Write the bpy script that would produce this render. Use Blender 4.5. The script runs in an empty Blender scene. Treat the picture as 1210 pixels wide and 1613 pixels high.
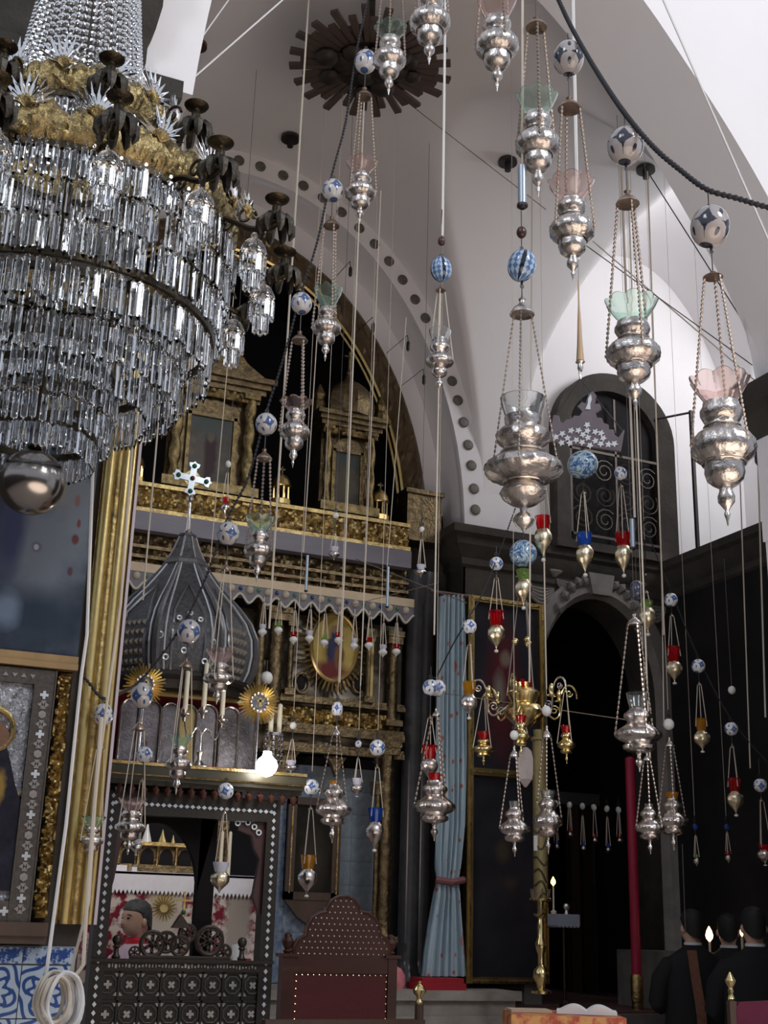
import bpy, bmesh, math, random
from mathutils import Vector, Matrix
random.seed(7)
PI = math.pi
S = bpy.context.scene
COL = S.collection

# ---------------------------------------------------------------- camera
W, H, FPX = 1210.0, 1613.0, 1966.0
YAW, PITCH, ROLL = math.radians(23.0), math.radians(18.1), math.radians(1.7)
CAM = Vector((0, 0, 1.6))
Fv = Vector((math.sin(YAW)*math.cos(PITCH), math.cos(YAW)*math.cos(PITCH), math.sin(PITCH)))
R0 = Vector((math.cos(YAW), -math.sin(YAW), 0))
U0 = R0.cross(Fv)
Rv = R0*math.cos(ROLL) + U0*math.sin(ROLL)
Uv = -R0*math.sin(ROLL) + U0*math.cos(ROLL)
FH = Vector((math.sin(YAW), math.cos(YAW), 0))
cd = bpy.data.cameras.new('camera'); co = bpy.data.objects.new('camera', cd); COL.objects.link(co)
co.matrix_world = Matrix(((Rv.x, Uv.x, -Fv.x, CAM.x), (Rv.y, Uv.y, -Fv.y, CAM.y), (Rv.z, Uv.z, -Fv.z, CAM.z), (0, 0, 0, 1)))
cd.sensor_fit = 'VERTICAL'; cd.sensor_height = 24.0; cd.lens = 24.0*FPX/H
cd.clip_start = 0.05; cd.clip_end = 200
S.camera = co

# ---------------------------------------------------------------- world, lights, exposure
S.view_settings.view_transform = 'Standard'
S.view_settings.look = 'None'
S.view_settings.gamma = 1.0
S.view_settings.use_curve_mapping = False
S.view_settings.exposure = 0.14
wd = bpy.data.worlds.new('world'); S.world = wd; wd.use_nodes = True
wd.node_tree.nodes['Background'].inputs[0].default_value = (0.80, 0.86, 1.0, 1)
wd.node_tree.nodes['Background'].inputs[1].default_value = 0.48

def light(name, kind, loc, target, power, color, size=1.0, size_y=None, **kw):
    d = bpy.data.lights.new(name, kind); d.energy = power; d.color = color
    if kind == 'AREA':
        d.shape = 'RECTANGLE' if size_y else 'SQUARE'; d.size = size
        if size_y: d.size_y = size_y
    elif kind == 'SPOT':
        d.shadow_soft_size = size
    elif kind == 'POINT':
        d.shadow_soft_size = size
    for k, v in kw.items(): setattr(d, k, v)
    o = bpy.data.objects.new(name, d); COL.objects.link(o)
    o.location = loc
    o.rotation_euler = (Vector(target)-Vector(loc)).to_track_quat('-Z', 'Y').to_euler()
    return o
# daylight from assumed, unseen windows of the dome drum behind and above the viewer
light('assumed_dome_daylight', 'AREA', (5.5, -3.0, 9.5), (3.2, 7.5, 5.0), 420, (0.93, 0.96, 1.0), 2.6, 3.2)
light('assumed_dome_daylight', 'AREA', (-3.5, 0.5, 9.0), (4.6, 6.0, 6.4), 95, (0.90, 0.95, 1.0), 1.6, 2.6)
# added spot on the unseen floor, its bounce brightens the vault
light('added_bounce_spot', 'SPOT', (3.0, -2.5, 16.0), (3.0, -2.5, 0.0), 46000, (1.0, 0.97, 0.94), 0.3, spot_size=math.radians(34), spot_blend=0.3)
# assumed aisle window high in the side wall, just past the frame
light('assumed_aisle_daylight', 'AREA', (7.7, 7.2, 7.4), (6.9, 9.6, 7.1), 62, (0.97, 0.98, 1.0), 1.0, 1.6)

# ---------------------------------------------------------------- pixel helpers (target pixels -> places in the church)
def ray(px, py): return Fv*FPX + Rv*(px-W/2) - Uv*(py-H/2)
def PY(px, py, y): r = ray(px, py); return CAM + r*(y/r.y)
def PX_(px, py, x): r = ray(px, py); return CAM + r*(x/r.x)
def PZ(px, py, z): r = ray(px, py); return CAM + r*((z-CAM.z)/r.z)
def PD(px, py, D): r = ray(px, py); return CAM + r*(D/r.dot(FH))
def proj(P):
    d = Vector(P)-CAM; k = FPX/d.dot(Fv)
    return W/2 + d.dot(Rv)*k, H/2 - d.dot(Uv)*k
def zat(x, y, py):
    t = -(py-H/2)/FPX
    # (U.d) = t (F.d)
    a = Uv.x*x+Uv.y*y - t*(Fv.x*x+Fv.y*y); b = Uv.z - t*Fv.z
    return CAM.z - a/b
def mpp(P): return (Vector(P)-CAM).dot(Fv)/FPX

# ---------------------------------------------------------------- mesh builder
class MB:
    def __init__(s): s.v = []; s.f = []
    def add(s, vs, fs):
        o = len(s.v); s.v += [tuple(v) for v in vs]; s.f += [tuple(i+o for i in f) for f in fs]; return s
    def box(s, x0, x1, y0, y1, z0, z1):
        return s.add([(x0,y0,z0),(x1,y0,z0),(x1,y1,z0),(x0,y1,z0),(x0,y0,z1),(x1,y0,z1),(x1,y1,z1),(x0,y1,z1)],
                     [(0,3,2,1),(4,5,6,7),(0,1,5,4),(1,2,6,5),(2,3,7,6),(3,0,4,7)])
    def lathe(s, prof, n=16, c=(0,0,0), sq=None, a0=0.0, frill=None):
        """prof: list of (r, z) from bottom to top"""
        vs = []; fs = []
        for j, (r, z) in enumerate(prof):
            for i in range(n):
                a = a0 + 2*PI*i/n
                rr = r
                if frill: rr = frill(j, a, r)
                dz = 0
                if isinstance(rr, tuple): rr, dz = rr
                vs.append((c[0]+rr*math.cos(a), c[1]+rr*math.sin(a), c[2]+z+dz))
        m = len(prof)
        for j in range(m-1):
            for i in range(n):
                k = (i+1) % n
                fs.append((j*n+i, j*n+k, (j+1)*n+k, (j+1)*n+i))
        fs.append(tuple(range(n-1, -1, -1))); fs.append(tuple((m-1)*n+i for i in range(n)))
        return s.add(vs, fs)
    def sphere(s, r, c=(0,0,0), n=12, m=8, sz=1.0):
        prof = []
        for j in range(m+1):
            t = -PI/2 + PI*j/m
            prof.append((max(r*math.cos(t), r*0.02), r*sz*math.sin(t)))
        return s.lathe(prof, n, c)
    def tube(s, pts, r, n=6, closed=False):
        pts = [Vector(p) for p in pts]; m = len(pts)
        if m < 2: return s
        vs = []; fs = []
        up = None
        for i, p in enumerate(pts):
            if closed: t = pts[(i+1) % m]-pts[i-1]
            else: t = pts[min(i+1, m-1)]-pts[max(i-1, 0)]
            if t.length < 1e-9: t = Vector((0,0,1))
            t.normalize()
            if up is None:
                up = Vector((0,0,1)) if abs(t.z) < 0.9 else Vector((1,0,0))
            b = t.cross(up)
            if b.length < 1e-5: b = t.cross(Vector((0.3,1,0.2)))
            b.normalize(); up = b.cross(t).normalized()
            rr = r[i] if isinstance(r, (list, tuple)) else r
            for k in range(n):
                a = 2*PI*k/n
                vs.append(p + b*(math.cos(a)*rr) + up*(math.sin(a)*rr))
        for i in range(m if closed else m-1):
            j = (i+1) % m
            for k in range(n):
                l = (k+1) % n
                fs.append((i*n+k, i*n+l, j*n+l, j*n+k))
        if not closed:
            fs.append(tuple(range(n-1, -1, -1))); fs.append(tuple((m-1)*n+k for k in range(n)))
        return s.add(vs, fs)
    def torus(s, R, r, c=(0,0,0), n=12, m=5, axis='z', sz=1.0):
        pts = []
        for i in range(n):
            a = 2*PI*i/n
            if axis == 'z': q = (R*math.cos(a), R*math.sin(a), 0)
            elif axis == 'y': q = (R*math.cos(a), 0, R*sz*math.sin(a))
            else: q = (0, R*math.cos(a), R*sz*math.sin(a))
            pts.append((c[0]+q[0], c[1]+q[1], c[2]+q[2]))
        return s.tube(pts, r, m, closed=True)
    def prism(s, outline, y0, y1):
        """outline: (x,z) list, extruded along y"""
        n = len(outline)
        vs = [(x, y0, z) for x, z in outline] + [(x, y1, z) for x, z in outline]
        fs = [tuple(range(n)), tuple(range(2*n-1, n-1, -1))]
        for i in range(n):
            j = (i+1) % n
            fs.append((i, i+n, j+n, j))
        return s.add(vs, fs)
    def bead(s, c, d, l, w):
        """elongated bead along direction d"""
        c = Vector(c); d = Vector(d).normalized()
        b = d.cross(Vector((0,1,0.1)));  b.normalize(); u = b.cross(d)
        vs = [c-d*l]; 
        for k in range(5):
            a = 2*PI*k/5; vs.append(c - d*l*.35 + (b*math.cos(a)+u*math.sin(a))*w)
        for k in range(5):
            a = 2*PI*k/5; vs.append(c + d*l*.35 + (b*math.cos(a)+u*math.sin(a))*w)
        vs.append(c+d*l)
        fs = []
        for k in range(5):
            j = (k+1) % 5
            fs += [(0, 1+j, 1+k), (1+k, 1+j, 6+j, 6+k), (11, 6+k, 6+j)]
        return s.add(vs, fs)
    def loft(s, rings):
        n = len(rings[0]); vs = [p for r in rings for p in r]; fs = []
        for j in range(len(rings)-1):
            for i in range(n):
                k = (i+1) % n
                fs.append((j*n+i, j*n+k, (j+1)*n+k, (j+1)*n+i))
        fs.append(tuple(range(n-1, -1, -1))); m = len(rings); fs.append(tuple((m-1)*n+i for i in range(n)))
        return s.add(vs, fs)
    def grid(s, nx, nz, fn):
        vs = [fn(i/nx, j/nz) for j in range(nz+1) for i in range(nx+1)]; fs = []
        for j in range(nz):
            for i in range(nx):
                a = j*(nx+1)+i; fs.append((a, a+1, a+nx+2, a+nx+1))
        return s.add(vs, fs)
    def relief(s, x0, x1, z0, z1, y, depth, cell, seed=0, res=None, back=None):
        """carved scroll relief: a heightfield facing -y between x0..x1, z0..z1 with a solid back"""
        rnd = random.Random(seed); ph = [rnd.uniform(0, 6.28) for _ in range(6)]
        res = res or cell/6.0
        nx = max(2, int((x1-x0)/res)); nz = max(2, int((z1-z0)/res))
        def h(u, v):
            X = (x0+(x1-x0)*u)/cell; Z = (z0+(z1-z0)*v)/cell
            # alternating spirals in each cell
            ci = math.floor(X); cj = math.floor(Z)
            fx = X-ci-.5; fz = Z-cj-.5
            sg = 1 if (int(ci)+int(cj)) % 2 else -1
            r = math.hypot(fx, fz); a = math.atan2(fz, fx)
            sp = math.sin(a*2*sg + r*13 + ph[0] + ci*1.7 + cj*2.3)
            lf = math.sin(X*5.1+ph[1]+math.sin(Z*4+ph[2]))*math.sin(Z*6.3+ph[3]+math.sin(X*3))
            t = 0.5+0.33*sp+0.28*lf
            e = min(u, 1-u)*(x1-x0); e2 = min(v, 1-v)*(z1-z0)
            t *= min(1, e/(cell*.2))*min(1, e2/(cell*.2))
            return max(0, min(1, t))
        o = len(s.v)
        s.grid(nx, nz, lambda u, v: (x0+(x1-x0)*u, y-depth*h(u, v), z0+(z1-z0)*v))
        b = back if back is not None else 0.02
        s.box(x0, x1, y+0.0005, y+b, z0, z1)
        return s

def obj(name, mb, mat, parent=None, loc=(0,0,0), smooth=False, rotz=0.0):
    me = bpy.data.meshes.new(name); me.from_pydata(mb.v, [], mb.f); me.validate()
    if smooth:
        me.polygons.foreach_set('use_smooth', [True]*len(me.polygons))
        try: me.set_sharp_from_angle(angle=math.radians(38 if smooth is True else smooth))
        except Exception: pass
    if mat: me.materials.append(mat)
    o = bpy.data.objects.new(name, me); COL.objects.link(o); o.location = loc
    if rotz: o.rotation_euler = (0, 0, rotz)
    if parent: o.parent = parent
    return o
def copy_of(o, parent=None, loc=None, rot=None, scale=None, mat=None):
    c = o.copy(); COL.objects.link(c)
    c.parent = parent if parent else None
    if loc is not None: c.location = loc
    if rot is not None: c.rotation_euler = rot
    if scale is not None: c.scale = scale
    return c
def thing(name, label, cat, loc=(0,0,0), rotz=0.0, group=None):
    o = bpy.data.objects.new(name, None); COL.objects.link(o); o.empty_display_size = 0.05
    o.location = loc; o.rotation_euler = (0, 0, rotz)
    return tag(o, label, cat, group)
def tag(o, label, cat, group=None):
    o['label'] = label; o['category'] = cat
    if group: o['group'] = group
    return o
def struct(o, label=None):
    o['kind'] = 'structure'
    if label: o['label'] = label
    return o

# ---------------------------------------------------------------- materials
def _bump(nt, bsdf, height, strength, dist):
    b = nt.nodes.new('ShaderNodeBump'); b.inputs['Strength'].default_value = strength; b.inputs['Distance'].default_value = dist
    nt.links.new(height, b.inputs['Height']); nt.links.new(b.outputs[0], bsdf.inputs['Normal'])
def mat(name, base, rough=0.5, metal=0.0, col2=None, nscale=8.0, ncon=0.5, bump=0.0, bscale=None, bdist=0.01, trans=0.0, ior=1.45,
        emis=None, estr=0.0, coat=0.0, spec=None, kind='noise', stretch=None, alpha=1.0):
    m = bpy.data.materials.new(name); m.use_nodes = True
    nt = m.node_tree; b = nt.nodes['Principled BSDF']
    b.inputs['Base Color'].default_value = (*base, 1); b.inputs['Roughness'].default_value = rough; b.inputs['Metallic'].default_value = metal
    b.inputs['Transmission Weight'].default_value = trans; b.inputs['IOR'].default_value = ior
    b.inputs['Coat Weight'].default_value = coat; b.inputs['Alpha'].default_value = alpha
    if spec is not None: b.inputs['Specular IOR Level'].default_value = spec
    if emis: b.inputs['Emission Color'].default_value = (*emis, 1); b.inputs['Emission Strength'].default_value = estr
    tc = None
    def coords(sc):
        nonlocal tc
        tc = tc or nt.nodes.new('ShaderNodeTexCoord')
        mp = nt.nodes.new('ShaderNodeMapping'); nt.links.new(tc.outputs['Object'], mp.inputs[0])
        st = stretch or (1, 1, 1); mp.inputs['Scale'].default_value = (sc*st[0], sc*st[1], sc*st[2])
        return mp.outputs[0]
    def tex(sc, k):
        if k == 'voronoi':
            t = nt.nodes.new('ShaderNodeTexVoronoi'); nt.links.new(coords(sc), t.inputs['Vector']); t.inputs['Scale'].default_value = 1; return t.outputs['Distance']
        if k == 'wave':
            t = nt.nodes.new('ShaderNodeTexWave'); nt.links.new(coords(sc), t.inputs['Vector']); t.inputs['Scale'].default_value = 1
            t.inputs['Distortion'].default_value = 6; t.inputs['Detail'].default_value = 3; return t.outputs['Fac']
        t = nt.nodes.new('ShaderNodeTexNoise'); nt.links.new(coords(sc), t.inputs['Vector']); t.inputs['Scale'].default_value = 1
        t.inputs['Detail'].default_value = 5; t.inputs['Roughness'].default_value = 0.6; return t.outputs['Fac']
    if col2:
        f = tex(nscale, kind)
        rp = nt.nodes.new('ShaderNodeValToRGB'); nt.links.new(f, rp.inputs[0])
        rp.color_ramp.elements[0].position = 0.5-ncon*0.5; rp.color_ramp.elements[1].position = 0.5+ncon*0.5
        rp.color_ramp.elements[0].color = (*base, 1); rp.color_ramp.elements[1].color = (*col2, 1)
        nt.links.new(rp.outputs[0], b.inputs['Base Color'])
    if bump:
        _bump(nt, b, tex(bscale or nscale*2, kind), bump, bdist)
    return m
def N(nt, t, **kw):
    n = nt.nodes.new(t)
    for k, v in kw.items(): setattr(n, k, v)
    return n
def math_(nt, op, a, b=None, c=None):
    n = nt.nodes.new('ShaderNodeMath'); n.operation = op
    for i, q in enumerate((a, b, c)):
        if q is None: continue
        if isinstance(q, (int, float)): n.inputs[i].default_value = q
        else: nt.links.new(q, n.inputs[i])
    return n.outputs[0]
def mixc(nt, fac, a, b):
    n = nt.nodes.new('ShaderNodeMix'); n.data_type = 'RGBA'
    nt.links.new(fac, n.inputs[0])
    for i, q in ((6, a), (7, b)):
        if isinstance(q, tuple): n.inputs[i].default_value = (*q, 1)
        else: nt.links.new(q, n.inputs[i])
    return n.outputs[2]
def blobmat(name, c1, c2, scale, blobs, rough=0.5, metal=0.0, bump=0.0, bscale=30, con=0.5):
    """flat print: noise ground with soft ellipses (cx, cz, rx, rz, colour, softness) in the object's own x,z metres"""
    m = mat(name, c1, rough, metal, col2=c2, nscale=scale, ncon=con, bump=bump, bscale=bscale, bdist=0.004, spec=0.12 if metal == 0 else None)
    nt = m.node_tree; b = nt.nodes['Principled BSDF']
    cur = b.inputs['Base Color'].links[0].from_socket
    tc = N(nt, 'ShaderNodeTexCoord'); sp = N(nt, 'ShaderNodeSeparateXYZ'); 
    ns = N(nt, 'ShaderNodeTexNoise'); ns.inputs['Scale'].default_value = scale*2.2; nt.links.new(tc.outputs['Object'], ns.inputs['Vector'])
    nt.links.new(tc.outputs['Object'], sp.inputs[0])
    wob = math_(nt, 'MULTIPLY', math_(nt, 'SUBTRACT', ns.outputs['Fac'], 0.5), 0.7)
    for cx, cz, rx, rz, col, soft in blobs:
        dx = math_(nt, 'DIVIDE', math_(nt, 'SUBTRACT', sp.outputs[0], cx), rx)
        dz = math_(nt, 'DIVIDE', math_(nt, 'SUBTRACT', sp.outputs[2], cz), rz)
        d = math_(nt, 'SQRT', math_(nt, 'ADD', math_(nt, 'MULTIPLY', dx, dx), math_(nt, 'MULTIPLY', dz, dz)))
        d = math_(nt, 'ADD', d, wob)
        mr = N(nt, 'ShaderNodeMapRange'); nt.links.new(d, mr.inputs[0])
        mr.inputs[1].default_value = 1-soft; mr.inputs[2].default_value = 1+soft; mr.inputs[3].default_value = 1; mr.inputs[4].default_value = 0
        cur = mixc(nt, mr.outputs[0], cur, col)
    nt.links.new(cur, b.inputs['Base Color'])
    return m
def ballmat(name, ground, ink, kind='star'):
    """glazed ceramic: blue figures on pale ground, from the ball's own direction"""
    m = mat(name, ground, 0.12, 0.0, coat=0.6); nt = m.node_tree; b = nt.nodes['Principled BSDF']
    tc = N(nt, 'ShaderNodeTexCoord'); nz = N(nt, 'ShaderNodeVectorMath', operation='NORMALIZE'); nt.links.new(tc.outputs['Object'], nz.inputs[0])
    sp = N(nt, 'ShaderNodeSeparateXYZ'); nt.links.new(nz.outputs[0], sp.inputs[0])
    x, y, z = sp.outputs
    ang = math_(nt, 'DIVIDE', math_(nt, 'ARCTAN2', y, x), 2*PI)
    ns = N(nt, 'ShaderNodeTexNoise'); ns.inputs['Scale'].default_value = 3.0; nt.links.new(nz.outputs[0], ns.inputs['Vector'])
    if kind == 'star':
        k = 4
        u = math_(nt, 'ABSOLUTE', math_(nt, 'SUBTRACT', math_(nt, 'FRACT', math_(nt, 'MULTIPLY', ang, k)), 0.5))
        v = math_(nt, 'ABSOLUTE', z)
        s1 = math_(nt, 'ADD', math_(nt, 'POWER', math_(nt, 'MULTIPLY', u, 2.2), 0.62), math_(nt, 'POWER', math_(nt, 'MULTIPLY', v, 1.15), 0.62))
        s1 = math_(nt, 'LESS_THAN', math_(nt, 'ADD', s1, math_(nt, 'MULTIPLY', math_(nt, 'SUBTRACT', ns.outputs['Fac'], 0.5), 0.5)), 1.02)
        # heart of the star left pale, dots above and below
        s2 = math_(nt, 'GREATER_THAN', math_(nt, 'ADD', math_(nt, 'MULTIPLY', u, 2.2), v), 0.10)
        st = math_(nt, 'MULTIPLY', s1, s2)
        u2 = math_(nt, 'SUBTRACT', math_(nt, 'FRACT', math_(nt, 'ADD', math_(nt, 'MULTIPLY', ang, k), 0.5)), 0.5)
        v2 = math_(nt, 'SUBTRACT', v, 0.55)
        dt = math_(nt, 'LESS_THAN', math_(nt, 'ADD', math_(nt, 'MULTIPLY', math_(nt, 'MULTIPLY', u2, u2), 5.0), math_(nt, 'MULTIPLY', v2, v2)), 0.035)
        mk = math_(nt, 'MAXIMUM', math_(nt, 'MAXIMUM', st, dt), math_(nt, 'GREATER_THAN', v, 0.95))
        ik = mixc(nt, ns.outputs['Fac'], ink, tuple(min(1, c*2.2+0.05) for c in ink))
        col = mixc(nt, mk, ground, ik)
    elif kind == 'scale':
        # broad panels of pale lozenges on blue
        g = math_(nt, 'FRACT', math_(nt, 'MULTIPLY', ang, 4))
        band = math_(nt, 'LESS_THAN', math_(nt, 'ABSOLUTE', math_(nt, 'SUBTRACT', g, 0.5)), 0.40)
        a = math_(nt, 'SUBTRACT', math_(nt, 'FRACT', math_(nt, 'MULTIPLY', ang, 12)), 0.5)
        row = math_(nt, 'SUBTRACT', math_(nt, 'FRACT', math_(nt, 'MULTIPLY', z, 2.4)), 0.5)
        hx = math_(nt, 'LESS_THAN', math_(nt, 'ADD', math_(nt, 'ABSOLUTE', a), math_(nt, 'MULTIPLY', math_(nt, 'ABSOLUTE', row), 0.8)), 0.44)
        c1 = mixc(nt, hx, (0.10, 0.19, 0.42), (0.42, 0.58, 0.74))
        col = mixc(nt, band, (0.02, 0.022, 0.045), c1)
    else:
        ns.inputs['Scale'].default_value = 1.7; ns.inputs['Distortion'].default_value = 3.0; ns.inputs['Detail'].default_value = 1.0
        rp = N(nt, 'ShaderNodeValToRGB'); nt.links.new(ns.outputs['Fac'], rp.inputs[0])
        rp.color_ramp.elements[0].position = 0.42; rp.color_ramp.elements[0].color = (*ink, 1)
        rp.color_ramp.elements[1].position = 0.58; rp.color_ramp.elements[1].color = (*ground, 1)
        col = rp.outputs[0]
    nt.links.new(col, b.inputs['Base Color'])
    return m

M = {}
M['plaster'] = mat('plaster', (0.80, 0.77, 0.78), 0.9, col2=(0.86, 0.84, 0.85), nscale=0.9, ncon=0.6, bump=0.15, bscale=14, bdist=0.01)
M['soot'] = mat('sooty_stone', (0.030, 0.027, 0.024), 0.62, col2=(0.075, 0.066, 0.058), nscale=3.0, bump=0.5, bscale=12, bdist=0.02, spec=0.15)
M['stone'] = mat('grey_stone', (0.115, 0.105, 0.098), 0.7, col2=(0.22, 0.205, 0.19), nscale=4.0, bump=0.5, bscale=22, bdist=0.015)
M['stone_pale'] = mat('pale_worn_stone', (0.26, 0.23, 0.20), 0.75, col2=(0.42, 0.38, 0.33), nscale=5, bump=0.5, bscale=22, bdist=0.015)
M['floor'] = mat('worn_marble_floor', (0.40, 0.33, 0.28), 0.6, col2=(0.48, 0.41, 0.35), nscale=2)
M['black'] = mat('near_black_wall', (0.012, 0.011, 0.012), 0.8, col2=(0.022, 0.020, 0.022), nscale=2, spec=0.15)  # one near-black colour for wall cladding, apse, chapel and dark insets
M['silver'] = mat('chased_silver', (0.75, 0.70, 0.66), 0.21, 1.0, col2=(0.48, 0.43, 0.39), nscale=24, bump=0.55, bscale=34, bdist=0.010)
M['silver_s'] = mat('polished_silver', (0.84, 0.79, 0.76), 0.22, 1.0, bump=0.4, bscale=30, bdist=0.008, col2=(0.62, 0.56, 0.52), nscale=22)
M['silver_leaf'] = mat('hammered_silver', (0.80, 0.80, 0.83), 0.3, 1.0, col2=(0.45, 0.46, 0.50), nscale=22, bump=1.0, bscale=40, bdist=0.05)
M['copper'] = mat('bronzed_cap', (0.46, 0.36, 0.29), 0.36, 1.0, col2=(0.30, 0.22, 0.17), nscale=30, bump=.5, bscale=60, bdist=.006)
M['iron'] = mat('dark_iron', (0.06, 0.055, 0.055), 0.5, 0.8)
M['chain'] = mat('tarnished_chain', (0.42, 0.35, 0.30), 0.32, 1.0)
M['gold'] = mat('bright_gilding', (0.78, 0.60, 0.27), 0.3, 1.0, col2=(0.55, 0.40, 0.15), nscale=9, bump=0.25, bscale=40, bdist=0.004)
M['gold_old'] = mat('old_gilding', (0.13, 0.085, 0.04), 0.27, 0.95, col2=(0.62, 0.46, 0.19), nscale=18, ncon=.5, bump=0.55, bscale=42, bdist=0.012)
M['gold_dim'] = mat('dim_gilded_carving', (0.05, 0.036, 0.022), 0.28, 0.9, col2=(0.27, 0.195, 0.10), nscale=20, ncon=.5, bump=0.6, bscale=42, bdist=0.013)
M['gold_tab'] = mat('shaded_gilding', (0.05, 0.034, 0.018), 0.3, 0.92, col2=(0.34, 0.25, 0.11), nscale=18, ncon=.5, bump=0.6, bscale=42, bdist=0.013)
M['brass'] = mat('polished_brass', (0.86, 0.70, 0.34), 0.2, 1.0, bump=0.2, bscale=50, bdist=0.003)
M['brass_dark'] = mat('dark_brass', (0.075, 0.058, 0.036), 0.36, 1.0, col2=(0.03, 0.025, 0.02), nscale=16, bump=0.6, bscale=50, bdist=0.008)
M['brass_band'] = mat('pierced_brass', (0.10, 0.07, 0.03), 0.25, 1.0, col2=(0.52, 0.40, 0.19), nscale=30, ncon=.45, bump=0.7, bscale=48, bdist=0.012)
M['wood'] = mat('dark_wood', (0.050, 0.030, 0.022), 0.42, col2=(0.10, 0.058, 0.040), nscale=5, stretch=(1,1,0.2), bump=0.3, bscale=30, bdist=0.004)
M['wood_red'] = mat('polished_reddish_wood', (0.042, 0.016, 0.012), 0.3, col2=(0.075, 0.028, 0.02), nscale=6, stretch=(0.3,1,1), coat=0.3)
M['wood_purple'] = mat('grey_painted_beam', (0.13, 0.12, 0.15), 0.5, col2=(0.19, 0.175, 0.20), nscale=7, stretch=(0.25,1,1), bump=0.2, bscale=30)
M['cream'] = mat('cream_paint', (0.44, 0.34, 0.22), 0.55, col2=(0.54, 0.43, 0.29), nscale=8)
M['pearl'] = mat('mother_of_pearl', (0.78, 0.80, 0.80), 0.18, 0.25, col2=(0.62, 0.66, 0.72), nscale=30, coat=0.5)
M['pearl_dull'] = mat('dull_shell_inlay', (0.42, 0.40, 0.38), 0.3, 0.3, col2=(0.25, 0.23, 0.22), nscale=30)
M['glass'] = mat('crystal', (0.98, 0.99, 1.0), 0.02, trans=1.0, ior=1.52)
M['glass_green'] = mat('green_tinted_glass', (0.80, 0.97, 0.88), 0.04, trans=0.96, ior=1.45)
M['glass_pink'] = mat('pink_tinted_glass', (1.0, 0.83, 0.80), 0.04, trans=0.96, ior=1.45)
M['glass_clear'] = mat('clear_glass', (0.95, 0.97, 0.97), 0.03, trans=0.97, ior=1.45)
M['cup_red'] = mat('red_glass', (0.80, 0.012, 0.02), 0.06, trans=0.85, ior=1.45)
M['cup_blue'] = mat('blue_glass', (0.03, 0.18, 0.75), 0.06, trans=0.8, ior=1.45)
M['cup_amber'] = mat('amber_glass', (0.75, 0.40, 0.03), 0.06, trans=0.8, ior=1.45)
M['cup_green'] = mat('green_glass', (0.50, 0.72, 0.25), 0.06, trans=0.85, ior=1.45)
M['cup_white'] = mat('milky_glass', (0.70, 0.70, 0.82), 0.15, trans=0.25, ior=1.45)
M['tinsel'] = mat('gilt_tin', (0.88, 0.80, 0.62), 0.2, 1.0, col2=(0.78, 0.66, 0.42), nscale=24, bump=0.6, bscale=50, bdist=0.006)
M['white_bead'] = mat('white_porcelain', (0.75, 0.75, 0.72), 0.2, coat=0.4)
M['cord'] = mat('beige_cord', (0.60, 0.53, 0.44), 0.8)
M['cord_white'] = mat('white_cord', (0.72, 0.71, 0.70), 0.7)
M['cord_dark'] = mat('dark_wire', (0.10, 0.09, 0.085), 0.6)
M['rope_black'] = mat('black_braided_rope', (0.022, 0.021, 0.026), 0.65)
M['candle'] = mat('ivory_wax', (0.72, 0.66, 0.50), 0.5)
M['red_cloth'] = mat('crimson_cloth', (0.20, 0.012, 0.022), 0.8, col2=(0.30, 0.02, 0.035), nscale=10)
M['ball'] = ballmat('blue_white_ceramic', (0.58, 0.55, 0.54), (0.022, 0.055, 0.15))
M['ball_near'] = ballmat('backlit_ceramic', (0.40, 0.37, 0.37), (0.006, 0.009, 0.022))  # near balls, their backlit shade put into darker ground and ink
M['ball_bright'] = ballmat('blue_white_porcelain', (0.80, 0.81, 0.82), (0.035, 0.08, 0.24))
M['egg'] = ballmat('blue_scale_ceramic', (0.1, 0.2, 0.42), (0.1, 0.1, 0.2), 'scale')
M['ball_swirl'] = ballmat('blue_swirl_glass', (0.50, 0.66, 0.72), (0.05, 0.14, 0.36), 'swirl')
M['black_cloth'] = mat('black_robe', (0.010, 0.010, 0.012), 0.85)
M['skin'] = mat('skin', (0.58, 0.36, 0.27), 0.5, col2=(0.64, 0.41, 0.31), nscale=20)
M['hair'] = mat('dark_hair', (0.008, 0.007, 0.007), 0.7, col2=(0.02, 0.019, 0.019), nscale=60)
# ================================================================ THE SETTING
ZS = 4.93                                   # springing height of the vaults
def arch(t, c, h, rise, z0=ZS):
    q = (t-c)/h
    return z0 + rise*math.sqrt(max(0.0, 1-q*q)) if abs(q) < 1 else z0
a_in = lambda x: arch(x, 2.6, 2.25, 3.07)
a_out = lambda x: arch(x, 2.6, 2.46, 3.28)
a_ais = lambda x: arch(x, 6.72, 1.36, 2.75, 5.45) if abs(x-6.72) < 1.36 else ZS
b_bar = lambda y: arch(y, 7.75, 1.87, 2.9)
def smax(a, b, k=0.10):
    h = max(k-abs(a-b), 0)/k
    return max(a, b) + h*h*k*0.25
def vault(x, y): return smax(smax(a_out(x), b_bar(y)), a_ais(x))

struct(obj('floor', MB().box(-9, 14, -9, 13, -0.1, 0), M['floor']))
struct(obj('wall_back', MB().box(-9, 14, -9.2, -9, 0, 3.5), M['soot']))
struct(obj('wall_side', MB().box(-7.2, -7, -9, 13, 0, 4.5), M['soot']))
# vault over the nave bay and the aisle bay
mb = MB(); x0, x1, y0, y1 = 0.14, 8.08, 5.88, 9.62
xs = [x0+(x1-x0)*i/220 for i in range(221)]; ys = [y0+(y1-y0)*(0.5-0.5*math.cos(PI*j/90)) for j in range(91)]
vs = [(x, y, vault(x, y)) for y in ys for x in xs]
fs = [(j*221+i, (j+1)*221+i, (j+1)*221+i+1, j*221+i+1) for j in range(90) for i in range(220)]
mb.add(vs, fs); c = struct(obj('ceiling', mb, M['plaster'], smooth=50))
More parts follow.
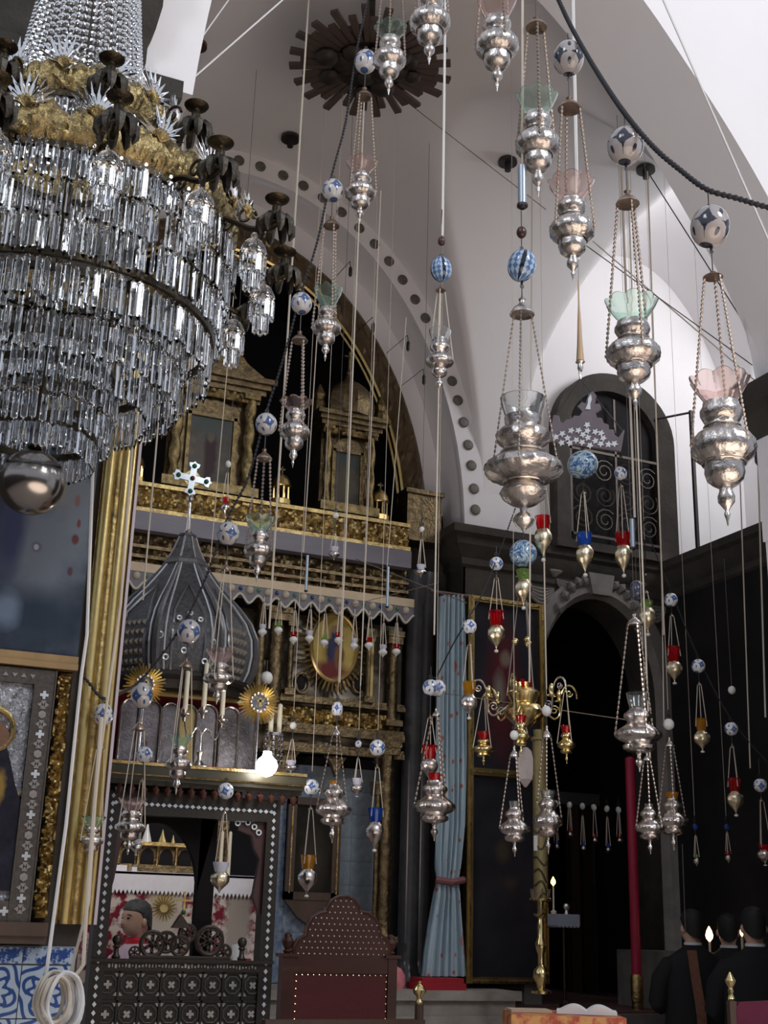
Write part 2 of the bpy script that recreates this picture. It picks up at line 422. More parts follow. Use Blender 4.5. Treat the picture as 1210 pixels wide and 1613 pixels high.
# altar lunette wall (y=10) around the apse arch, and the soffit between rib and wall
def arc(cx, hw, rise, n=48, z0=ZS): return [(cx+hw*math.cos(PI-PI*i/n), z0+rise*math.sin(PI*i/n)) for i in range(n+1)]
def strip(mb, A, B, ya, yb):
    n = len(A); vs = [(x, ya, z) for x, z in A]+[(x, yb, z) for x, z in B]
    mb.add(vs, [(i, i+1, n+i+1, n+i) for i in range(n-1)])
mb = MB(); A_in = arc(2.6, 2.25, 3.07); A_ap = arc(2.6, 2.06, 2.78)
strip(mb, A_in, A_ap, 10.0, 10.0); strip(mb, A_in, A_in, 9.6, 10.0); strip(mb, A_ap, A_ap, 10.0, 10.35)
struct(obj('wall_altar', mb, M['plaster'], smooth=50))
# rib with round bosses along the altar arch
rib = MB(); A_o = arc(2.6, 2.47, 3.29)
strip(rib, A_in, A_o, 9.56, 9.56); strip(rib, A_in, A_in, 9.56, 9.64); strip(rib, A_o, A_o, 9.56, 9.64)
ribo = struct(obj('trim_1', rib, M['plaster'], smooth=50))
bm_ = MB(); bm_.lathe([(0.050, -0.012), (0.050, 0.004), (0.040, 0.012), (0.012, 0.014)], 14)
boss0 = None
prev = None; acc = 0; L = 0.2
pts = [(2.6+2.36*math.cos(t*PI/400), ZS+3.18*math.sin(t*PI/400)) for t in range(0, 401)]
for q in pts:
    if prev: acc += math.hypot(q[0]-prev[0], q[1]-prev[1])
    prev = q
    if acc >= L:
        acc -= L; L = 0.212
        if boss0 is None:
            boss0 = obj('boss', bm_, mat('dull_boss', (0.17, 0.16, 0.14), 0.5, 0.2, col2=(0.10, 0.09, 0.08), nscale=30), ribo, (q[0], 9.552, q[1])); boss0.rotation_euler = (PI/2, 0, 0)
        else: copy_of(boss0, ribo, (q[0], 9.552, q[1]))
# dark apse behind the altar arch
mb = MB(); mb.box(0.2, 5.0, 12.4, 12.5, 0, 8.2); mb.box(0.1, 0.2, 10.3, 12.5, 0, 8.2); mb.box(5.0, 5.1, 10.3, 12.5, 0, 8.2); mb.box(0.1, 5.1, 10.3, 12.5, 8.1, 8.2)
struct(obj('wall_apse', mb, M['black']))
# carved brown rim and gilt moulding round the apse arch
apse = thing('arch_moulding', 'carved brown and gilt moulding around the dark pointed arch above the altar screen', 'moulding', (2.6, 9.97, ZS))
mb = MB(); n = 70; rnd = random.Random(3)
for i in range(n+1):
    pass
def arch_relief(r0, r1, k0, k1, y, depth, nseg, nr, seed):
    m = MB(); rr = random.Random(seed); hs = [[rr.random() for _ in range(nr+1)] for _ in range(nseg+1)]
    vs = []
    for i in range(nseg+1):
        t = PI*i/nseg
        for j in range(nr+1):
            u = j/nr; hx = r0+(r1-r0)*u; hz = k0+(k1-k0)*u
            e = 0 if j in (0, nr) else 1
            vs.append((hx*math.cos(t), y-depth*(0.35+0.65*hs[i][j])*e, hz*math.sin(t)))
    m.add(vs, [(i*(nr+1)+j, i*(nr+1)+j+1, (i+1)*(nr+1)+j+1, (i+1)*(nr+1)+j) for i in range(nseg) for j in range(nr)])
    return m
obj('carved_rim', arch_relief(1.86, 2.07, 2.55, 2.79, 0, 0.05, 160, 6, 4), mat('rim_brown', (0.075, 0.05, 0.03), 0.4, 0.4, col2=(0.16, 0.11, 0.055), nscale=14), apse)
g = MB(); g.tube([(1.84*math.cos(PI*i/60), 0, 2.52*math.sin(PI*i/60)) for i in range(61)], 0.022, 6)
g.tube([(1.79*math.cos(PI*i/60), 0, 2.46*math.sin(PI*i/60)) for i in range(61)], 0.014, 6)
obj('gilt_bead', g, M['gold'], apse, smooth=True)

# pier between altar and aisle, aisle front wall, doorway
XD0, XD1 = PY(852, 1300, 9.6).x, PY(1040, 1300, 9.6).x
ZD = PY(945, 945, 9.6).z; cxd = (XD0+XD1)/2; hwd = (XD1-XD0)/2
zsp = ZD - hwd*1.45
door_arc = [(XD0, 0.98)] + [(cxd+hwd*math.cos(PI-PI*i/24), zsp+(ZD-zsp)*math.sin(PI*i/24)) for i in range(25)] + [(XD1, 0.98)]
def door_outer(k):
    return [(XD0-k, 0.98)] + [(cxd+(hwd+k)*math.cos(PI-PI*i/24), zsp+(ZD-zsp+k)*math.sin(PI*i/24)) for i in range(25)] + [(XD1+k, 0.98)]
rect = []
XL, XR = 4.86, 7.0
for i, (x, z) in enumerate(door_arc):
    if i <= 1: rect.append((XL, z if i else 0.98))
    elif i >= 25: rect.append((XR, z if i == 25 else 0.98))
    else:
        t = (i-1)/24
        if t < .25: rect.append((XL, zsp+(4.95-zsp)*t/.25))
        elif t > .75: rect.append((XR, zsp+(4.95-zsp)*(1-t)/.25))
        else: rect.append((XL+(XR-XL)*(t-.25)/.5, 4.95))
mb = MB(); strip(mb, rect, door_arc, 9.6, 9.6); strip(mb, door_arc, door_arc, 9.6, 10.0)
mb.box(XL, XL+0.02, 9.6, 10.3, 0, 4.95)
struct(obj('wall_aisle', mb, M['soot'], smooth=30))
arv = MB(); o1 = door_outer(0.20); o2 = door_outer(0.05)
strip(arv, o1, o2, 9.55, 9.53); strip(arv, o1, o1, 9.55, 9.62); strip(arv, o2, door_arc, 9.53, 9.60)
dr = struct(obj('door_1', arv, M['stone'], smooth=40), 'grey stone pointed arch around the dark doorway')
mb = MB(); mb.prism([(cxd-0.10, ZD+0.02), (cxd+0.10, ZD+0.02), (cxd+0.14, ZD+0.22), (cxd-0.14, ZD+0.22)], 9.49, 9.6)
obj('keystone', mb, M['stone'], dr)
for k in range(5):       # acanthus leaves either side of the keystone
    for sgn in (-1, 1):
        t = 0.16+k*0.07
        m = MB(); m.lathe([(0.01, -0.05), (0.035, -0.02), (0.045, 0.02), (0.01, 0.06)], 6)
        o = obj('leaf', m, M['stone'], dr, (cxd+sgn*(t), 9.53, ZD+0.13-0.018*k*k+0.0), smooth=True); o.rotation_euler = (0.3, sgn*0.7, 0)
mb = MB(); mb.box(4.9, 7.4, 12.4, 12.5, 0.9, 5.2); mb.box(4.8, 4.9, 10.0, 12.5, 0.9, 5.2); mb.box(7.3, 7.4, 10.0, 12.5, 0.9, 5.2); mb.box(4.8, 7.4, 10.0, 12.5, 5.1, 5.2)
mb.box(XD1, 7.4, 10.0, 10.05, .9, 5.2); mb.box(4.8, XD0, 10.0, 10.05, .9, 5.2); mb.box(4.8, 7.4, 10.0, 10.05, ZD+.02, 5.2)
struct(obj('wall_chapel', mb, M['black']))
# carved drapery swags over the doorway
sw = thing('stone_swags', 'carved grey stone drapery swags over the pointed doorway under the cornice', 'carving', (cxd, 9.6, 4.45))
for sx, dz, wd_ in ((-0.62, 0.08, 0.30), (-0.30, 0.17, 0.28), (0.32, 0.17, 0.28), (0.62, 0.06, 0.3)):
    for j in range(5):
        m = MB(); pts = [(sx+wd_*(q/10-0.5), -0.03-0.02*math.sin(PI*q/10), dz-(0.03+0.028*j)*math.sin(PI*q/10)-0.006*j) for q in range(11)]
        m.tube(pts, [0.006+0.011*math.sin(PI*q/10) for q in range(11)], 6)
        obj('fold', m, M['stone'], sw, smooth=True)
for sx in (-0.46, 0.0, 0.47):
    for j in range(5):
        a = -0.9+0.45*j; m = MB(); m.tube([(sx, -0.03, 0.20), (sx+0.05*math.sin(a), -0.055, 0.24), (sx+0.10*math.sin(a), -0.05, 0.22+0.06*math.cos(a))], [0.02, 0.022, 0.004], 6)
        obj('leaf', m, M['stone'], sw, smooth=True)
# cornices (moulded profile run along the walls)
def run_profile(mb, prof, path):
    """prof: (out, z) list; path: list of (x, y, nx, ny) points with outward offset direction (mitred)"""
    n = len(prof); vs = []
    for x, y, nx, ny in path: vs += [(x+nx*o, y+ny*o, z) for o, z in prof]
    mb.add(vs, [(i*n+j, i*n+j+1, (i+1)*n+j+1, (i+1)*n+j) for i in range(len(path)-1) for j in range(n-1)])
cp = [(0, 4.62), (0.03, 4.64), (0.03, 4.70), (0.07, 4.74), (0.12, 4.80), (0.13, 4.86), (0.18, 4.89), (0.18, 4.96), (0, 4.98)]
mb = MB(); run_profile(mb, cp, [(4.86, 10.02, -1, 0), (4.86, 9.6, -1, -1), (5.42, 9.6, 1, -1), (5.42, 9.62, 1, 0)])
mb2 = [(o*0.7, z-0.06) for o, z in cp]
run_profile(mb, mb2, [(5.42, 9.6, 0, -1), (7.0, 9.6, -1, -1), (7.0, 5.0, -1, 0)])
struct(obj('trim_2', mb, M['soot'], smooth=30), 'dark stone cornice along pier and aisle walls')
# white upper aisle wall, right wall
mb = MB(); mb.box(5.0, 8.2, 9.6, 9.75, 4.95, 8.9)
struct(obj('wall_aisle_upper', mb, M['plaster']))
mb = MB(); mb.box(7.0, 7.15, 3.0, 9.6, 0, 4.95); mb.box(7.0, 8.2, 3.0, 9.6, 4.88, 4.95)
struct(obj('wall_right', mb, M['black']))
mb = MB(); mb.box(8.05, 8.2, 5.3, 9.6, 4.95, 6.3); mb.box(8.05, 8.2, 5.3, 6.4, 6.3, 8.6); mb.box(8.05, 8.2, 8.2, 9.6, 6.3, 8.6); mb.box(8.05, 8.2, 6.4, 8.2, 8.3, 8.6)  # opening left for the assumed aisle window
struct(obj('wall_right_upper', mb, M['plaster']))
# near pier on the right edge with dark stone impost, near transverse arch
mb = MB(); mb.box(5.07, 6.4, 5.3, 5.9, 3.9, 4.6); mb.box(5.09, 6.4, 5.32, 5.9, 0, 3.9); struct(obj('wall_pier', mb, M['plaster']))
mb = MB(); run_profile(mb, [(0, 4.40), (0.05, 4.44), (0.05, 4.56), (0.12, 4.62), (0.13, 4.76), (0.2, 4.81), (0.2, 4.95), (0, 4.97)], [(6.4, 5.92, 0, .3), (5.10, 5.92, -.45, .3), (5.10, 5.28, -.45, -1), (6.4, 5.28, 0, -1)])
struct(obj('trim_3', mb, M['soot'], smooth=30), 'dark stone impost block at the picture edge')
tp = [(1.36, 5.50), (1.38, 5.80), (1.42, 6.2), (1.50, 6.6), (1.64, 6.98), (1.9, 7.35), (2.3, 7.62), (2.75, 7.70), (3.15, 7.60), (3.46, 7.41), (3.77, 7.10), (4.04, 6.75), (4.28, 6.42), (4.50, 6.07), (4.70, 5.7), (4.84, 5.35), (4.89, 5.05)]
def smooth_poly(p, k=4):
    out = []
    for i in range(len(p)-1):
        a = p[max(i-1, 0)]; b = p[i]; c_ = p[i+1]; d = p[min(i+2, len(p)-1)]
        for j in range(k):
            t = j/k
            out.append(tuple(0.5*((2*b[q])+(-a[q]+c_[q])*t+(2*a[q]-5*b[q]+4*c_[q]-d[q])*t*t+(-a[q]+3*b[q]-3*c_[q]+d[q])*t**3) for q in range(len(b))))
    out.append(tuple(p[-1])); return out
tp = [(x-0.22*max(0, (2.6-x)/1.2)+0.27*max(0, (x-2.9)/2.0)**0.8, z-0.12*max(0, (x-3.4)/1.5)) for x, z in tp]
tpp = smooth_poly(tp)
mb = MB(); strip(mb, tpp, tpp, 5.28, 5.92); top = [(x, 9.6) for x, z in tpp]
strip(mb, tpp, top, 5.28, 5.28); strip(mb, tpp, top, 5.92, 5.92)
mb.box(tp[-1][0], 9.0, 5.28, 5.92, 4.9, 9.6); mb.box(-1.5, tp[0][0], 5.28, 5.92, 5.5, 9.6)
struct(obj('trim_4', mb, M['plaster'], smooth=40), 'broad white plaster arch crossing in front of the vault')
# left pier carrying the pictures
XP = PY(196, 700, 5.3).x + 0.02
mb = MB(); mb.box(-2.0, XP, 5.32, 6.0, 0, 5.3); struct(obj('wall_left', mb, M['soot']))
mb = MB(); run_profile(mb, [(0, 5.12), (0.02, 5.16), (0.02, 5.24), (0.05, 5.30), (0.05, 5.38), (0.08, 5.42), (0.08, 5.52), (0, 5.54)], [(XP, 6.0, 1, 0), (XP, 5.3, 1, -1), (-2, 5.3, 0, -1)])
struct(obj('trim_5', mb, M['soot'], smooth=30), 'dark moulded stone impost behind the chandelier')
xq = PY(228, 90, 5.2).x
mb = MB(); run_profile(mb, [(0, 5.5), (0.02, 5.56), (0.02, 5.66), (0.06, 5.74), (0.09, 5.86), (0.09, 5.98), (0.14, 6.06), (0.14, 6.2), (0.1, 6.24), (0.1, 6.7), (0, 6.72)], [(xq, 5.28, .6, 0), (xq, 5.24, .6, -1), (-2, 5.24, 0, -1)])
struct(obj('trim_7', mb, M['soot'], smooth=30), 'dark stone moulding above the pier behind the chandelier')
# altar platform, chapel floor
XB = PY(812, 1560, 9.2).x
mb = MB(); mb.box(2.0, XB, 9.2, 10.3, 0, 1.10); mb.box(2.0, XB+0.03, 9.15, 9.2, 1.03, 1.10); mb.box(2.0, XB+0.02, 9.17, 9.2, 0.86, 0.92)
pl = struct(obj('floor_platform', mb, M['stone_pale']), 'pale carved stone step below the altar wall')
for i in range(7):
    xx = XB-0.14-i*0.30
    m = MB(); pts = [(xx+0.13*math.cos(PI*q/10), 9.165, 0.60+0.20*math.sin(PI*q/10)) for q in range(11)]
    m.tube(pts, 0.016, 5); m.tube([(p[0]*0.6+xx*0.4, 9.17, 0.6+(p[2]-0.6)*0.6) for p in pts], 0.012, 5)
    obj('carved_arch', m, M['stone_pale'], pl, smooth=True)
mb = MB(); mb.box(XB+0.02, 7.4, 8.7, 12.5, 0, 0.98); struct(obj('floor_chapel', mb, mat('worn_red_carpet', (0.07, 0.022, 0.026), 0.9, col2=(0.11, 0.05, 0.05), nscale=5)), 'dark red carpeted floor in front of the doorway')
mb = MB(); mb.box(XB+0.02, 7.0, 8.62, 8.7, 0, 0.97); struct(obj('trim_6', mb, M['stone']), 'grey stone step edge')
mb = MB(); mb.box(6.35, 6.98, 8.75, 9.58, 0.98, 1.42); struct(obj('wall_bench', mb, M['stone']), 'grey stone block beside the red pole')

# barred upper doorway over the cornice
yg = 9.58
gx0, gx1 = PY(868, 800, yg).x, PY(1056, 820, yg).x; gz0 = 4.9; gzt = PY(935, 592, yg).z
gcx = (gx0+gx1)/2; ghw = (gx1-gx0)/2; gsp = gzt-ghw*0.95
def garc(k): return [(gx0-k+0, gz0)]+[(gcx+(ghw+k)*math.cos(PI-PI*i/24), gsp+(gzt-gsp+k)*math.sin(PI*i/24)) for i in range(25)]+[(gx1+k, gz0)]
gr = thing('barred_niche', 'dark arched niche with wooden surround and scrolled iron grille above the cornice', 'niche', (gcx, yg, gz0))
def loc_(A): return [(x-gcx, z-gz0) for x, z in A]
m = MB(); go, gi = loc_(garc(0)), loc_(garc(-0.17))
strip(m, go, gi, -0.12, -0.08); strip(m, go, go, -0.12, 0.02); strip(m, gi, gi, -0.08, 0.015)
obj('surround', m, M['soot'], gr, smooth=30)
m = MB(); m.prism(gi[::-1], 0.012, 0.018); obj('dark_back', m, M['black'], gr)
m = MB(); m.box(-ghw-0.03, ghw+0.05, -0.16, 0.02, 0, 0.08); obj('sill', m, M['soot'], gr)
def spiral(cx, cz, r, turns, sg, a0, y=-0.07):
    return [(cx+r*(1-0.8*t)*math.cos(a0+sg*t*turns*2*PI), y, cz+r*(1-0.8*t)*math.sin(a0+sg*t*turns*2*PI)) for t in [q/22 for q in range(23)]]
cell = 0.20; cw = (2*ghw-0.36)/4
for j in range(3):
    for i in range(4):
        cx_ = -ghw+0.18+cw*(i+.5); cz_ = 0.22+cw*(j+.5)
        m = MB(); m.tube(spiral(cx_, cz_, cw*0.49, 1.9, 1 if (i+j) % 2 else -1, 0.7 if i % 2 else 2.6), 0.008, 5)
        obj('scroll', m, mat('grille_iron', (0.075, 0.06, 0.052), 0.5, 0.6) if i+j == 0 else M['grille_iron'], gr, smooth=True)
        if i+j == 0: M['grille_iron'] = bpy.data.materials['grille_iron']
for z_ in (0.16, 0.22+cw*3+.05): obj('rail', MB().box(-ghw+0.15, ghw-0.15, -0.08, -0.06, z_, z_+0.025), M['grille_iron'], gr)
for x_ in (-ghw+0.17, 0.0, ghw-0.19): obj('bar', MB().box(x_, x_+0.022, -0.08, -0.06, 0.16, gzt-gz0-(0.5 if x_ else 0.25)), M['grille_iron'], gr)
m = MB(); m.box(ghw+0.0, ghw+0.03, -0.4, -0.37, 0.1, gzt-gz0-0.35); m.tube([(ghw-.2, -0.1, gzt-gz0-0.38), (ghw+.015, -0.385, gzt-gz0-0.37)], 0.012, 5)
obj('open_shutter_bar', m, M['iron'], gr)
# ================================================================ CRYSTAL CHANDELIER
DCH = 4.2
ab = PD(50, 760, DCH); AX, AY = ab.x, ab.y
zc = lambda py: zat(AX, AY, py)
sc = mpp(ab)*1.0
def spx(py): return mpp((AX, AY, zc(py)))
ch = thing('crystal_chandelier', 'huge tiered crystal chandelier with brass galleries and a silvered ball below', 'chandelier', (AX, AY, zc(815)))
ZB0 = zc(815)
def zl(py): return zc(py)-ZB0
camang = math.atan2(-AY, -AX)       # direction from the axis towards the viewer
# silvered ball
m = MB(); m.sphere(52*spx(760), (0, 0, zl(760)), 32, 20)
obj('mirror_ball', m, mat('smoky_mirror_ball', (0.40, 0.37, 0.34), 0.20, 1.0, col2=(0.33, 0.30, 0.28), nscale=3), ch, smooth=True)
m = MB(); m.lathe([(0.012, zl(712)), (0.03, zl(706)), (0.02, zl(700)), (0.012, zl(600)), (0.012, zl(-160))], 10); obj('stem', m, M['brass_dark'], ch, smooth=True)
# brass galleries: pierced bands standing on rings
def gallery(name, rpx, py0, py1, n, seed):
    r = rpx*spx(py0); z0, z1 = zl(py0), zl(py1); rr = random.Random(seed); mb = MB(); K = n*20
    prof = []
    vs = []; NH = 8
    for i in range(K):
        a = 2*PI*i/K; ph = (i % 20)/20.0
        crest = 0.70+0.30*abs(math.sin(PI*(i % 20)/20.0))**0.7 + 0.08*math.sin(2*PI*(i % 10)/10)+0.10*rr.random()
        for j in range(NH+1):
            v = j/NH; z = z0+(z1-z0)*v*crest
            d = 0.006*math.sin(ph*4*PI+v*7)*math.cos(v*9+ph*6) + 0.012*rr.random()*(1 if 0 < j < NH else 0)
            ro = r*(1+0.05*math.sin(v*PI*0.9)) + d
            vs.append((ro*math.cos(a), ro*math.sin(a), z))
        for j in range(NH, -1, -1):
            v = j/NH; z = z0+(z1-z0)*v*crest
            ro = r*(1+0.05*math.sin(v*PI*0.9)) - 0.012
            vs.append((ro*math.cos(a), ro*math.sin(a), z))
    q = 2*(NH+1)
    fs = [(i*q+j, ((i+1) % K)*q+j, ((i+1) % K)*q+(j+1) % q, i*q+(j+1) % q) for i in range(K) for j in range(q)]
    mb.add(vs, fs)
    return obj(name, mb, M['brass_band'], ch, smooth=True)
gallery('brass_gallery', 150, 237, 193, 14, 1)
gallery('brass_gallery', 256, 372, 318, 22, 2)
for rpx, py in ((150, 240), (256, 374), (252, 520), (214, 522), (116, 608), (165, 590), (90, 690)):
    r = rpx*spx(py); m = MB(); w_ = 0.009 if rpx > 160 else 0.007
    m.lathe([(r-w_, zl(py)-0.012), (r+w_, zl(py)-0.012), (r+w_, zl(py)+0.012), (r-w_, zl(py)+0.012), (r-w_, zl(py)-0.012)], 72)
    m.f = m.f[:-2]
    obj('ring', m, M['brass_dark'], ch)
for k in range(6):
    a = camang+0.5+k*PI/3; r0 = 250*spx(520); m = MB()
    m.tube([(0.015*math.cos(a), 0.015*math.sin(a), zl(470)), (r0*math.cos(a), r0*math.sin(a), zl(520))], 0.007, 5)
    obj('spoke', m, M['brass_dark'], ch)
# prisms: hexagonal drops with a small octagon bead above
def prism_mesh(l, w, nm):
    m = MB(); t = w*0.62
    prof = [(0.08, 0), (1, -w*0.9), (1, -(l-w*1.2)), (0.10, -l)]
    vs = []; 
    for r, z in prof:
        for i in range(6):
            a = 2*PI*i/6; vs.append((r*w*math.cos(a), r*t*math.sin(a), z))
    fs = [(j*6+i, j*6+(i+1) % 6, (j+1)*6+(i+1) % 6, (j+1)*6+i) for j in range(3) for i in range(6)]
    fs = [f[::-1] for f in fs] + [tuple(range(6)), tuple(range(23, 17, -1))]
    m.add(vs, fs)
    o8 = [(0.55*w*math.cos(PI*i/4), 0.55*w*math.sin(PI*i/4)) for i in range(8)]
    m.add([(x, -t*0.35, w*0.55+z) for x, z in o8]+[(x, t*0.35, w*0.55+z) for x, z in o8], [tuple(range(8)), tuple(range(15, 7, -1))]+[(i, i+8, (i+1) % 8+8, (i+1) % 8) for i in range(8)])
    return m
rows = [(150, 243, 290, 84), (140, 282, 335, 72),
        (270, 378, 430, 132), (267, 424, 478, 128), (262, 470, 528, 124),
        (250, 526, 588, 116), (212, 528, 582, 100), (208, 576, 640, 96), (165, 594, 662, 76),
        (115, 614, 662, 54), (110, 656, 705, 50), (90, 692, 735, 40)]
cand = []
rnd = random.Random(11)
for rpx, p0, p1, n in rows:
    r = rpx*spx(p0); z0 = zl(p0); l = zl(p0)-zl(p1)
    for k in range(n):
        a = 2*PI*(k+rnd.uniform(-.2, .2))/n
        da = abs((a-camang+PI) % (2*PI)-PI)
        cand.append((da, a, r*rnd.uniform(.985, 1.015), z0+rnd.uniform(-.008, .008), l*rnd.uniform(.92, 1.06), rnd.uniform(-.5, .5)))
pm = prism_mesh(0.115, 0.0115, 'prism')
p0o = None
# score visibility: near side, and inside the frame
def vis(c):
    q = proj((AX+c[2]*math.cos(c[1]), AY+c[2]*math.sin(c[1]), ZB0+c[3]))
    return c[0] + (3 if q[0] < 0 or q[1] < 0 else 0)
cand.sort(key=vis)
rest = MB()
for i, (da, a, r, z, l, tw) in enumerate(cand):
    x, y = r*math.cos(a), r*math.sin(a); k = l/0.115
    if i < 295:
        if p0o is None:
            p0o = obj('prism', pm, M['glass'], ch, (x, y, z)); p0o.rotation_euler = (0, 0, a+PI/2+tw); p0o.scale = (1, 1, k)
        else:
            copy_of(p0o, ch, (x, y, z), (0, 0, a+PI/2+tw), (1, 1, k))
    else:
        ca, sa = math.cos(a+PI/2+tw), math.sin(a+PI/2+tw)
        rest.add([(x+vx*ca-vy*sa, y+vx*sa+vy*ca, z+vz*k) for vx, vy, vz in pm.v], pm.f)
o = obj('prism_curtain', rest, M['glass'], ch); o['kind'] = 'stuff'; o['label'] = 'dense curtain of remaining crystal drops'
# bead strands of the upper column
for k in range(54):
    a = 2*PI*k/54+0.05; m = MB()
    r0, r1 = 128*spx(200), 62*spx(-60); za, zb_ = zl(232), zl(-110)
    for j in range(30):
        t = j/29; rr_ = r0+(r1-r0)*(t**0.55); z = za+(zb_-za)*t
        m.bead((rr_*math.cos(a), rr_*math.sin(a), z), (0, 0, 1), 0.0135, 0.0105)
    obj('bead_strand', m, M['glass'], ch)
# candle arms with drip pan, leafy cup and scroll
def arm_mesh(r_in, r_out, z_ring, z_pan, a):
    dz = z_pan-z_ring; m = MB(); pts = []
    for q in range(15):
        t = q/14
        r = r_in+(r_out-r_in)*(t if t < .8 else .8+.2*math.sin((t-.8)/.2*PI/2)); z = z_ring+0.02*math.sin(t*2*PI)-0.05*math.sin(t*PI)+max(0, (t-.62)/.38)**1.5*(dz-0.10)
        pts.append((r*math.cos(a), r*math.sin(a), z))
    m.tube(pts, 0.011, 6)
    e = Vector(pts[7])
    sp = [(e.x+math.cos(a)*0.04*(1-q/16)*math.cos(q*.55), e.y+math.sin(a)*0.04*(1-q/16)*math.cos(q*.55), e.z+0.045+0.04*(1-q/16)*math.sin(q*.55)) for q in range(14)]
    m.tube(sp, 0.006, 5)
    sp = [(e.x-math.cos(a)*(0.07+0.03*(1-q/16)*math.cos(q*.55)), e.y-math.sin(a)*(0.07+0.03*(1-q/16)*math.cos(q*.55)), e.z+0.02-0.03*(1-q/16)*math.sin(q*.55)) for q in range(14)]
    m.tube(sp, 0.006, 5)
    return m
def candle_arm(r_in, r_out, pyr, pyp, a):
    ri, ro = r_in*spx(pyr), r_out*spx(pyp); zr, zp = zl(pyr), zl(pyp)
    o = obj('candle_arm', arm_mesh(ri, ro, zr, zp, a), M['brass_dark'], ch, smooth=True)
    c = (ro*math.cos(a), ro*math.sin(a), zp)
    m = MB(); m.lathe([(0.010, -0.075), (0.017, -0.07), (0.017, -0.03), (0.010, -0.02), (0.014, -0.012), (0.042, 0.0), (0.046, 0.006), (0.03, 0.004), (0.012, 0.0)], 16, c)
    obj('drip_pan', m, M['brass_dark'], o, smooth=True)
    m = MB()
    for k in range(8):
        b = 2*PI*k/8
        pts = [(c[0]+q_r*math.cos(b), c[1]+q_r*math.sin(b), c[2]-q_z) for q_r, q_z in ((0.012, 0.07), (0.038, 0.078), (0.058, 0.10), (0.062, 0.135), (0.055, 0.155))]
        m.tube(pts, [0.008, 0.015, 0.018, 0.014, 0.005], 5)
    obj('leaf_cup', m, mat('petal_brass', (0.12, 0.105, 0.085), 0.4, 1.0, col2=(0.04, 0.035, 0.03), nscale=25, bump=.6, bscale=60, bdist=.01) if 'petal' not in M else M['petal'], o, smooth=True)
    M['petal'] = bpy.data.materials['petal_brass']
for k in range(10): candle_arm(150, 238, 230, 232, camang+0.16+k*2*PI/10)
for k in range(14): candle_arm(256, 352, 368, 350, camang-0.30+k*2*PI/14)
# glass bell pendants with a skirt of prisms
bell = MB(); bell.lathe([(0.050, 0), (0.051, 0.004), (0.047, 0.02), (0.035, 0.045), (0.016, 0.062), (0.008, 0.066), (0.014, 0.074), (0.012, 0.084), (0.004, 0.09)], 18)
bell0 = None; sk0 = None
pend = MB()
for k in range(9):
    a = 2*PI*k/9; rr_ = 0.046
    pend.add([(rr_*math.cos(a)+vx*1.0*math.sin(a)+vy*math.cos(a), rr_*math.sin(a)-vx*math.cos(a)+vy*math.sin(a), vz*0.75-0.008) for vx, vy, vz in pm.v], pm.f)
for k in range(5):
    a = 2*PI*k/5; rr_ = 0.022
    pend.add([(rr_*math.cos(a)+vx, rr_*math.sin(a)+vy, vz*0.8-0.06) for vx, vy, vz in pm.v], pm.f)
def pendant(r, py, a):
    global bell0, sk0
    rr_ = r*spx(py); L_ = (rr_*math.cos(a), rr_*math.sin(a), zl(py)-0.09)
    if bell0 is None:
        bell0 = obj('bell_pendant', bell, M['glass'], ch, L_, smooth=True); sk0 = obj('prism_skirt', pend, M['glass'], bell0)
    else:
        b = copy_of(bell0, ch, L_); copy_of(sk0, b)
for k in range(14): pendant(322, 396, camang-0.30+k*2*PI/14)
for k in range(8): pendant(200, 290, camang+0.16+(k-3)*2*PI/10)
# fans of cut glass spikes behind brass shells
def fan(r, py, a, n=11, L_=0.13):
    rr_ = r*spx(py); c = Vector((rr_*math.cos(a), rr_*math.sin(a), zl(py))); t = Vector((-math.sin(a), math.cos(a), 0))
    m = MB(); rd = Vector((math.cos(a), math.sin(a), 0))
    for q in range(9):
        th = -1.35+2.7*q/8; d = t*math.sin(th)+Vector((0, 0, 1))*math.cos(th); m.tube([c-Vector((0, 0, .012)), c+d*.022+rd*.010, c+d*.036+rd*.006], [.003, .0075, .005], 5)
    o = obj('brass_shell', m, M['brass_band'], ch, smooth=True)
    for q in range(n):
        th = -1.25+2.5*q/(n-1); d = t*math.sin(th)+Vector((0, 0, 1))*math.cos(th)
        l = L_*(0.75+0.25*math.cos(th*1.2)); s_ = MB()
        s_.tube([c+d*0.02, c+d*l*0.6, c+d*l], [0.005, 0.0075, 0.001], 4)
        obj('glass_spike', s_, M['glass'], o)
for k in range(7): fan(160, 205, camang+0.45*(k-3)+0.28)
for k in range(9): fan(268, 330, camang+0.36*(k-4)+0.1)
fan(330, 395, camang+1.15, 7, 0.09); fan(330, 395, camang+0.9, 7, 0.09)
# ================================================================ LEFT PIER: painting, silver icon, tiles
YP = 5.30
def PP(px, py): return PY(px, py, YP)
zpt, zpb = PP(120, 560).z, PP(90, 1034).z
# tall gilt frame upright beside both pictures
xr = PP(176, 900).x
YP0 = YP
t = thing('tall_gilt_frame', 'tall gilded ridged frame upright on the pier beside the blue painting', 'frame', (xr, YP, 1.55))
zt_ = PP(215, 560).z-1.55
for i, (dx, r) in enumerate(((-0.055, 0.026), (-0.018, 0.02), (0.016, 0.024), (0.045, 0.016))):
    m = MB(); m.lathe([(r, 0), (r, zt_)], 10, (dx, -0.012, 0)); obj('ridge', m, M['gold'] if i != 1 else M['gold_old'], t, smooth=True)
m = MB(); m.box(-0.085, 0.07, -0.008, 0.02, 0, zt_); obj('backing', m, M['gold_old'], t)
m = MB(); m.box(0.062, 0.074, -0.03, 0.012, 0, zt_); obj('pale_edge', m, mat('pale_lilac_edge', (0.5, 0.44, 0.48), 0.4), t)
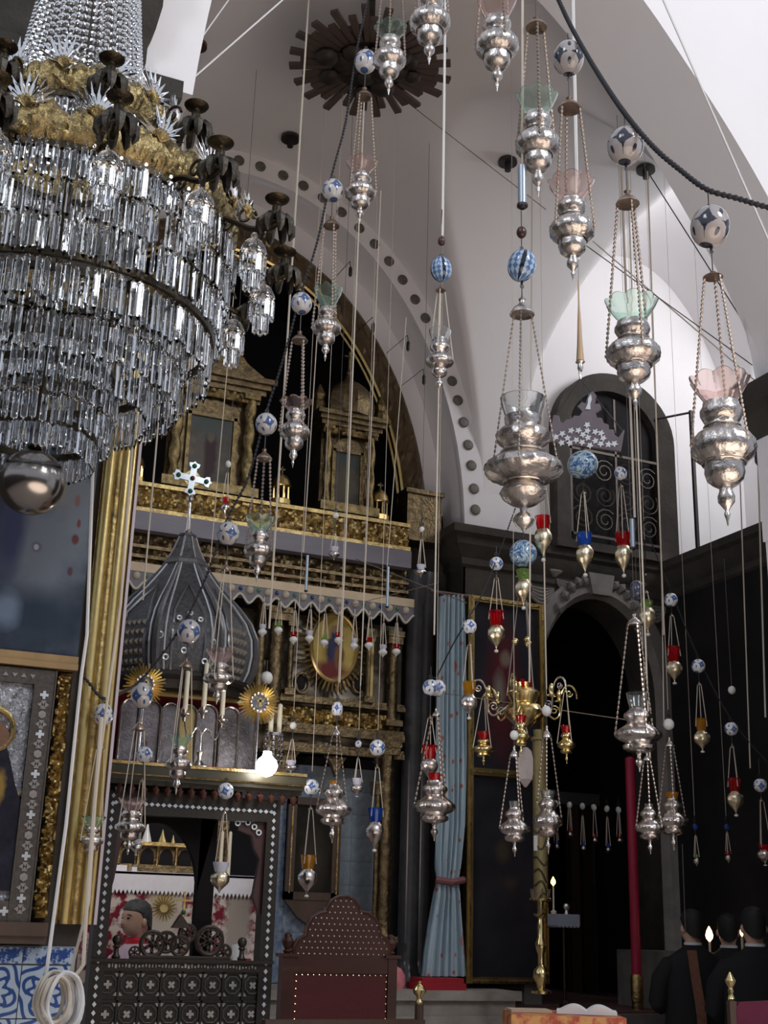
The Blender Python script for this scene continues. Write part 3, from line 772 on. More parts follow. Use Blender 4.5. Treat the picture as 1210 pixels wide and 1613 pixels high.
# blue-grey painting
x0, x1 = PP(-60, 900).x, xr-0.108
pc = thing('framed_painting', 'large dark blue-grey painting of pale robed figures behind the mirror ball', 'painting', ((x0+x1)/2, YP, zpb))
hw = (x1-x0)/2; hh = zpt-zpb
gx = lambda px, py: PP(px, py).x-(x0+x1)/2
gz = lambda px, py: PP(px, py).z-zpb
blob = [(gx(70, 870), gz(70, 870), 0.14, 0.26, (0.15, 0.175, 0.215), .5), (gx(125, 800), gz(125, 800), 0.07, 0.26, (0.17, 0.20, 0.24), .45), (gx(105, 760), gz(105, 760), 0.05, 0.14, (0.18, 0.19, 0.21), .5),
        (gx(20, 830), gz(20, 830), 0.05, 0.20, (0.05, 0.06, 0.12), .4), (gx(60, 970), gz(60, 970), 0.16, 0.10, (0.035, 0.05, 0.075), .5), (gx(10, 960), gz(10, 960), 0.05, 0.07, (0.16, 0.21, 0.29), .5),
        (gx(58, 862), gz(58, 862), 0.022, 0.022, (0.12, 0.12, 0.16), .2), (gx(57, 862), gz(57, 862), 0.010, 0.012, (0.34, 0.36, 0.42), .2), (gx(118, 850), gz(118, 850), 0.016, 0.024, (0.13, 0.05, 0.05), .25),
        (gx(122, 790), gz(122, 790), 0.012, 0.03, (0.20, 0.12, 0.12), .3), (gx(124, 825), gz(124, 825), 0.008, 0.02, (0.16, 0.06, 0.06), .3), (gx(110, 900), gz(110, 900), 0.012, 0.02, (0.10, 0.06, 0.08), .3)]
m = MB(); m.box(-hw, hw, -0.004, 0.01, 0, hh); obj('canvas', m, blobmat('blue_grey_oil_paint', (0.020, 0.028, 0.042), (0.07, 0.088, 0.125), 6, blob, 0.35), pc)
m = MB(); m.box(-hw, hw, -0.035, 0.01, -0.045, 0.0); m.box(-hw, hw+0.0, -0.05, 0.01, -0.06, -0.035); obj('bottom_rail', m, mat('gilt_oak_rail', (0.30, 0.19, 0.09), 0.4, 0.4, col2=(0.42, 0.28, 0.13), nscale=10), pc)
# silver icon in inlaid frame
zi1, zi0 = PP(60, 1052).z-0.012, PP(50, 1474).z
x1i = xr-0.12
ic = thing('silver_icon', 'silver-sheeted icon with a dark robed figure in a shell-inlaid and carved frame', 'icon', ((x0+x1i)/2, YP, zi0))
cx_ = (x0+x1i)/2; hw = (x1i-x0)/2; hi = zi1-zi0
s_ = mpp(PP(80, 1250))
wg, wi = 26*s_, 34*s_            # carved gilt strip, inlaid band
m = MB(); m.relief(hw-wg, hw, 0.06, hi, -0.005, 0.035, 0.06, 5, res=0.008); obj('carved_border', m, M['gold_old'], ic, smooth=30)
m = MB(); m.box(-hw, hw-wg, -0.03, 0.0, hi-24*s_, hi); m.box(hw-wg-wi, hw-wg, -0.03, 0.0, 0.05, hi-24*s_); m.box(-hw, hw-wg-wi, -0.03, 0, 0.05, 0.05+30*s_)
m.box(hw-wg-0.006, hw-wg, -0.036, 0.0, 0.05, hi); m.box(hw-wg-wi, hw-wg-wi+0.006, -0.036, 0.0, 0.05, hi-24*s_)
obj('inlaid_band', m, mat('dark_inlaid_wood', (0.045, 0.036, 0.030), 0.35, col2=(0.11, 0.095, 0.08), nscale=60), ic)
m = MB(); m.box(-hw, hw+0.0, -0.06, 0.0, 0.0, 0.05); m.box(-hw, hw+0.0, -0.045, 0.0, -0.03, 0.0); obj('sill', m, M['wood'], ic)
xi1 = hw-wg-wi; zb1, zb2 = 0.05+30*s_, hi-24*s_
m = MB(); rr = random.Random(8); hs = {}
NX, NZ = 60, 130
m.grid(NX, NZ, lambda u, v: (-hw+(xi1+hw)*u, -0.004-0.018*rr.random()*(0.4+0.6*rr.random()), zb1+(zb2-zb1)*v)); m.box(-hw, xi1, 0.0, 0.008, zb1, zb2)
obj('silver_sheet', m, M['silver_leaf'], ic, smooth=70)
# the dark figure of the icon, in low relief
fg = lambda px, py: (PP(px, py).x-cx_, PP(px, py).z-zi0)
fo = [fg(x, y) for x, y in ((-60, 1402), (36, 1404), (38, 1330), (40, 1290), (30, 1262), (22, 1235), (16, 1205), (10, 1180), (6, 1160), (0, 1150), (-60, 1150))]
m = MB(); m.prism(fo, -0.026, -0.004); obj('dark_robe', m, blobmat('black_blue_paint', (0.012, 0.012, 0.018), (0.03, 0.03, 0.045), 20, [(fg(-2, 1240)[0], fg(-2, 1240)[1], 0.02, 0.06, (0.25, 0.16, 0.04), .4)], 0.35), ic)
fo = [fg(x, y) for x, y in ((-30, 1185), (2, 1183), (10, 1172), (14, 1158), (8, 1145), (0, 1138), (-30, 1135))]
m = MB(); m.prism(fo, -0.03, -0.006); obj('painted_face', m, mat('brown_painted_face', (0.20, 0.10, 0.05), 0.5, col2=(0.10, 0.05, 0.03), nscale=30), ic)
m = MB(); m.torus(0.085, 0.012, (fg(-6, 1150)[0]-.02, -0.02, fg(-6, 1150)[1]), 28, 6, 'y'); obj('gilt_halo', m, M['gold_old'], ic, smooth=True)
m = MB(); c_ = fg(40, 1252); m.box(c_[0]-.035, c_[0]+.035, -0.016, -.004, c_[1]-.006, c_[1]+.006); m.box(c_[0]-.006, c_[0]+.006, -0.016, -.004, c_[1]-.03, c_[1]+.03); obj('gilt_ornament', m, M['gold_old'], ic)
# shell inlay: crosses, hexagons, triangles down the band and along the top and bottom
def cross_mesh(r):
    q = r*0.34; m = MB(); m.prism([(-q, -r), (q, -r), (q, -q), (r, -q), (r, q), (q, q), (q, r), (-q, r), (-q, q), (-r, q), (-r, -q), (-q, -q)], -0.004, 0.002); return m
def hex_mesh(r): m = MB(); m.prism([(r*math.cos(PI*k/3+PI/6), r*math.sin(PI*k/3+PI/6)) for k in range(6)], -0.004, 0.002); return m
def tri_mesh(r): m = MB(); m.prism([(-r, -r*.6), (r, -r*.6), (0, r*.8)], -0.004, 0.002); return m
def dia_mesh(r): m = MB(); m.prism([(0, -r), (r*.8, 0), (0, r), (-r*.8, 0)], -0.004, 0.002); return m
def placer(mesh_, nm, mt, parent):
    st = {}
    def f(x, y, z, rot=0):
        if 'o' not in st: st['o'] = obj(nm, mesh_, mt, parent, (x, y, z)); st['o'].rotation_euler = (0, rot, 0); return st['o']
        return copy_of(st['o'], parent, (x, y, z), (0, rot, 0))
    return f
pcx = placer(cross_mesh(6.5*s_), 'shell_cross', M['pearl'], ic); phx = placer(hex_mesh(6.5*s_), 'shell_hexagon', M['pearl_dull'], ic); ptr = placer(tri_mesh(4.5*s_), 'shell_triangle', M['pearl_dull'], ic)
zz = hi-40*s_; k = 0; xb = hw-wg-wi/2
while zz > 0.09:
    (pcx if k % 2 == 0 else phx)(xb, -0.031, zz)
    for q in (-1, 1):
        ptr(xb+q*5.5*s_, -0.031, zz-15.5*s_, PI/2*q); 
    ptr(xb, -0.031, zz-11.5*s_, PI); ptr(xb, -0.031, zz-19.5*s_, 0)
    zz -= 31*s_; k += 1
k = 0; xx = xi1-4*s_
while xx > -hw+0.02:
    (ptr)(xx, -0.031, hi-12*s_, 0 if k % 2 else PI); (pcx if k % 3 == 0 else phx if k % 3 == 1 else ptr)(xx-2*s_, -0.031, 0.05+15*s_)
    xx -= 14*s_; k += 1
# blue and white tiles under the icon
zt1 = PP(50, 1490).z; ts = 0.195
tm = mat('blue_white_tile', (0.42, 0.50, 0.60), 0.15, coat=0.5); nt = tm.node_tree; b = nt.nodes['Principled BSDF']
tc = N(nt, 'ShaderNodeTexCoord'); mp = N(nt, 'ShaderNodeMapping'); nt.links.new(tc.outputs['Object'], mp.inputs[0]); mp.inputs['Scale'].default_value = (16, 16, 16)
sp = N(nt, 'ShaderNodeSeparateXYZ'); nt.links.new(tc.outputs['Object'], sp.inputs[0])
ax = math_(nt, 'ABSOLUTE', sp.outputs[0]); az = math_(nt, 'ABSOLUTE', sp.outputs[2])
r_ = math_(nt, 'SQRT', math_(nt, 'ADD', math_(nt, 'MULTIPLY', ax, ax), math_(nt, 'MULTIPLY', az, az)))
th = math_(nt, 'ARCTAN2', sp.outputs[2], sp.outputs[0])
pet = math_(nt, 'ADD', 0.055, math_(nt, 'MULTIPLY', math_(nt, 'COSINE', math_(nt, 'MULTIPLY', th, 8)), 0.012))
ringm = math_(nt, 'LESS_THAN', math_(nt, 'ABSOLUTE', math_(nt, 'SUBTRACT', r_, pet)), 0.010)
swl = math_(nt, 'GREATER_THAN', math_(nt, 'SINE', math_(nt, 'ADD', math_(nt, 'MULTIPLY', r_, 190), math_(nt, 'MULTIPLY', math_(nt, 'SINE', math_(nt, 'MULTIPLY', th, 4)), 2.6))), 0.25)
out_ = math_(nt, 'GREATER_THAN', r_, 0.072); cor = math_(nt, 'MULTIPLY', swl, out_); ctr = math_(nt, 'LESS_THAN', r_, 0.018)
mk = math_(nt, 'MAXIMUM', math_(nt, 'MAXIMUM', ringm, cor), ctr)
nt.links.new(mixc(nt, mk, (0.44, 0.52, 0.60), (0.03, 0.075, 0.24)), b.inputs['Base Color'])
wt = struct(obj('wall_tiles', MB().box(-2.0, XP-0.01, 5.305, 5.33, 0, zt1), mat('tile_grout', (0.3, 0.3, 0.3), 0.8)))
tt = MB(); tt.box(-ts/2+.002, ts/2-.002, -0.008, 0.004, -ts/2+.002, ts/2-.002); t0 = None
tb = MB(); tb.box(-ts/2+.002, ts/2-.002, -0.008, 0.004, -0.03, 0.03); tb0 = None
bmat = mat('blue_border_tile', (0.40, 0.48, 0.58), 0.15, col2=(0.03, 0.07, 0.24), nscale=26, ncon=0.06, coat=0.5)
xe = PP(112, 1540).x
for i in range(4):
    xx = xe-ts*(i+.5)
    if tb0 is None: tb0 = obj('border_tile', tb, bmat, wt, (xx, 5.30, zt1-0.035))
    else: copy_of(tb0, wt, (xx, 5.30, zt1-0.035))
    for j in range(3):
        L_ = (xx, 5.30, zt1-0.07-ts*(j+.5))
        if t0 is None: t0 = obj('tile', tt, tm, wt, L_)
        else: copy_of(t0, wt, L_)
# ropes hanging down the pier with a coil
def hang_rope(label, pts, D, r, mt, nm='hanging_rope', n=6):
    P = [PD(x, y, D) for x, y in pts]; b_ = P[-1]
    m = MB(); m.tube([p-b_ for p in P], r, n); o = obj(nm, m, mt, None, b_, smooth=True)
    return tag(o, label, 'rope')
D_ = 5.6
c = PD(97, 1575, 4.9)
t = thing('rope_coil', 'loose coil of pale rope hanging in front of the blue tiles', 'rope', c)
sr = mpp(c)
for k in range(9):
    rr = random.Random(k); m = MB(); R = (26+rr.uniform(-4, 5))*sr; ox, oz = rr.uniform(-5, 5)*sr+(k % 2)*-14*sr, rr.uniform(-6, 4)*sr
    m.tube([(ox+R*0.9*math.cos(2*PI*q/26), 0.012*k-0.05+0.01*math.sin(q), oz-0.0+R*1.45*math.sin(2*PI*q/26)) for q in range(26)], 0.0075, 6, closed=True)
    obj('loop', m, M['cord'] if k % 2 else M['cord_white'], t, smooth=True)
hang_rope('white rope running down the pier in front of the painting', [(148, 690), (137, 1000), (128, 1065), (104, 1300), (72, 1540)], 4.95, 0.0075, M['cord_white'])
hang_rope('thin beige rope just beyond the tall gilt frame', [(213, 640), (190, 950), (152, 1230), (140, 1420), (108, 1545)], 4.98, 0.006, M['cord'])
hang_rope('loose beige rope beside the inlaid wooden screen', [(160, 1130), (139, 1390), (131, 1520), (112, 1545)], 4.95, 0.008, M['cord'])
# ================================================================ ALTAR SCREEN (gilded) AT THE BACK
YI = 9.75
def PI_(px, py): return PY(px, py, YI)
XI0, XI1 = PI_(150, 1000).x, PI_(636, 900).x
zi = lambda py: PI_(420, py).z
scr = thing('altar_screen', 'tall gilded carved altar screen with beams, columns and an oval icon', 'altar screen', ((XI0+XI1)/2, YI, 1.1))
ox, oz = (XI0+XI1)/2, 1.1
def lx(px, py): return PI_(px, py).x-ox
def lz(px, py): return PI_(px, py).z-oz
hwI = (XI1-XI0)/2
def band(nm, p0, p1, mt, y0=-0.1, x0=-hwI, x1=hwI, rel=None, seed=0):
    z0, z1 = zi(p0)-oz, zi(p1)-oz
    m = MB()
    if rel: m.relief(x0, x1, z0, z1, y0, rel, (z1-z0)*0.55, seed, res=0.02, back=-y0+0.2)
    else: m.box(x0, x1, y0, 0.2, z0, z1)
    return obj(nm, m, mt, scr, smooth=30 if rel else False)
band('gilt_frieze', 838, 801, M['gold_old'], -0.10, rel=0.05, seed=1)
m = MB(); m.box(-hwI, hwI, -0.14, 0, zi(843)-oz, zi(836)-oz); m.box(-hwI, hwI, -0.13, 0, zi(803)-oz, zi(797)-oz); obj('gilt_fillet', m, M['gold_old'], scr)
band('painted_beam', 871, 843, M['wood_purple'], -0.16)
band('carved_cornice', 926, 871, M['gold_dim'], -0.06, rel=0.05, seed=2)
m = MB()
for p in (893, 908): m.box(-hwI, hwI, -0.115, 0, zi(p+3)-oz, zi(p-2)-oz)
obj('moulding', m, M['gold_dim'], scr)
band('cream_board', 938, 925, M['cream'], -0.24)
# scalloped valance with round bosses
n = 17; zv0, zv1 = zi(960)-oz, zi(938)-oz; ol = [(-hwI, zv1)]
ol = [(hwI, zv1), (-hwI, zv1)]
K = n*12
for i in range(K+1):
    u = i/K; ol.append((-hwI+2*hwI*u, zv0+0.035*math.cos(u*n*2*PI)))
m = MB(); m.prism(ol, -0.235, -0.215); obj('valance', m, mat('slate_painted_valance', (0.10, 0.10, 0.12), 0.5, col2=(0.15, 0.14, 0.15), nscale=12), scr)
m = MB(); m.tube([(-hwI+2*hwI*i/K, -0.238, zv0+0.012+0.035*math.cos(i/K*n*2*PI)) for i in range(K+1)], 0.009, 5); obj('white_wave', m, mat('white_wave_line', (0.55, 0.50, 0.43), 0.5), scr, smooth=True)
bz = MB(); bz.sphere(0.034, (0, 0, 0), 10, 6); bz0 = None; bcols = [mat('cream_boss', (0.42, 0.36, 0.28), 0.4), mat('green_boss', (0.05, 0.16, 0.08), 0.2), mat('blue_boss', (0.03, 0.04, 0.14), 0.2)]
for i in range(n):
    xb = -hwI+2*hwI*(i+.5)/n
    o = obj('boss', bz, bcols[0], scr, (xb, -0.235, zv1-0.035), smooth=True)
    m = MB(); m.sphere(0.018, (0, 0, 0), 8, 5); obj('gem', m, bcols[1+i % 2], scr, (xb-hwI/n, -0.235, zv1-0.03), smooth=True)
# main carved field with columns
zf0, zf1 = zi(1180)-oz, zi(960)-oz
band('carved_field', 1180, 962, mat('silvered_carving', (0.17, 0.145, 0.11), 0.38, 0.75, col2=(0.07, 0.055, 0.04), nscale=16), -0.0, rel=0.03, seed=7)
def column(px, top, bot, rpx, mt, twist=0, nm='carved_column'):
    x = lx(px, (top+bot)/2); z0, z1 = zi(bot)-oz, zi(top)-oz; r = rpx*mpp(PI_(px, 1000)); m = MB(); NR = max(12, int((z1-z0)/0.03)); nn = 14
    vs = []
    rr = random.Random(int(px))
    for j in range(NR+1):
        t = j/NR
        for i in range(nn):
            a = 2*PI*i/nn; q = r*(1+0.14*math.sin(a*3+twist*t*(z1-z0)*9)) if twist else r*(0.92+0.2*rr.random())
            if j in (0, NR): q = r*1.3
            vs.append((x+q*math.cos(a), -0.09+q*math.sin(a), z0+(z1-z0)*t))
    m.add(vs, [(j*nn+i, j*nn+(i+1) % nn, (j+1)*nn+(i+1) % nn, (j+1)*nn+i) for j in range(NR) for i in range(nn)])
    o = obj(nm, m, mt, scr, smooth=45)
    c = MB(); c.box(x-r*1.7, x+r*1.7, -0.09-r*1.7, 0, z1, z1+0.05); c.box(x-r*1.5, x+r*1.5, -0.09-r*1.5, 0, z1-0.06, z1); obj('capital', c, mt, o)
    c = MB(); c.box(x-r*1.7, x+r*1.7, -0.09-r*1.7, 0, z0-0.05, z0); obj('plinth', c, mt, o)
    return o
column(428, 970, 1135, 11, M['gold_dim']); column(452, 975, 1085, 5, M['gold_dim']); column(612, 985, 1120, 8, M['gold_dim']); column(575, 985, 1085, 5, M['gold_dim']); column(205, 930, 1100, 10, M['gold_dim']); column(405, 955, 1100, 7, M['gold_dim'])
m = MB(); m.box(lx(577, 990), lx(581, 990), -0.13, -0.1, zi(1085)-oz, zi(985)-oz); obj('gilt_rod', m, M['gold'], scr)
for p0, p1 in ((1147, 1136), (1176, 1168), (1098, 1092)):
    z0, z1 = zi(p0+6)-oz, zi(p1+6)-oz; m = MB(); m.box(lx(415, 1100), hwI, -0.11, 0, z0, z1); m.box(lx(415, 1100), hwI, -0.09, 0, z1, z1+0.03); obj('moulding', m, M['gold_dim'], scr)
m = MB(); m.relief(lx(435, 1120), hwI-.05, zi(1142)-oz, zi(1108)-oz, -0.05, 0.05, 0.12, 21, res=0.018); obj('scroll_band', m, M['gold_old'], scr, smooth=30)
# oval icon
oc = (lx(521, 1022), lz(521, 1022)); so = mpp(PI_(521, 1022)); rx, rz = 37*so, 52*so
oi = obj('oval_icon', MB().prism([(oc[0]+rx*math.cos(2*PI*k/40), oc[1]+rz*math.sin(2*PI*k/40)) for k in range(40)], -0.075, 0), None, scr)
om = blobmat('oval_painting', (0.36, 0.26, 0.07), (0.46, 0.35, 0.11), 6, [(oc[0]+0.01, oc[1]-.03, rx*.36, rz*.72, (0.035, 0.04, 0.09), .2), (oc[0]-.02, oc[1]-rz*.72, rx*.7, rz*.28, (0.14, 0.03, 0.03), .4), (oc[0]+.01, oc[1]+rz*.55, rx*.16, rz*.14, (0.26, 0.16, 0.11), .2), (oc[0]+.05, oc[1]-.08, rx*.2, rz*.35, (0.20, 0.10, 0.04), .3)], 0.35)
oi.data.materials.append(om)
m = MB(); pts = [(oc[0]+rx*1.04*math.cos(2*PI*k/40), -0.085, oc[1]+rz*1.04*math.sin(2*PI*k/40)) for k in range(40)]; m.tube(pts, 0.016, 6, closed=True); obj('oval_frame', m, M['gold'], oi, smooth=True)
for k in range(44):
    a = 2*PI*k/44; c_, s2 = math.cos(a), math.sin(a); m = MB()
    m.tube([(oc[0]+rx*1.12*c_, -0.09, oc[1]+rz*1.1*s2), (oc[0]+rx*1.52*c_, -0.075, oc[1]+rz*1.36*s2)], [0.012, 0.009], 4); obj('ray', m, M['gold_old'], oi)
for px in (473, 563):
    q = (lx(px, 1077), lz(px, 1077)); m = MB(); m.torus(0.06, 0.012, (q[0], -0.04, q[1]), 20, 5, 'y', 1.4); o = obj('medallion_rim', m, M['gold_dim'], scr, smooth=True)
    m = MB(); m.sphere(0.055, (0, 0, 0), 12, 8, 1.4); o2 = obj('dark_medallion', m, M['black'], scr, (q[0], 0.01, q[1]), smooth=True)
# scalloped lower edge with dark niche below
zn = zi(1215)-oz
m = MB(); ol = [(lx(430, 1180), zi(1180)-oz), (lx(615, 1180), zi(1180)-oz), (lx(615, 1300), zi(1225)-oz)]
for i in range(25):
    u = 1-i/24; xx = lx(445, 1200)+(lx(608, 1200)-lx(445, 1200))*u; ol.append((xx, zi(1228)-oz+0.24*abs(math.sin(u*2*PI*1.0))**.7+0.06*math.sin(u*PI)))
ol.append((lx(430, 1200), zi(1228)-oz)); m.prism(ol, -0.04, 0.02); obj('scalloped_apron', m, M['gold_dim'], scr)
column(600, 1165, 1470, 10, M['gold_dim']); column(586, 1230, 1470, 4, M['gold_dim'])
# lower wall: bluish tile revetment
tl = struct(obj('wall_altar_lower', MB().box(2.0, 4.86, 10.0, 10.1, 1.1, zi(1150)), M['black']))
rv = mat('worn_blue_tile', (0.16, 0.20, 0.23), 0.35, col2=(0.27, 0.32, 0.36), nscale=14, ncon=0.4, bump=0.1, bscale=30); 
rb = mat('worn_blue_tile_printed', (0.28, 0.33, 0.37), 0.35, col2=(0.10, 0.16, 0.27), nscale=18, ncon=0.25)
tq = MB(); tq.box(-0.094, 0.094, -0.012, 0.01, -0.094, 0.094); tq0 = [None, None]
for i in range(12):
    for j in range(10):
        xx = PI_(432, 1300).x+0.095+0.19*i; z_ = 1.2+0.19*j
        if xx > 4.7 or z_ > zi(1205): continue
        w_ = 0 if (i in (0, 1, 9)) else 1
        L_ = (xx, 9.99, z_)
        if tq0[w_] is None: tq0[w_] = obj('tile', tq, rb if w_ == 0 else rv, tl, L_)
        else: copy_of(tq0[w_], tl, L_)
# dark framed picture on the tiled wall
pf = thing('wall_picture', 'dark framed picture on the blue-tiled wall behind the carved chair', 'picture', (PI_(503, 1340).x, 9.93, PI_(503, 1418).z))
w_ = PI_(545, 1340).x-PI_(503, 1340).x; h_ = PI_(503, 1255).z-PI_(503, 1418).z
m = MB(); m.box(-w_, w_, -0.03, 0, 0, h_); obj('canvas', m, blobmat('very_dark_picture', (0.010, 0.010, 0.009), (0.03, 0.028, 0.02), 6, [(0, .3, .1, .2, (0.05, 0.04, 0.03), .5)], 0.3), pf)
for a0, a1, c0, c1 in ((-w_, -w_+.07, 0, h_), (w_-.07, w_, 0, h_), (-w_, w_, h_-.06, h_), (-w_, w_, 0, .06)):
    m = MB(); m.box(a0, a1, -0.06, 0, c0, c1); obj('frame_bar', m, M['wood'], pf)
for a0 in (-w_+.025, w_-.035):
    m = MB(); m.box(a0, a0+.012, -0.07, -.05, .05, h_-.05); obj('gilt_line', m, M['gold_old'], pf)
m = MB(); m.prism([(-w_, 0), (w_, 0), (w_*.5, -.13), (0, -.2), (-w_*.5, -.13)], -0.05, 0); obj('carved_bracket', m, M['wood'], pf)
# engaged dark stone columns between screen and pier
for px, r, lab in ((648, .085, 'dark polished stone column nearest the altar screen'), (668, .075, 'slender dark stone column beside the blue curtain')):
    p = PY(px, 1200, 9.78); m = MB(); hgt = 4.55-1.1
    m.lathe([(r*1.5, 0), (r*1.5, .08), (r*1.15, .12), (r, .2), (r*.92, hgt-.3), (r*1.1, hgt-.25), (r*1.5, hgt-.05), (r*1.5, hgt)], 16)
    o = obj('stone_column', m, mat('polished_dark_stone', (0.035, 0.035, 0.038), 0.25, col2=(0.07, 0.068, 0.07), nscale=7), None, (p.x, 9.78, 1.1), smooth=True); tag(o, lab, 'column')
m = MB(); p0 = PI_(622, 1200).x; m.box(p0, p0+0.13, 9.955, 9.985, 1.1, 3.2); o = obj('tiled_pilaster', m, rb); tag(o, 'narrow blue printed tile pilaster beside the dark columns', 'pilaster')
m = MB(); m.box(PI_(640, 1000).x, 4.86, 9.95, 10.05, 1.1, 5.0); struct(obj('wall_recess', m, M['soot']))
# gilt corner block at the foot of the arch moulding
p = PI_(665, 815); m = MB(); m.box(-.17, .17, -.1, .12, -.24, .2); m.box(-.19, .19, -.12, .12, .2, .24); o = obj('gilt_block', m, M['gold_dim'], None, (p.x, YI+.05, p.z)); tag(o, 'carved gilt block under the end of the arch moulding', 'block')

# ---------------------------------------------------------------- tabernacles standing on the beam
def aedicule(label, cx, top, bot, hwpx, tall, dome, seed):
    b = PY(cx, bot, YI+0.02); b.z = zi(795); z1 = zat(b.x, b.y, top)-b.z; s = mpp(b); hw = hwpx*s
    t = thing('gilt_tabernacle', label, 'tabernacle', b)
    hb = z1*0.62
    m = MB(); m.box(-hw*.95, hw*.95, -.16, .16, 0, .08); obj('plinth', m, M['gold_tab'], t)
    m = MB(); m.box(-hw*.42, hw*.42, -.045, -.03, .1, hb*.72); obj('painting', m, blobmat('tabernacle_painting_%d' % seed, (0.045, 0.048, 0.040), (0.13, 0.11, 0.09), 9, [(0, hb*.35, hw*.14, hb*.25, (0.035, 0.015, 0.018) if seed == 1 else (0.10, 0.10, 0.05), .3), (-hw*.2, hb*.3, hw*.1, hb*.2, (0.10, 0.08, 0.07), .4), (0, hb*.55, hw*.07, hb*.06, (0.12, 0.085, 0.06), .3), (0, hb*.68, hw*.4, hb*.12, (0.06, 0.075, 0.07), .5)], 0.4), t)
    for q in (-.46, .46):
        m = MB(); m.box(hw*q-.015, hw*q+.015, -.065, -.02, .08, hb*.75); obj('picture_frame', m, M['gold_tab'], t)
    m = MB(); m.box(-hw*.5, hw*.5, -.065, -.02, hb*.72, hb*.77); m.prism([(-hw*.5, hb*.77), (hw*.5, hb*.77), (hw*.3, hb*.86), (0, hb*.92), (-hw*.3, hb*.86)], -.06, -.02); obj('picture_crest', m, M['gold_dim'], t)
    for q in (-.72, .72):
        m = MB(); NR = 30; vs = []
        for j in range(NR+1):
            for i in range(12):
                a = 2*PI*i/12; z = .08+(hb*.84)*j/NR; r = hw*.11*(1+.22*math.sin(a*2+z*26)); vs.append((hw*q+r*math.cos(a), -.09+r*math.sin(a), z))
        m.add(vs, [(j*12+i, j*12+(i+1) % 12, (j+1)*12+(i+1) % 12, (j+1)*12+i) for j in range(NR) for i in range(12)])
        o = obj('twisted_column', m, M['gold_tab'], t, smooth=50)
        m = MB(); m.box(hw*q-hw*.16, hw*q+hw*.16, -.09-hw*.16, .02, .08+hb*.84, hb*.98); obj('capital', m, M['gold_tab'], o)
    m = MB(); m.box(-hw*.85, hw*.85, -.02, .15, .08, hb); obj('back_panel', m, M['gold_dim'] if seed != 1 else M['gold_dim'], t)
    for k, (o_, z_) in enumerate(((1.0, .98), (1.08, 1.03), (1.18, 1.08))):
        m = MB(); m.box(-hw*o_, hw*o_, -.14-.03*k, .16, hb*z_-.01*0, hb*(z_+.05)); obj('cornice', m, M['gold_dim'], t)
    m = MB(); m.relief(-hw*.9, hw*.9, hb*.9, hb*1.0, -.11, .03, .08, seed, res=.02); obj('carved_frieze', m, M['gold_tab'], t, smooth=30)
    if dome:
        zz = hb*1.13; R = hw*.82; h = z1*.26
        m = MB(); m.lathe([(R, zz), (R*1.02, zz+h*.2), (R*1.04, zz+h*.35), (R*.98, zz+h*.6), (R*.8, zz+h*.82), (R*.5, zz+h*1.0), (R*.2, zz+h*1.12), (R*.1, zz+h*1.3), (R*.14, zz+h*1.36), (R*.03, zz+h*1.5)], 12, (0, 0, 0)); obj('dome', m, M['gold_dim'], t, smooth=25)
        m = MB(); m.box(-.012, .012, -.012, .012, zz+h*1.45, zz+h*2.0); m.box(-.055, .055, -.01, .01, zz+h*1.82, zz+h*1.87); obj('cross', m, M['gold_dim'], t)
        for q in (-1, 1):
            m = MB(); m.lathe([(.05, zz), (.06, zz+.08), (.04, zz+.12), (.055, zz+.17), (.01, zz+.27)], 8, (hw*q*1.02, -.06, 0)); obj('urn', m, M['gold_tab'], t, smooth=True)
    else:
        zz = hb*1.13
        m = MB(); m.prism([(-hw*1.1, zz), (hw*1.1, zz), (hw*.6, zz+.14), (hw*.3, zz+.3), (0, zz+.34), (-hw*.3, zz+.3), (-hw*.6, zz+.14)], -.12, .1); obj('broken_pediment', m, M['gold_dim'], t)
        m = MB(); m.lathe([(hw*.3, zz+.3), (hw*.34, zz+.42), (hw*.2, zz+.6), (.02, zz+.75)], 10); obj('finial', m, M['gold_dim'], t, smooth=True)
    return t
aedicule('large gilded tabernacle with twisted columns behind the jewelled silver cross', 322, 520, 797, 82, 0, False, 1)
aedicule('domed gilded tabernacle with a greenish picture under the arch', 541, 600, 815, 52, 0, True, 2)
def ciborium(label, cx, top, bot, w):
    b = PY(cx, bot, YI-.03); b.z = zi(795); s = mpp(b); h = zat(b.x, b.y, top)-b.z; r = w*s/2
    t = thing('small_ciborium', label, 'ciborium', b)
    m = MB(); m.lathe([(r*1.1, 0), (r*1.1, h*.12), (r, h*.14)], 16); obj('base', m, M['gold'], t)
    for k in range(8):
        a = 2*PI*k/8; m = MB(); m.lathe([(r*.12, h*.14), (r*.1, h*.45)], 6, (r*.82*math.cos(a), r*.82*math.sin(a), 0)); obj('colonnette', m, M['gold'], t)
    m = MB(); m.lathe([(r, h*.45), (r*1.08, h*.48), (r, h*.52), (r*.9, h*.62), (r*.6, h*.74), (r*.2, h*.8), (r*.08, h*.85)], 16); obj('dome', m, M['gold'], t, smooth=True)
    m = MB(); m.box(-r*.05, r*.05, -.008, .008, h*.84, h); m.box(-r*.32, r*.32, -.008, .008, h*.9, h*.95); obj('cross', m, M['gold_dim'], t)
ciborium('small bright gilt ciborium on the beam between the two tabernacles', 441, 735, 806, 30)
ciborium('small dim gilt ciborium at the end of the beam under the arch', 597, 760, 836, 29)
ciborium('small gilt ciborium half hidden at the tall frame', 208, 705, 790, 28)
# ================================================================ CANOPIED THRONE SCREEN
YT = 6.75
def PT(px, py, y=None): return PY(px, py, YT if y is None else y)
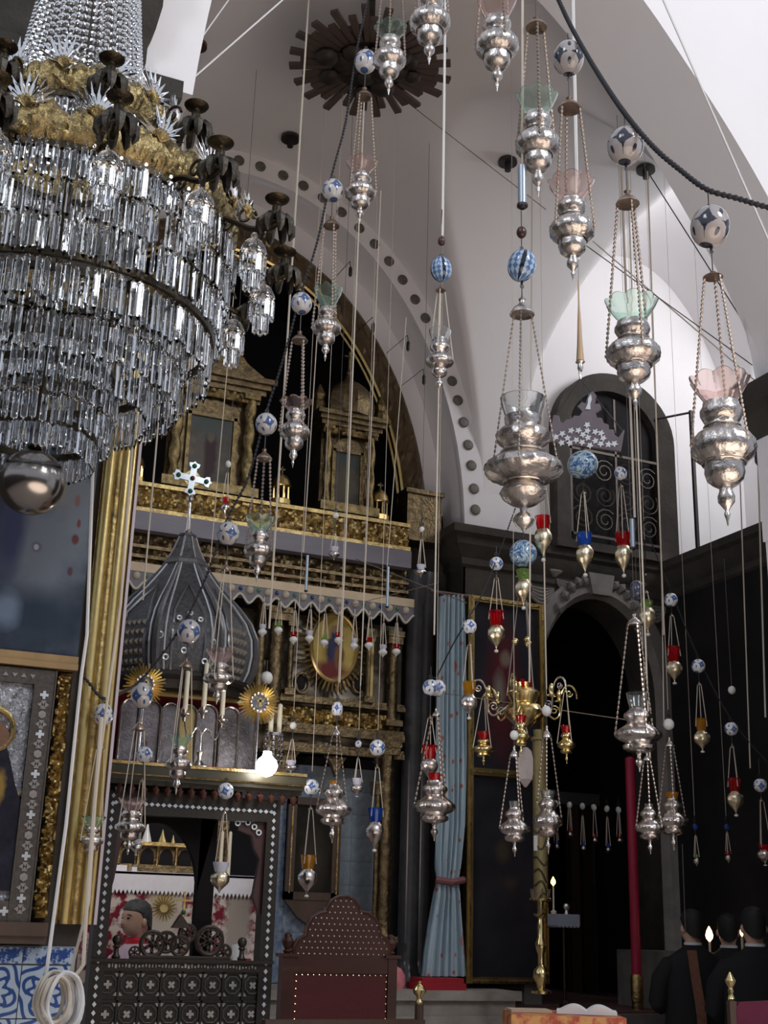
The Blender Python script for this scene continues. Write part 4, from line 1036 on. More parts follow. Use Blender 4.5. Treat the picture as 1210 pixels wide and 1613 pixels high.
# ---- inlaid wooden screen
bx = PT(285, 1600); s = mpp(bx)
z0t = 0.0
xa, xb_ = PT(138, 1530).x, PT(424, 1530).x
tx = (xa+xb_)/2; hw = (xb_-xa)/2
zT = lambda py: PT(285, py).z
sc_ = thing('inlaid_screen', 'dark wooden screen inlaid with rows of pearl diamonds and octagon panels', 'screen', (tx, YT, 0))
pw = 0.075
dk = mat('black_inlaid_wood', (0.010, 0.008, 0.007), 0.42, col2=(0.032, 0.025, 0.021), nscale=60, spec=.35)
zo0, zo1, ztop = zT(1512), zT(1288), zT(1252)
for q in (-1, 1):
    m = MB(); a, b = sorted((q*hw, q*(hw-pw))); m.box(a, b, -.05, .05, 0, ztop); obj('post', m, dk, sc_)
m = MB(); m.box(-hw+pw, hw-pw, -.05, .05, zo1, ztop); obj('top_rail', m, dk, sc_)
m = MB(); m.box(-hw+pw, hw-pw, -.05, .05, zo0-.055, zo0); m.box(-hw, hw, -.07, -.05, zo0-.012, zo0+.004); obj('sill_rail', m, dk, sc_)
m = MB(); m.box(-hw+pw, hw-pw, -.03, .03, 0, zo0-.055); obj('lower_panel', m, dk, sc_)
pd = placer(dia_mesh(4.2*s), 'pearl_diamond', M['pearl'], sc_)
nn = int((ztop-0.9)/(12.5*s))
for k in range(nn):
    for q in (-1, 1):
        pd(q*(hw-pw/2), -.052, ztop-.03-k*12.5*s)
nn = int((2*hw-pw)/(9.5*s))
for k in range(nn): pd(-hw+pw/2+(2*hw-pw)*(k+.5)/nn, -.052, zo1+.055, PI/2)
# panels: two rows of eight octagons with pearl rosettes
oct_r = 12.5*s
pr = placer(cross_mesh(6*s), 'pearl_rosette', M['pearl_dull'], sc_)
mo = MB()
for k in range(8):
    a = PI/8+PI/4*k; b = PI/8+PI/4*(k+1)
mo.tube([(13.5*s*math.cos(PI/8+PI/4*k), 0, 13.5*s*math.sin(PI/8+PI/4*k)) for k in range(8)], 1.3*s, 4, closed=True)
po = placer(mo, 'octagon_frame', mat('grey_inlay_frame', (0.17, 0.155, 0.145), 0.35, 0.2, col2=(0.10, 0.09, 0.085), nscale=50), sc_)
ptri = placer(tri_mesh(4.0*s), 'pearl_corner', M['pearl_dull'], sc_)
for r in range(2):
    zc_ = zo0-.055-(20+43*r)*s
    for k in range(8):
        xc = -hw+pw*.6+(2*hw-pw*1.2)*(k+.5)/8
        po(xc, -.034, zc_); pr(xc, -.034, zc_, PI/4 if k % 2 else 0)
        for qx, qz, ro in ((-1, -1, 0), (1, -1, 0), (-1, 1, PI), (1, 1, PI)): ptri(xc+qx*13.5*s, -.032, zc_+qz*14*s, ro)
for k in range(8):
    for r in range(3):
        xc = -hw+pw*.6+(2*hw-pw*1.2)*k/8
        m = MB()
    m = MB(); m.box(xc-1.6*s, xc+1.6*s, -.042, -.03, 0.55, zo0-.055); obj('stile', m, dk, sc_)
for r in range(3):
    z_ = zo0-.057-43*r*s; m = MB(); m.box(-hw+pw, hw-pw, -.042, -.03, z_-2*s, z_+1*s); obj('cross_rail', m, dk, sc_)
# small pearl specks along the sill rail (a worn inlaid inscription)
for k in range(46):
    rr = random.Random(k); m = MB(); xx = -hw+pw+.02+(2*hw-2*pw-.04)*k/45; w_ = rr.uniform(.5, 1.8)*s; h_ = rr.uniform(1, 3)*s; zz_ = zo0-.03+rr.uniform(-1, 1)*s
    m.box(xx-w_, xx+w_, -.053, -.048, zz_-h_, zz_+h_); obj('inlay_chip', m, M['pearl_dull'], sc_)
# inner arched board behind the opening
arcx0, arcx1 = PT(175, 1400).x-tx, PT(318, 1400).x-tx
yy = .10
m = MB(); ac = (arcx0+arcx1)/2; ah = (arcx1-arcx0)/2; zsp_ = zT(1405); zap = zT(1296)
A = [(ac+ah*math.cos(PI-PI*i/20), zsp_+(zap-zsp_)*math.sin(PI*i/20)) for i in range(21)]
B = [(max(-hw+pw*.5, min(PT(345, 1400).x-tx, ac+(ah+.12)*math.cos(PI-PI*i/20)*1.6)), zo1+.06) for i in range(21)]
strip(m, A, B, yy, yy); strip(m, A, A, yy, yy+.05)
m.box(arcx1, PT(345, 1400).x-tx, yy, yy+.06, zo0-.1, zo1+.06); m.box(-hw+.03, arcx0, yy, yy+.06, zo0-.1, zo1+.06)
obj('arched_board', m, mat('blackened_board', (0.009, 0.007, 0.007), 0.7, spec=.1), sc_)
# reddish inlaid side leaves with pearl rosettes in the corners
for q, (px, py) in enumerate(((388, 1296), (380, 1291), (396, 1290), (372, 1297), (398, 1303), (405, 1312), (178, 1300), (174, 1316), (172, 1333))):
    p = PT(px, py); m = MB(); m.torus(4*s, 1.6*s, (0, 0, 0), 12, 5, 'y'); obj('pearl_ring', m, M['pearl'], sc_, (p.x-tx, -.03, p.z), smooth=True)
m = MB(); m.prism([(hw-pw, zo1), (hw-pw-50*s, zo1), (hw-pw-46*s, zo1-14*s), (hw-pw-22*s, zo1-22*s), (hw-pw-16*s, zo1-44*s), (hw-pw-6*s, zo1-60*s), (hw-pw-14*s, zo1-120*s), (hw-pw, zo1-150*s)], -.02, .02)
obj('corner_bracket', m, mat('reddish_brown_board', (0.035, 0.012, 0.014), 0.4, col2=(0.06, 0.022, 0.022), nscale=12), sc_); m = MB()
m.prism([(-hw+pw, zo1), (-hw+pw+30*s, zo1), (-hw+pw+22*s, zo1-20*s), (-hw+pw+10*s, zo1-46*s), (-hw+pw+4*s, zo1-100*s), (-hw+pw, zo1-120*s)][::-1], -.02, .02)
obj('corner_bracket', m, bpy.data.materials['reddish_brown_board'], sc_)
# carved wooden cresting with finials on the sill
cr = thing('carved_cresting', 'dark pierced wooden cresting with round scrolls standing on the screen sill', 'cresting', (tx, YT, zo0))
for px, py, r in ((240, 1487, 22), (262, 1484, 18), (295, 1470, 16), (330, 1482, 25), (283, 1490, 17), (352, 1500, 14), (212, 1500, 10)):
    p = PT(px, py); cx_, cz_ = p.x-tx, p.z-zo0; R = r*s
    m = MB(); m.torus(R*.86, R*.14, (cx_, 0, cz_), 22, 6, 'y')
    for k in range(6):
        a = k*PI/3; m.torus(R*.3, R*.11, (cx_+R*.48*math.cos(a), 0, cz_+R*.48*math.sin(a)), 10, 5, 'y')
    m.sphere(R*.22, (cx_, -.005, cz_), 8, 6)
    obj('scroll_rosette', m, mat('polished_carving', (0.030, 0.022, 0.018), 0.28, col2=(0.055, 0.04, 0.03), nscale=20) if 'pcarv' not in M else M['pcarv'], cr, smooth=True); M['pcarv'] = bpy.data.materials['polished_carving']
m = MB(); m.box(PT(205, 1500).x-tx, PT(362, 1500).x-tx, -.02, .02, 0, .02); m.prism([(PT(283, 1460).x-tx, zT(1440)-zo0), (PT(300, 1460).x-tx, zT(1462)-zo0), (PT(270, 1460).x-tx, zT(1462)-zo0)], -.02, .02); obj('base_rail', m, M['pcarv'], cr)
for px in (182, 380):
    p = PT(px, 1512); m = MB(); m.lathe([(.018, 0), (.024, .01), (.014, .025), (.012, .05), (.02, .06), (.014, .068), (.022, .08), (.026, .095), (.02, .11), (.006, .118)], 12, (p.x-tx, 0, 0)); obj('finial', m, M['pcarv'], cr, smooth=True)
# gilt cross standing up behind the cresting
p = PT(292, 1462); t = thing('hand_cross', 'small gilt cross rising above the dark cresting', 'cross', (p.x, YT+.06, zo0))
zz_ = p.z-zo0; m = MB(); m.box(-.006, .006, -.006, .006, 0, zT(1404)-zo0); m.box(-.04, .04, -.005, .005, zT(1418)-zo0-.006, zT(1418)-zo0+.006); obj('shaft', m, M['gold_old'], t)
m = MB(); m.sphere(.014, (0, 0, zT(1437)-zo0), 8, 6); obj('green_knop', m, mat('green_enamel', (0.03, 0.12, 0.04), 0.2), t, smooth=True)

# ---- shelf over the screen
zs0, zs1 = zT(1243), zT(1210)
sh = thing('moulded_shelf', 'long dark moulded shelf with gilt edge over the inlaid screen', 'shelf', (tx, YT, zs0))
x0s, x1s = PT(150, 1215).x-tx, PT(468, 1228).x-tx
m = MB(); m.box(x0s, x1s, -.16, .75, (zs1-zs0)*.45, zs1-zs0); m.box(x0s, x1s, -.13, .72, (zs1-zs0)*.2, (zs1-zs0)*.45); m.box(x0s, x1s, -.09, .7, 0, (zs1-zs0)*.2); obj('board', m, mat('brown_green_shelf', (0.035, 0.032, 0.022), 0.3, col2=(0.07, 0.06, 0.035), nscale=9), sh)
m = MB(); m.box(x0s, x1s, -.168, -.16, (zs1-zs0)*.86, zs1-zs0); m.box(x0s, x1s, -.138, -.13, (zs1-zs0)*.4, (zs1-zs0)*.45); obj('gilt_edge', m, M['gold_old'], sh)
pt_ = None; dp = MB(); dp.lathe([(.004, -.06), (.016, -.045), (.022, -.02), (.01, -.008), (.016, 0)], 8)
for k in range(17):
    L_ = (x0s+.05+(x1s-x0s-.1)*k/16, -.1, 0)
    if pt_ is None: pt_ = obj('turned_drop', dp, M['wood_red'], sh, L_, smooth=True)
    else: copy_of(pt_, sh, L_)
m = MB(); m.box(x0s+.05, x1s-.3, .05, .7, ztop-zs0+.0, 0); obj('soffit', m, dk, sh)

# ---- red-backed arcade of silver and gilt panels on the shelf
zsh = zs1
ar = thing('panel_arcade', 'arcade of silver and gilt arched panels before crimson cloth on the shelf', 'panels', (tx, YT, zsh))
m = MB(); m.box(PT(182, 1150).x-tx, PT(408, 1150).x-tx, .34, .36, 0, zT(1082)-zsh); obj('crimson_backing', m, M['red_cloth'], ar)
m = MB(); m.box(PT(182, 1150).x-tx, PT(412, 1150).x-tx, .2, .3, -.0, .045); obj('crimson_step', m, M['red_cloth'], ar)
cols = [M['silver_s'], M['silver_leaf'], M['silver_leaf'], M['gold_old'], M['silver_leaf'], M['silver_s'], M['gold_dim']]
for k, (px, w_) in enumerate(((200, 14), (234, 15), (264, 14), (292, 14), (322, 17), (358, 16), (386, 15))):
    p = PT(px, 1150, YT+.24); w = w_*s; h = zT(1112)-zsh-.05
    m = MB(); m.prism([(-w, 0), (w, 0), (w, h), (w*.7, h+w*.7), (0, h+w), (-w*.7, h+w*.7), (-w, h)], -.012, .012)
    o = obj('arched_panel', m, mat('dull_panel_%d' % k, (0.20, 0.185, 0.20) if k != 3 else (0.30, 0.23, 0.10), 0.35, 0.7, col2=(0.07, 0.06, 0.065) if k != 3 else (0.2, 0.15, 0.06), nscale=18, bump=.6, bscale=40), ar, (p.x-tx, .22, .045))
    m = MB(); m.tube([(-w*1.08, -.02, 0), (-w*1.08, -.02, h)]+[(w*1.08*math.cos(PI-PI*i/10), -.02, h+w*1.1*math.sin(PI*i/10)) for i in range(11)]+[(w*1.08, -.02, 0)], 1.8*s, 6); obj('tubular_arch', m, M['silver_s'], o, smooth=True)
m = MB(); m.box(PT(182, 1080).x-tx, PT(408, 1080).x-tx, .28, .38, zT(1086)-zsh, zT(1080)-zsh); obj('gilt_lintel', m, M['gold'], ar)

# ---- onion canopy: eight-sided, ribbed, with studded facets
oc_ = PT(276, 1085, YT+.42); CX, CY = oc_.x, oc_.y
zq = lambda py: zat(CX, CY, py)
zb = zq(1074); s2 = mpp(oc_)
cn = thing('onion_canopy', 'ribbed grey onion-shaped canopy with studded facets over the throne', 'canopy', (CX, CY, zb))
prof = [(112, 1080), (121, 1060), (125, 1035), (123, 1010), (112, 985), (92, 960), (68, 935), (47, 910), (34, 893)]
R = [(r*s2*1.0, zq(p)-zb) for r, p in prof]
a0 = camA = math.atan2(-CY, -CX)+PI/8+0.12
n8 = 8
cm = mat('pewter_grey_panel', (0.035, 0.034, 0.038), 0.3, 0.3, col2=(0.12, 0.117, 0.125), nscale=40, bump=.6, bscale=70, bdist=.01)
for k in range(n8):
    a, b = a0+2*PI*k/8, a0+2*PI*(k+1)/8
    m = MB(); vs = []
    for r, z in R: vs += [(r*math.cos(a), r*math.sin(a), z), (r*math.cos(b), r*math.sin(b), z)]
    m.add(vs, [(2*j, 2*j+1, 2*j+3, 2*j+2) for j in range(len(R)-1)])
    f = obj('facet', m, cm, cn, smooth=60)
    # rib along the corner
    m = MB(); m.tube([(r*1.015*math.cos(a), r*1.015*math.sin(a), z) for r, z in R], [5.5*s2]*3+[5*s2, 4.5*s2, 4*s2, 3.5*s2, 3*s2, 2.6*s2], 6); obj('rib', m, mat('grey_rib', (0.19, 0.185, 0.19), 0.28, 0.5, col2=(0.10, 0.098, 0.1), nscale=60) if k == 0 else bpy.data.materials['grey_rib'], cn, smooth=True)
    # white fillets either side of the rib and inner border of the facet
    for u in (.13, .87):
        m = MB(); m.tube([((r*1.012)*(math.cos(a)*(1-u)+math.cos(b)*u), (r*1.012)*(math.sin(a)*(1-u)+math.sin(b)*u), z) for r, z in R], 1.6*s2, 4); obj('pale_fillet', m, M['pearl'], f)
    m = MB()
    m.tube([((r*1.01)*(math.cos(a)*(1-u)+math.cos(b)*u), (r*1.01)*(math.sin(a)*(1-u)+math.sin(b)*u), z) for u, (r, z) in [(.24, R[0]), (.24, R[2]), (.24, R[4]), (.33, R[5]), (.5, R[6]), (.67, R[5]), (.76, R[4]), (.76, R[2]), (.76, R[0])]], 2.6*s2, 5); obj('inner_border', m, bpy.data.materials['grey_rib'], f, smooth=True)
    # pyramid studs
    sm = M['pearl_dull'] if k % 2 else mat('stud_%d' % k, (0.20, 0.17, 0.14), 0.35, 0.3)
    if k % 2 == 1 or True:
        kk = round(((a+b)/2-math.atan2(-CY, -CX))/(PI/4)) % 8
        if kk in (0,): continue
        m = MB()
        for j in range(6):
            for i in range(5):
                t = (j+.6)/7.0*4; j0 = int(t); ft = t-j0
                r = R[j0][0]*(1-ft)+R[min(j0+1, 8)][0]*ft; z = R[j0][1]*(1-ft)+R[min(j0+1, 8)][1]*ft
                u = .30+.40*i/4
                P = Vector((r*(math.cos(a)*(1-u)+math.cos(b)*u), r*(math.sin(a)*(1-u)+math.sin(b)*u), z))
                nrm = Vector((math.cos((a+b)/2), math.sin((a+b)/2), 0)); tg = Vector((-nrm.y, nrm.x, 0)); up = Vector((0, 0, 1)); h = 3.9*s2
                vsx = [P+tg*h+up*h*1.3, P-tg*h+up*h*1.3, P-tg*h-up*h*1.3, P+tg*h-up*h*1.3, P+nrm*5*s2]
                q = MB(); q.add(vsx, [(0, 1, 4), (1, 2, 4), (2, 3, 4), (3, 0, 4)])
                obj('stud', q, sm, f)
m = MB(); m.lathe([(116*s2, -.05), (120*s2, -.03), (120*s2, -.01), (112*s2, .0)], 8, a0=a0); m.lathe([(106*s2, -.10), (110*s2, -.05)], 8, a0=a0); obj('base_moulding', m, dk, cn)
m = MB(); m.lathe([(35*s2, zq(897)-zb), (38*s2, zq(893)-zb), (38*s2, zq(888)-zb), (33*s2, zq(884)-zb)], 8, a0=a0); obj('collar', m, bpy.data.materials['grey_rib'], cn)
m = MB(); m.lathe([(32*s2, zq(886)-zb), (22*s2, zq(868)-zb), (14*s2, zq(848)-zb), (15*s2, zq(846)-zb), (15*s2, zq(843)-zb), (10*s2, zq(841)-zb)], 8, a0=a0); obj('upper_cone', m, cm, cn)
for k in range(8):
    a = a0+2*PI*k/8; m = MB(); m.tube([(r*s2*math.cos(a), r*s2*math.sin(a), zq(p)-zb) for r, p in ((32.5, 886), (22.5, 868), (14.5, 848))], 1.8*s2, 5); obj('cone_rib', m, M['pearl_dull'], cn)
m = MB(); m.lathe([(6*s2, zq(843)-zb), (7*s2, zq(838)-zb), (4*s2, zq(834)-zb), (1.8*s2, zq(792)-zb), (5.5*s2, zq(789)-zb), (6*s2, zq(785)-zb), (3*s2, zq(781)-zb)], 12); obj('spire', m, M['silver_s'], cn, smooth=True)
kf = [k for k in range(8) if round((a0+2*PI*(k+.5)/8-math.atan2(-CY, -CX))/(PI/4)) % 8 == 0]
am = math.atan2(-CY, -CX) if not kf else a0+2*PI*(kf[0]+.5)/8
for du, py, r in ((.0, 1006, 4), (.06, 998, 3), (-.06, 998, 3), (.0, 990, 3), (-.16, 1026, 5), (.14, 1030, 4), (-.02, 1046, 4), (.1, 1060, 4), (-.12, 1058, 4)):
    rr_ = 121*s2*math.cos(PI/8)*1.02; q = MB(); q.torus(r*s2, 1.5*s2, (0, 0, 0), 12, 5, 'x'); o = obj('pearl_ring', q, M['pearl'], cn, (rr_*math.cos(am)-du*math.sin(am), rr_*math.sin(am)+du*math.cos(am), zq(py)-zb), smooth=True); o.rotation_euler = (0, 0, am)
# jewelled cross
zc_ = zq(754)-zb; k = s2*1.0
cr_ = []
def armpts(L, w): return [(-w, w), (-w*.9, L*.6), (-w*1.5, L*.68), (-w*1.7, L*.86), (-w*.5, L*.9), (0, L), (w*.5, L*.9), (w*1.7, L*.86), (w*1.5, L*.68), (w*.9, L*.6)]
ol = []
for q in range(4):
    th = -q*PI/2; L = 34*k if q in (1, 3) else 31*k
    for x, z in armpts(L, 5.5*k): ol.append((x*math.cos(th)-z*math.sin(th), x*math.sin(th)+z*math.cos(th)))
m = MB(); m.prism([(x, z) for x, z in ol][::-1], -.008, .008); cro = obj('jewelled_cross', m, mat('white_enamel_silver', (0.50, 0.54, 0.58), 0.25, 0.3), cn, (0, 0, zc_)); zc_ = 0.0
m = MB(); m.prism([(x*.42, z*.42+zc_) for x, z in [(34*k*math.cos(t_*PI/6), 34*k*math.sin(t_*PI/6)) for t_ in range(12)]], -.003, .003); obj('filigree', m, M['gold_old'], cro)
for dx, dz, c_ in ((0, 0, 'r'), (0, 22, 'g'), (0, -23, 'g'), (-24, 0, 'g'), (24, 0, 'g')):
    m = MB(); m.sphere(4.2*k, (dx*k, -.010, zc_+dz*k), 10, 6)
    obj('jewel', m, mat('red_jewel', (0.12, 0.01, 0.02), 0.1) if c_ == 'r' else (bpy.data.materials.get('green_jewel') or mat('green_jewel', (0.01, 0.10, 0.06), 0.1)), cro, smooth=True)
cro.rotation_euler = (0, 0.09, 0); 

# ---- candelabra on the shelf
def candelabrum(label, cx, base, lit):
    b = PT(cx, base, YT-.02); s = mpp(b); Z = lambda py: zat(b.x, b.y, py)-b.z
    t = thing('silver_candelabrum', label, 'candelabrum', (b.x, b.y, zsh))
    m = MB(); h0 = Z(base-58); m.lathe([(16*s, 0), (16*s, 4*s), (8*s, 9*s), (3*s, 14*s), (4*s, 20*s), (6*s, 26*s), (2.5*s, 32*s), (3.5*s, 44*s), (2*s, 50*s), (2*s, h0)], 14); obj('stem', m, M['silver_s'], t, smooth=True)
    for dx, dz, cl in ((-29, 86, 63), (1, 93, 72), (32, 82, 48)):
        x = dx*s; zt_ = dz*s
        if abs(dx) > 5:
            m = MB(); m.tube([(x*(1-math.cos(q/10*PI/2))*1.0 if False else x*q/10, 0, 52*s+(12*s*math.sin(q/10*2*PI)) + (zt_-52*s-10*s)*(q/10)**3) for q in range(11)], 1.6*s, 6); ar_ = obj('branch', m, M['silver_s'], t, smooth=True)
        m = MB(); m.lathe([(3*s, zt_-14*s), (4*s, zt_-8*s), (9*s, zt_-4*s), (10*s, zt_-2*s), (4*s, zt_), (5*s, zt_+5*s)], 12, (x, 0, 0)); obj('drip_pan', m, M['silver_s'], t, smooth=True)
        m = MB(); m.lathe([(4.2*s, zt_+3*s), (4.0*s, zt_+(cl+3)*s), (1.5*s, zt_+(cl+4.5)*s)], 10, (x, 0, 0)); obj('candle', m, M['candle'], t, smooth=True)
    return t
candelabrum('three-branched silver candelabrum with white candles on the shelf', 313, 1208, False)
b = PT(428, 1222, YT+.02); s_c = mpp(b)
t = thing('glass_candle_holder', 'glittering glass candle holder with two candles over the bright lamp', 'candle holder', (b.x, b.y, zsh))
for dx in (-6, 8):
    m = MB(); m.lathe([(4.2*s_c, 66*s_c), (4*s_c, 112*s_c), (1*s_c, 114*s_c)], 10, (dx*s_c, 0, 0)); obj('candle', m, M['candle'], t, smooth=True)
m = MB(); m.lathe([(10*s_c, 0), (10*s_c, 4*s_c), (3*s_c, 9*s_c), (3*s_c, 58*s_c), (15*s_c, 62*s_c), (15*s_c, 66*s_c)], 14); obj('stem', m, M['silver_s'], t, smooth=True)
for k in range(10):
    a = 2*PI*k/10; m = MB()
    for j in range(6): m.bead((14*s_c*math.cos(a), 14*s_c*math.sin(a), (60-8*j)*s_c), (0, 0, 1), 4*s_c, 2.2*s_c)
    obj('crystal_string', m, M['glass'], t)
# the bright bulb
b = PT(420, 1207, YT-.26); t = thing('lit_bulb', 'glaring white electric bulb hanging at the shelf edge', 'light bulb', (b.x, b.y, b.z-16*s_c))
m = MB(); m.lathe([(1*s_c, 0), (9*s_c, 3*s_c), (15*s_c, 10*s_c), (17*s_c, 17*s_c), (14*s_c, 25*s_c), (7*s_c, 32*s_c), (6*s_c, 38*s_c)], 16); obj('globe', m, mat('glowing_bulb', (1, 1, 1), 0.3, emis=(1.0, 0.95, 0.85), estr=26), t, smooth=True)
m = MB(); m.lathe([(6*s_c, 37*s_c), (6.5*s_c, 44*s_c), (3*s_c, 48*s_c)], 10); obj('socket', m, M['silver_s'], t)
m = MB(); m.box(-.006, .006, 0, .12, 42*s_c, 46*s_c); obj('bracket', m, M['brass_dark'], t)
# ---- rayed liturgical fans
def rayfan(label, cx, cy, r, foot):
    c = PT(cx, cy, YT-.06 if cx < 300 else YT+.0); s = mpp(c); zf = zsh
    t = thing('rayed_fan', label, 'liturgical fan', (c.x, c.y, zf)); zc = c.z-zf
    m = MB(); m.lathe([(5*s, 0), (2*s, 4*s), (2*s, zc-8*s)], 8); obj('staff', m, M['silver_s'], t, smooth=True)
    for k in range(36):
        a = 2*PI*k/36; l = (r if k % 3 else r*.86)*s; m = MB()
        m.tube([(13*s*math.cos(a), 0, zc+13*s*math.sin(a)), (l*math.cos(a), 0, zc+l*math.sin(a))], [1.9*s, 1.3*s], 4); obj('ray', m, M['gold'], t)
    m = MB(); m.sphere(14*s, (0, 0, zc), 18, 8); m.v = [(x, y*.25, z) for x, y, z in m.v]; d = obj('medallion', m, M['silver_leaf'], t, smooth=True)
    m = MB()
    for k in range(14):
        a = 2*PI*k/14; m = MB(); m.sphere(2.6*s, (14*s*math.cos(a), -.01, zc+14*s*math.sin(a)), 6, 4); obj('scallop', m, M['silver_s'], d, smooth=True)
    m = MB(); m.box(-2*s, 2*s, -.025, -.015, zc-7*s, zc+7*s); m.box(-5*s, 5*s, -.025, -.015, zc, zc+4*s); obj('gilt_figure', m, M['gold'], d)
rayfan('gold-rayed liturgical fan at the canopy corner behind the spotted ball', 228, 1078, 34, 1200)
rayfan('gold-rayed liturgical fan above the glaring bulb', 408, 1107, 34, 1215)

# ================================================================ ALTAR SEEN THROUGH THE SCREEN
YA = 8.75
def PA(px, py): return PY(px, py, YA)
al = thing('altar_table', 'altar table with lace-edged white cloth and crimson floral front behind the screen', 'altar', (PA(285, 1450).x, YA, 0))
axo = PA(285, 1450).x; xa0, xa1 = PA(120, 1400).x-axo, PA(412, 1400).x-axo; za = PA(285, 1380).z; sA = mpp(PA(285, 1400))
m = MB(); m.box(xa0+.02, xa1-.02, .0, .7, 0.6, za-.01)
obj('floral_front', m, blobmat('crimson_and_ivory_brocade', (0.17, 0.015, 0.03), (0.58, 0.50, 0.44), 13, [(PA(258, 1440).x-axo, PA(258, 1440).z, .11, .34, (0.44, 0.38, 0.31), .35), (PA(375, 1450).x-axo, PA(375, 1450).z, .09, .4, (0.33, 0.28, 0.24), .3), (PA(258, 1425).x-axo, PA(258, 1425).z, .07, .08, (0.50, 0.38, 0.16), .5)], 0.7, con=0.10), al)
lace = [(xa0, za+.015), (xa0, za-.10)]
K = 46
for i in range(K*2+1): lace.append((xa0+(xa1-xa0)*i/(K*2), za-.10-(.03 if i % 2 else 0)))
lace += [(xa1, za-.10), (xa1, za+.015)]
wl = mat('white_lace_linen', (0.74, 0.73, 0.76), 0.8, col2=(0.66, 0.62, 0.64), nscale=14)
m = MB(); m.prism(lace[::-1], -.03, -.015); m.box(xa0, xa1, -.03, .7, za, za+.018); obj('lace_cloth', m, wl, al)
for k in range(3):
    p = PA((258, 290, 356)[k], 1430); m = MB(); R = .085
    for j in range(20):
        a = 2*PI*j/20; m.tube([(p.x-axo+.03*math.cos(a), -.012, p.z+.03*math.sin(a)), (p.x-axo+R*math.cos(a), -.012, p.z+R*math.sin(a))], [.004, .002], 4)
    if k == 0: obj('embroidered_rays', m, M['gold_old'], al)
light('added_altar_light', 'POINT', (PA(215, 1400).x-.25, YA-1.35, 2.45), (0, 0, 0), 30, (1.0, 0.93, 0.86), .12)  # added point light, no lamp seen here, brightens the altar and the man's face
# gilt tabernacle on the altar
p = PA(258, 1378); t = thing('altar_tabernacle', 'low gilt arcaded tabernacle standing on the white altar cloth', 'tabernacle', (p.x, YA+.25, za+.018))
w_ = 62*sA; h_ = 42*sA
m = MB(); m.box(-w_, w_, -.06, .2, 0, h_*.3); m.box(-w_, w_, -.0, .2, h_*.3, h_); obj('body', m, M['gold_dim'], t)
m = MB(); m.box(-w_*1.06, w_*1.06, -.08, .22, h_, h_*1.14); obj('cornice', m, M['gold_old'], t)
for k in range(5):
    xx = -w_+2*w_*k/4; m = MB(); m.lathe([(3.2*sA, h_*.3), (2.6*sA, h_*.5), (2.6*sA, h_*.9), (4*sA, h_)], 8, (xx, -.03, 0)); obj('colonnette', m, M['gold_old'], t, smooth=True)
    if k < 4:
        xc = xx+w_/4; m = MB(); m.prism([(xc-w_*.17, h_*.32), (xc+w_*.17, h_*.32)]+[(xc+w_*.17*math.cos(PI*i/8), h_*.62+w_*.2*math.sin(PI*i/8)) for i in range(9)], -.012, 0); obj('dark_arch', m, M['black'], t)
for dx, h2, r2, mt in ((-16, 34, 9, 'white_bead'), (10, 22, 9, 'gold'), (28, 14, 5, 'gold'), (-52, 12, 8, 'silver_s')):
    m = MB(); m.lathe([(r2*sA, h_*1.14), (r2*.75*sA, h_*1.14+h2*.25*sA), (r2*.35*sA, h_*1.14+h2*.6*sA), (.5*sA, h_*1.14+h2*sA)], 10, (dx*sA, .05, 0)); obj('finial', m, M[mt], t, smooth=True)
p = PA(190, 1372); m = MB(); m.box(-12*sA, 12*sA, 0, .1, 0, 9*sA); m.box(20*sA, 28*sA, 0, .06, 0, 7*sA); o = obj('white_box', m, wl, None, (p.x, YA+.05, za+.019)); tag(o, 'small white boxes on the altar cloth end', 'box')
p = PA(352, 1378); t = thing('reliquary', 'gilt reliquary with glass and candles at the altar end', 'reliquary', (p.x, YA+.25, za+.018))
m = MB(); m.box(-.12, .12, 0, .15, 0, .1); m.box(-.10, .10, .02, .13, .1, .42); obj('case', m, M['gold_dim'], t)
m = MB(); m.prism([(-.12, .42), (.12, .42), (0, .55)], 0, .15); obj('gable', m, M['gold_old'], t)
for x_ in (-.05, .03, .09):
    m = MB(); m.lathe([(.014, 0), (.012, .3), (.004, .31)], 8, (x_, -.06, 0)); obj('candle', m, M['candle'], t)
# tiled wall area right of screen is part of the revetment
# ================================================================ HANGING LAMPS
# profiles: (height fraction from the tip, radius fraction of the widest)
VASE = [(0, .02), (.05, .05), (.09, .10), (.12, .06), (.15, .14), (.19, .26), (.23, .27), (.27, .21), (.30, .20), (.33, .40), (.37, .56), (.42, .62), (.47, .60), (.50, .62), (.53, .80), (.57, .95), (.62, 1.0), (.68, .97), (.73, .84), (.77, .63), (.80, .52), (.83, .50), (.86, .58), (.90, .66), (.94, .66), (.97, .58), (1, .56)]
SQUAT = [(0, .02), (.05, .04), (.09, .09), (.13, .17), (.17, .18), (.20, .10), (.25, .09), (.29, .14), (.31, .48), (.35, .66), (.40, .68), (.43, .55), (.45, .60), (.49, .86), (.55, 1.0), (.60, .98), (.66, .80), (.72, .56), (.76, .46), (.80, .50), (.84, .62), (.89, .60), (.93, .46), (.97, .36), (1, .34)]
BIG = [(0, .02), (.03, .10), (.06, .22), (.10, .28), (.14, .22), (.17, .09), (.21, .10), (.24, .34), (.29, .54), (.33, .60), (.38, .52), (.42, .44), (.44, .58), (.48, .90), (.53, 1.0), (.58, .95), (.63, .74), (.68, .52), (.72, .44), (.75, .52), (.79, .68), (.84, .70), (.88, .60), (.91, .44), (.95, .46), (1, .48)]
HEART = [(0, .03), (.06, .06), (.12, .12), (.17, .20), (.30, .50), (.42, .80), (.54, .97), (.66, 1.0), (.78, .97), (.88, .82), (.95, .62), (1, .56)]
def prof_of(P, h, r): return [(max(f*r, 0.0006), t*h) for t, f in P]
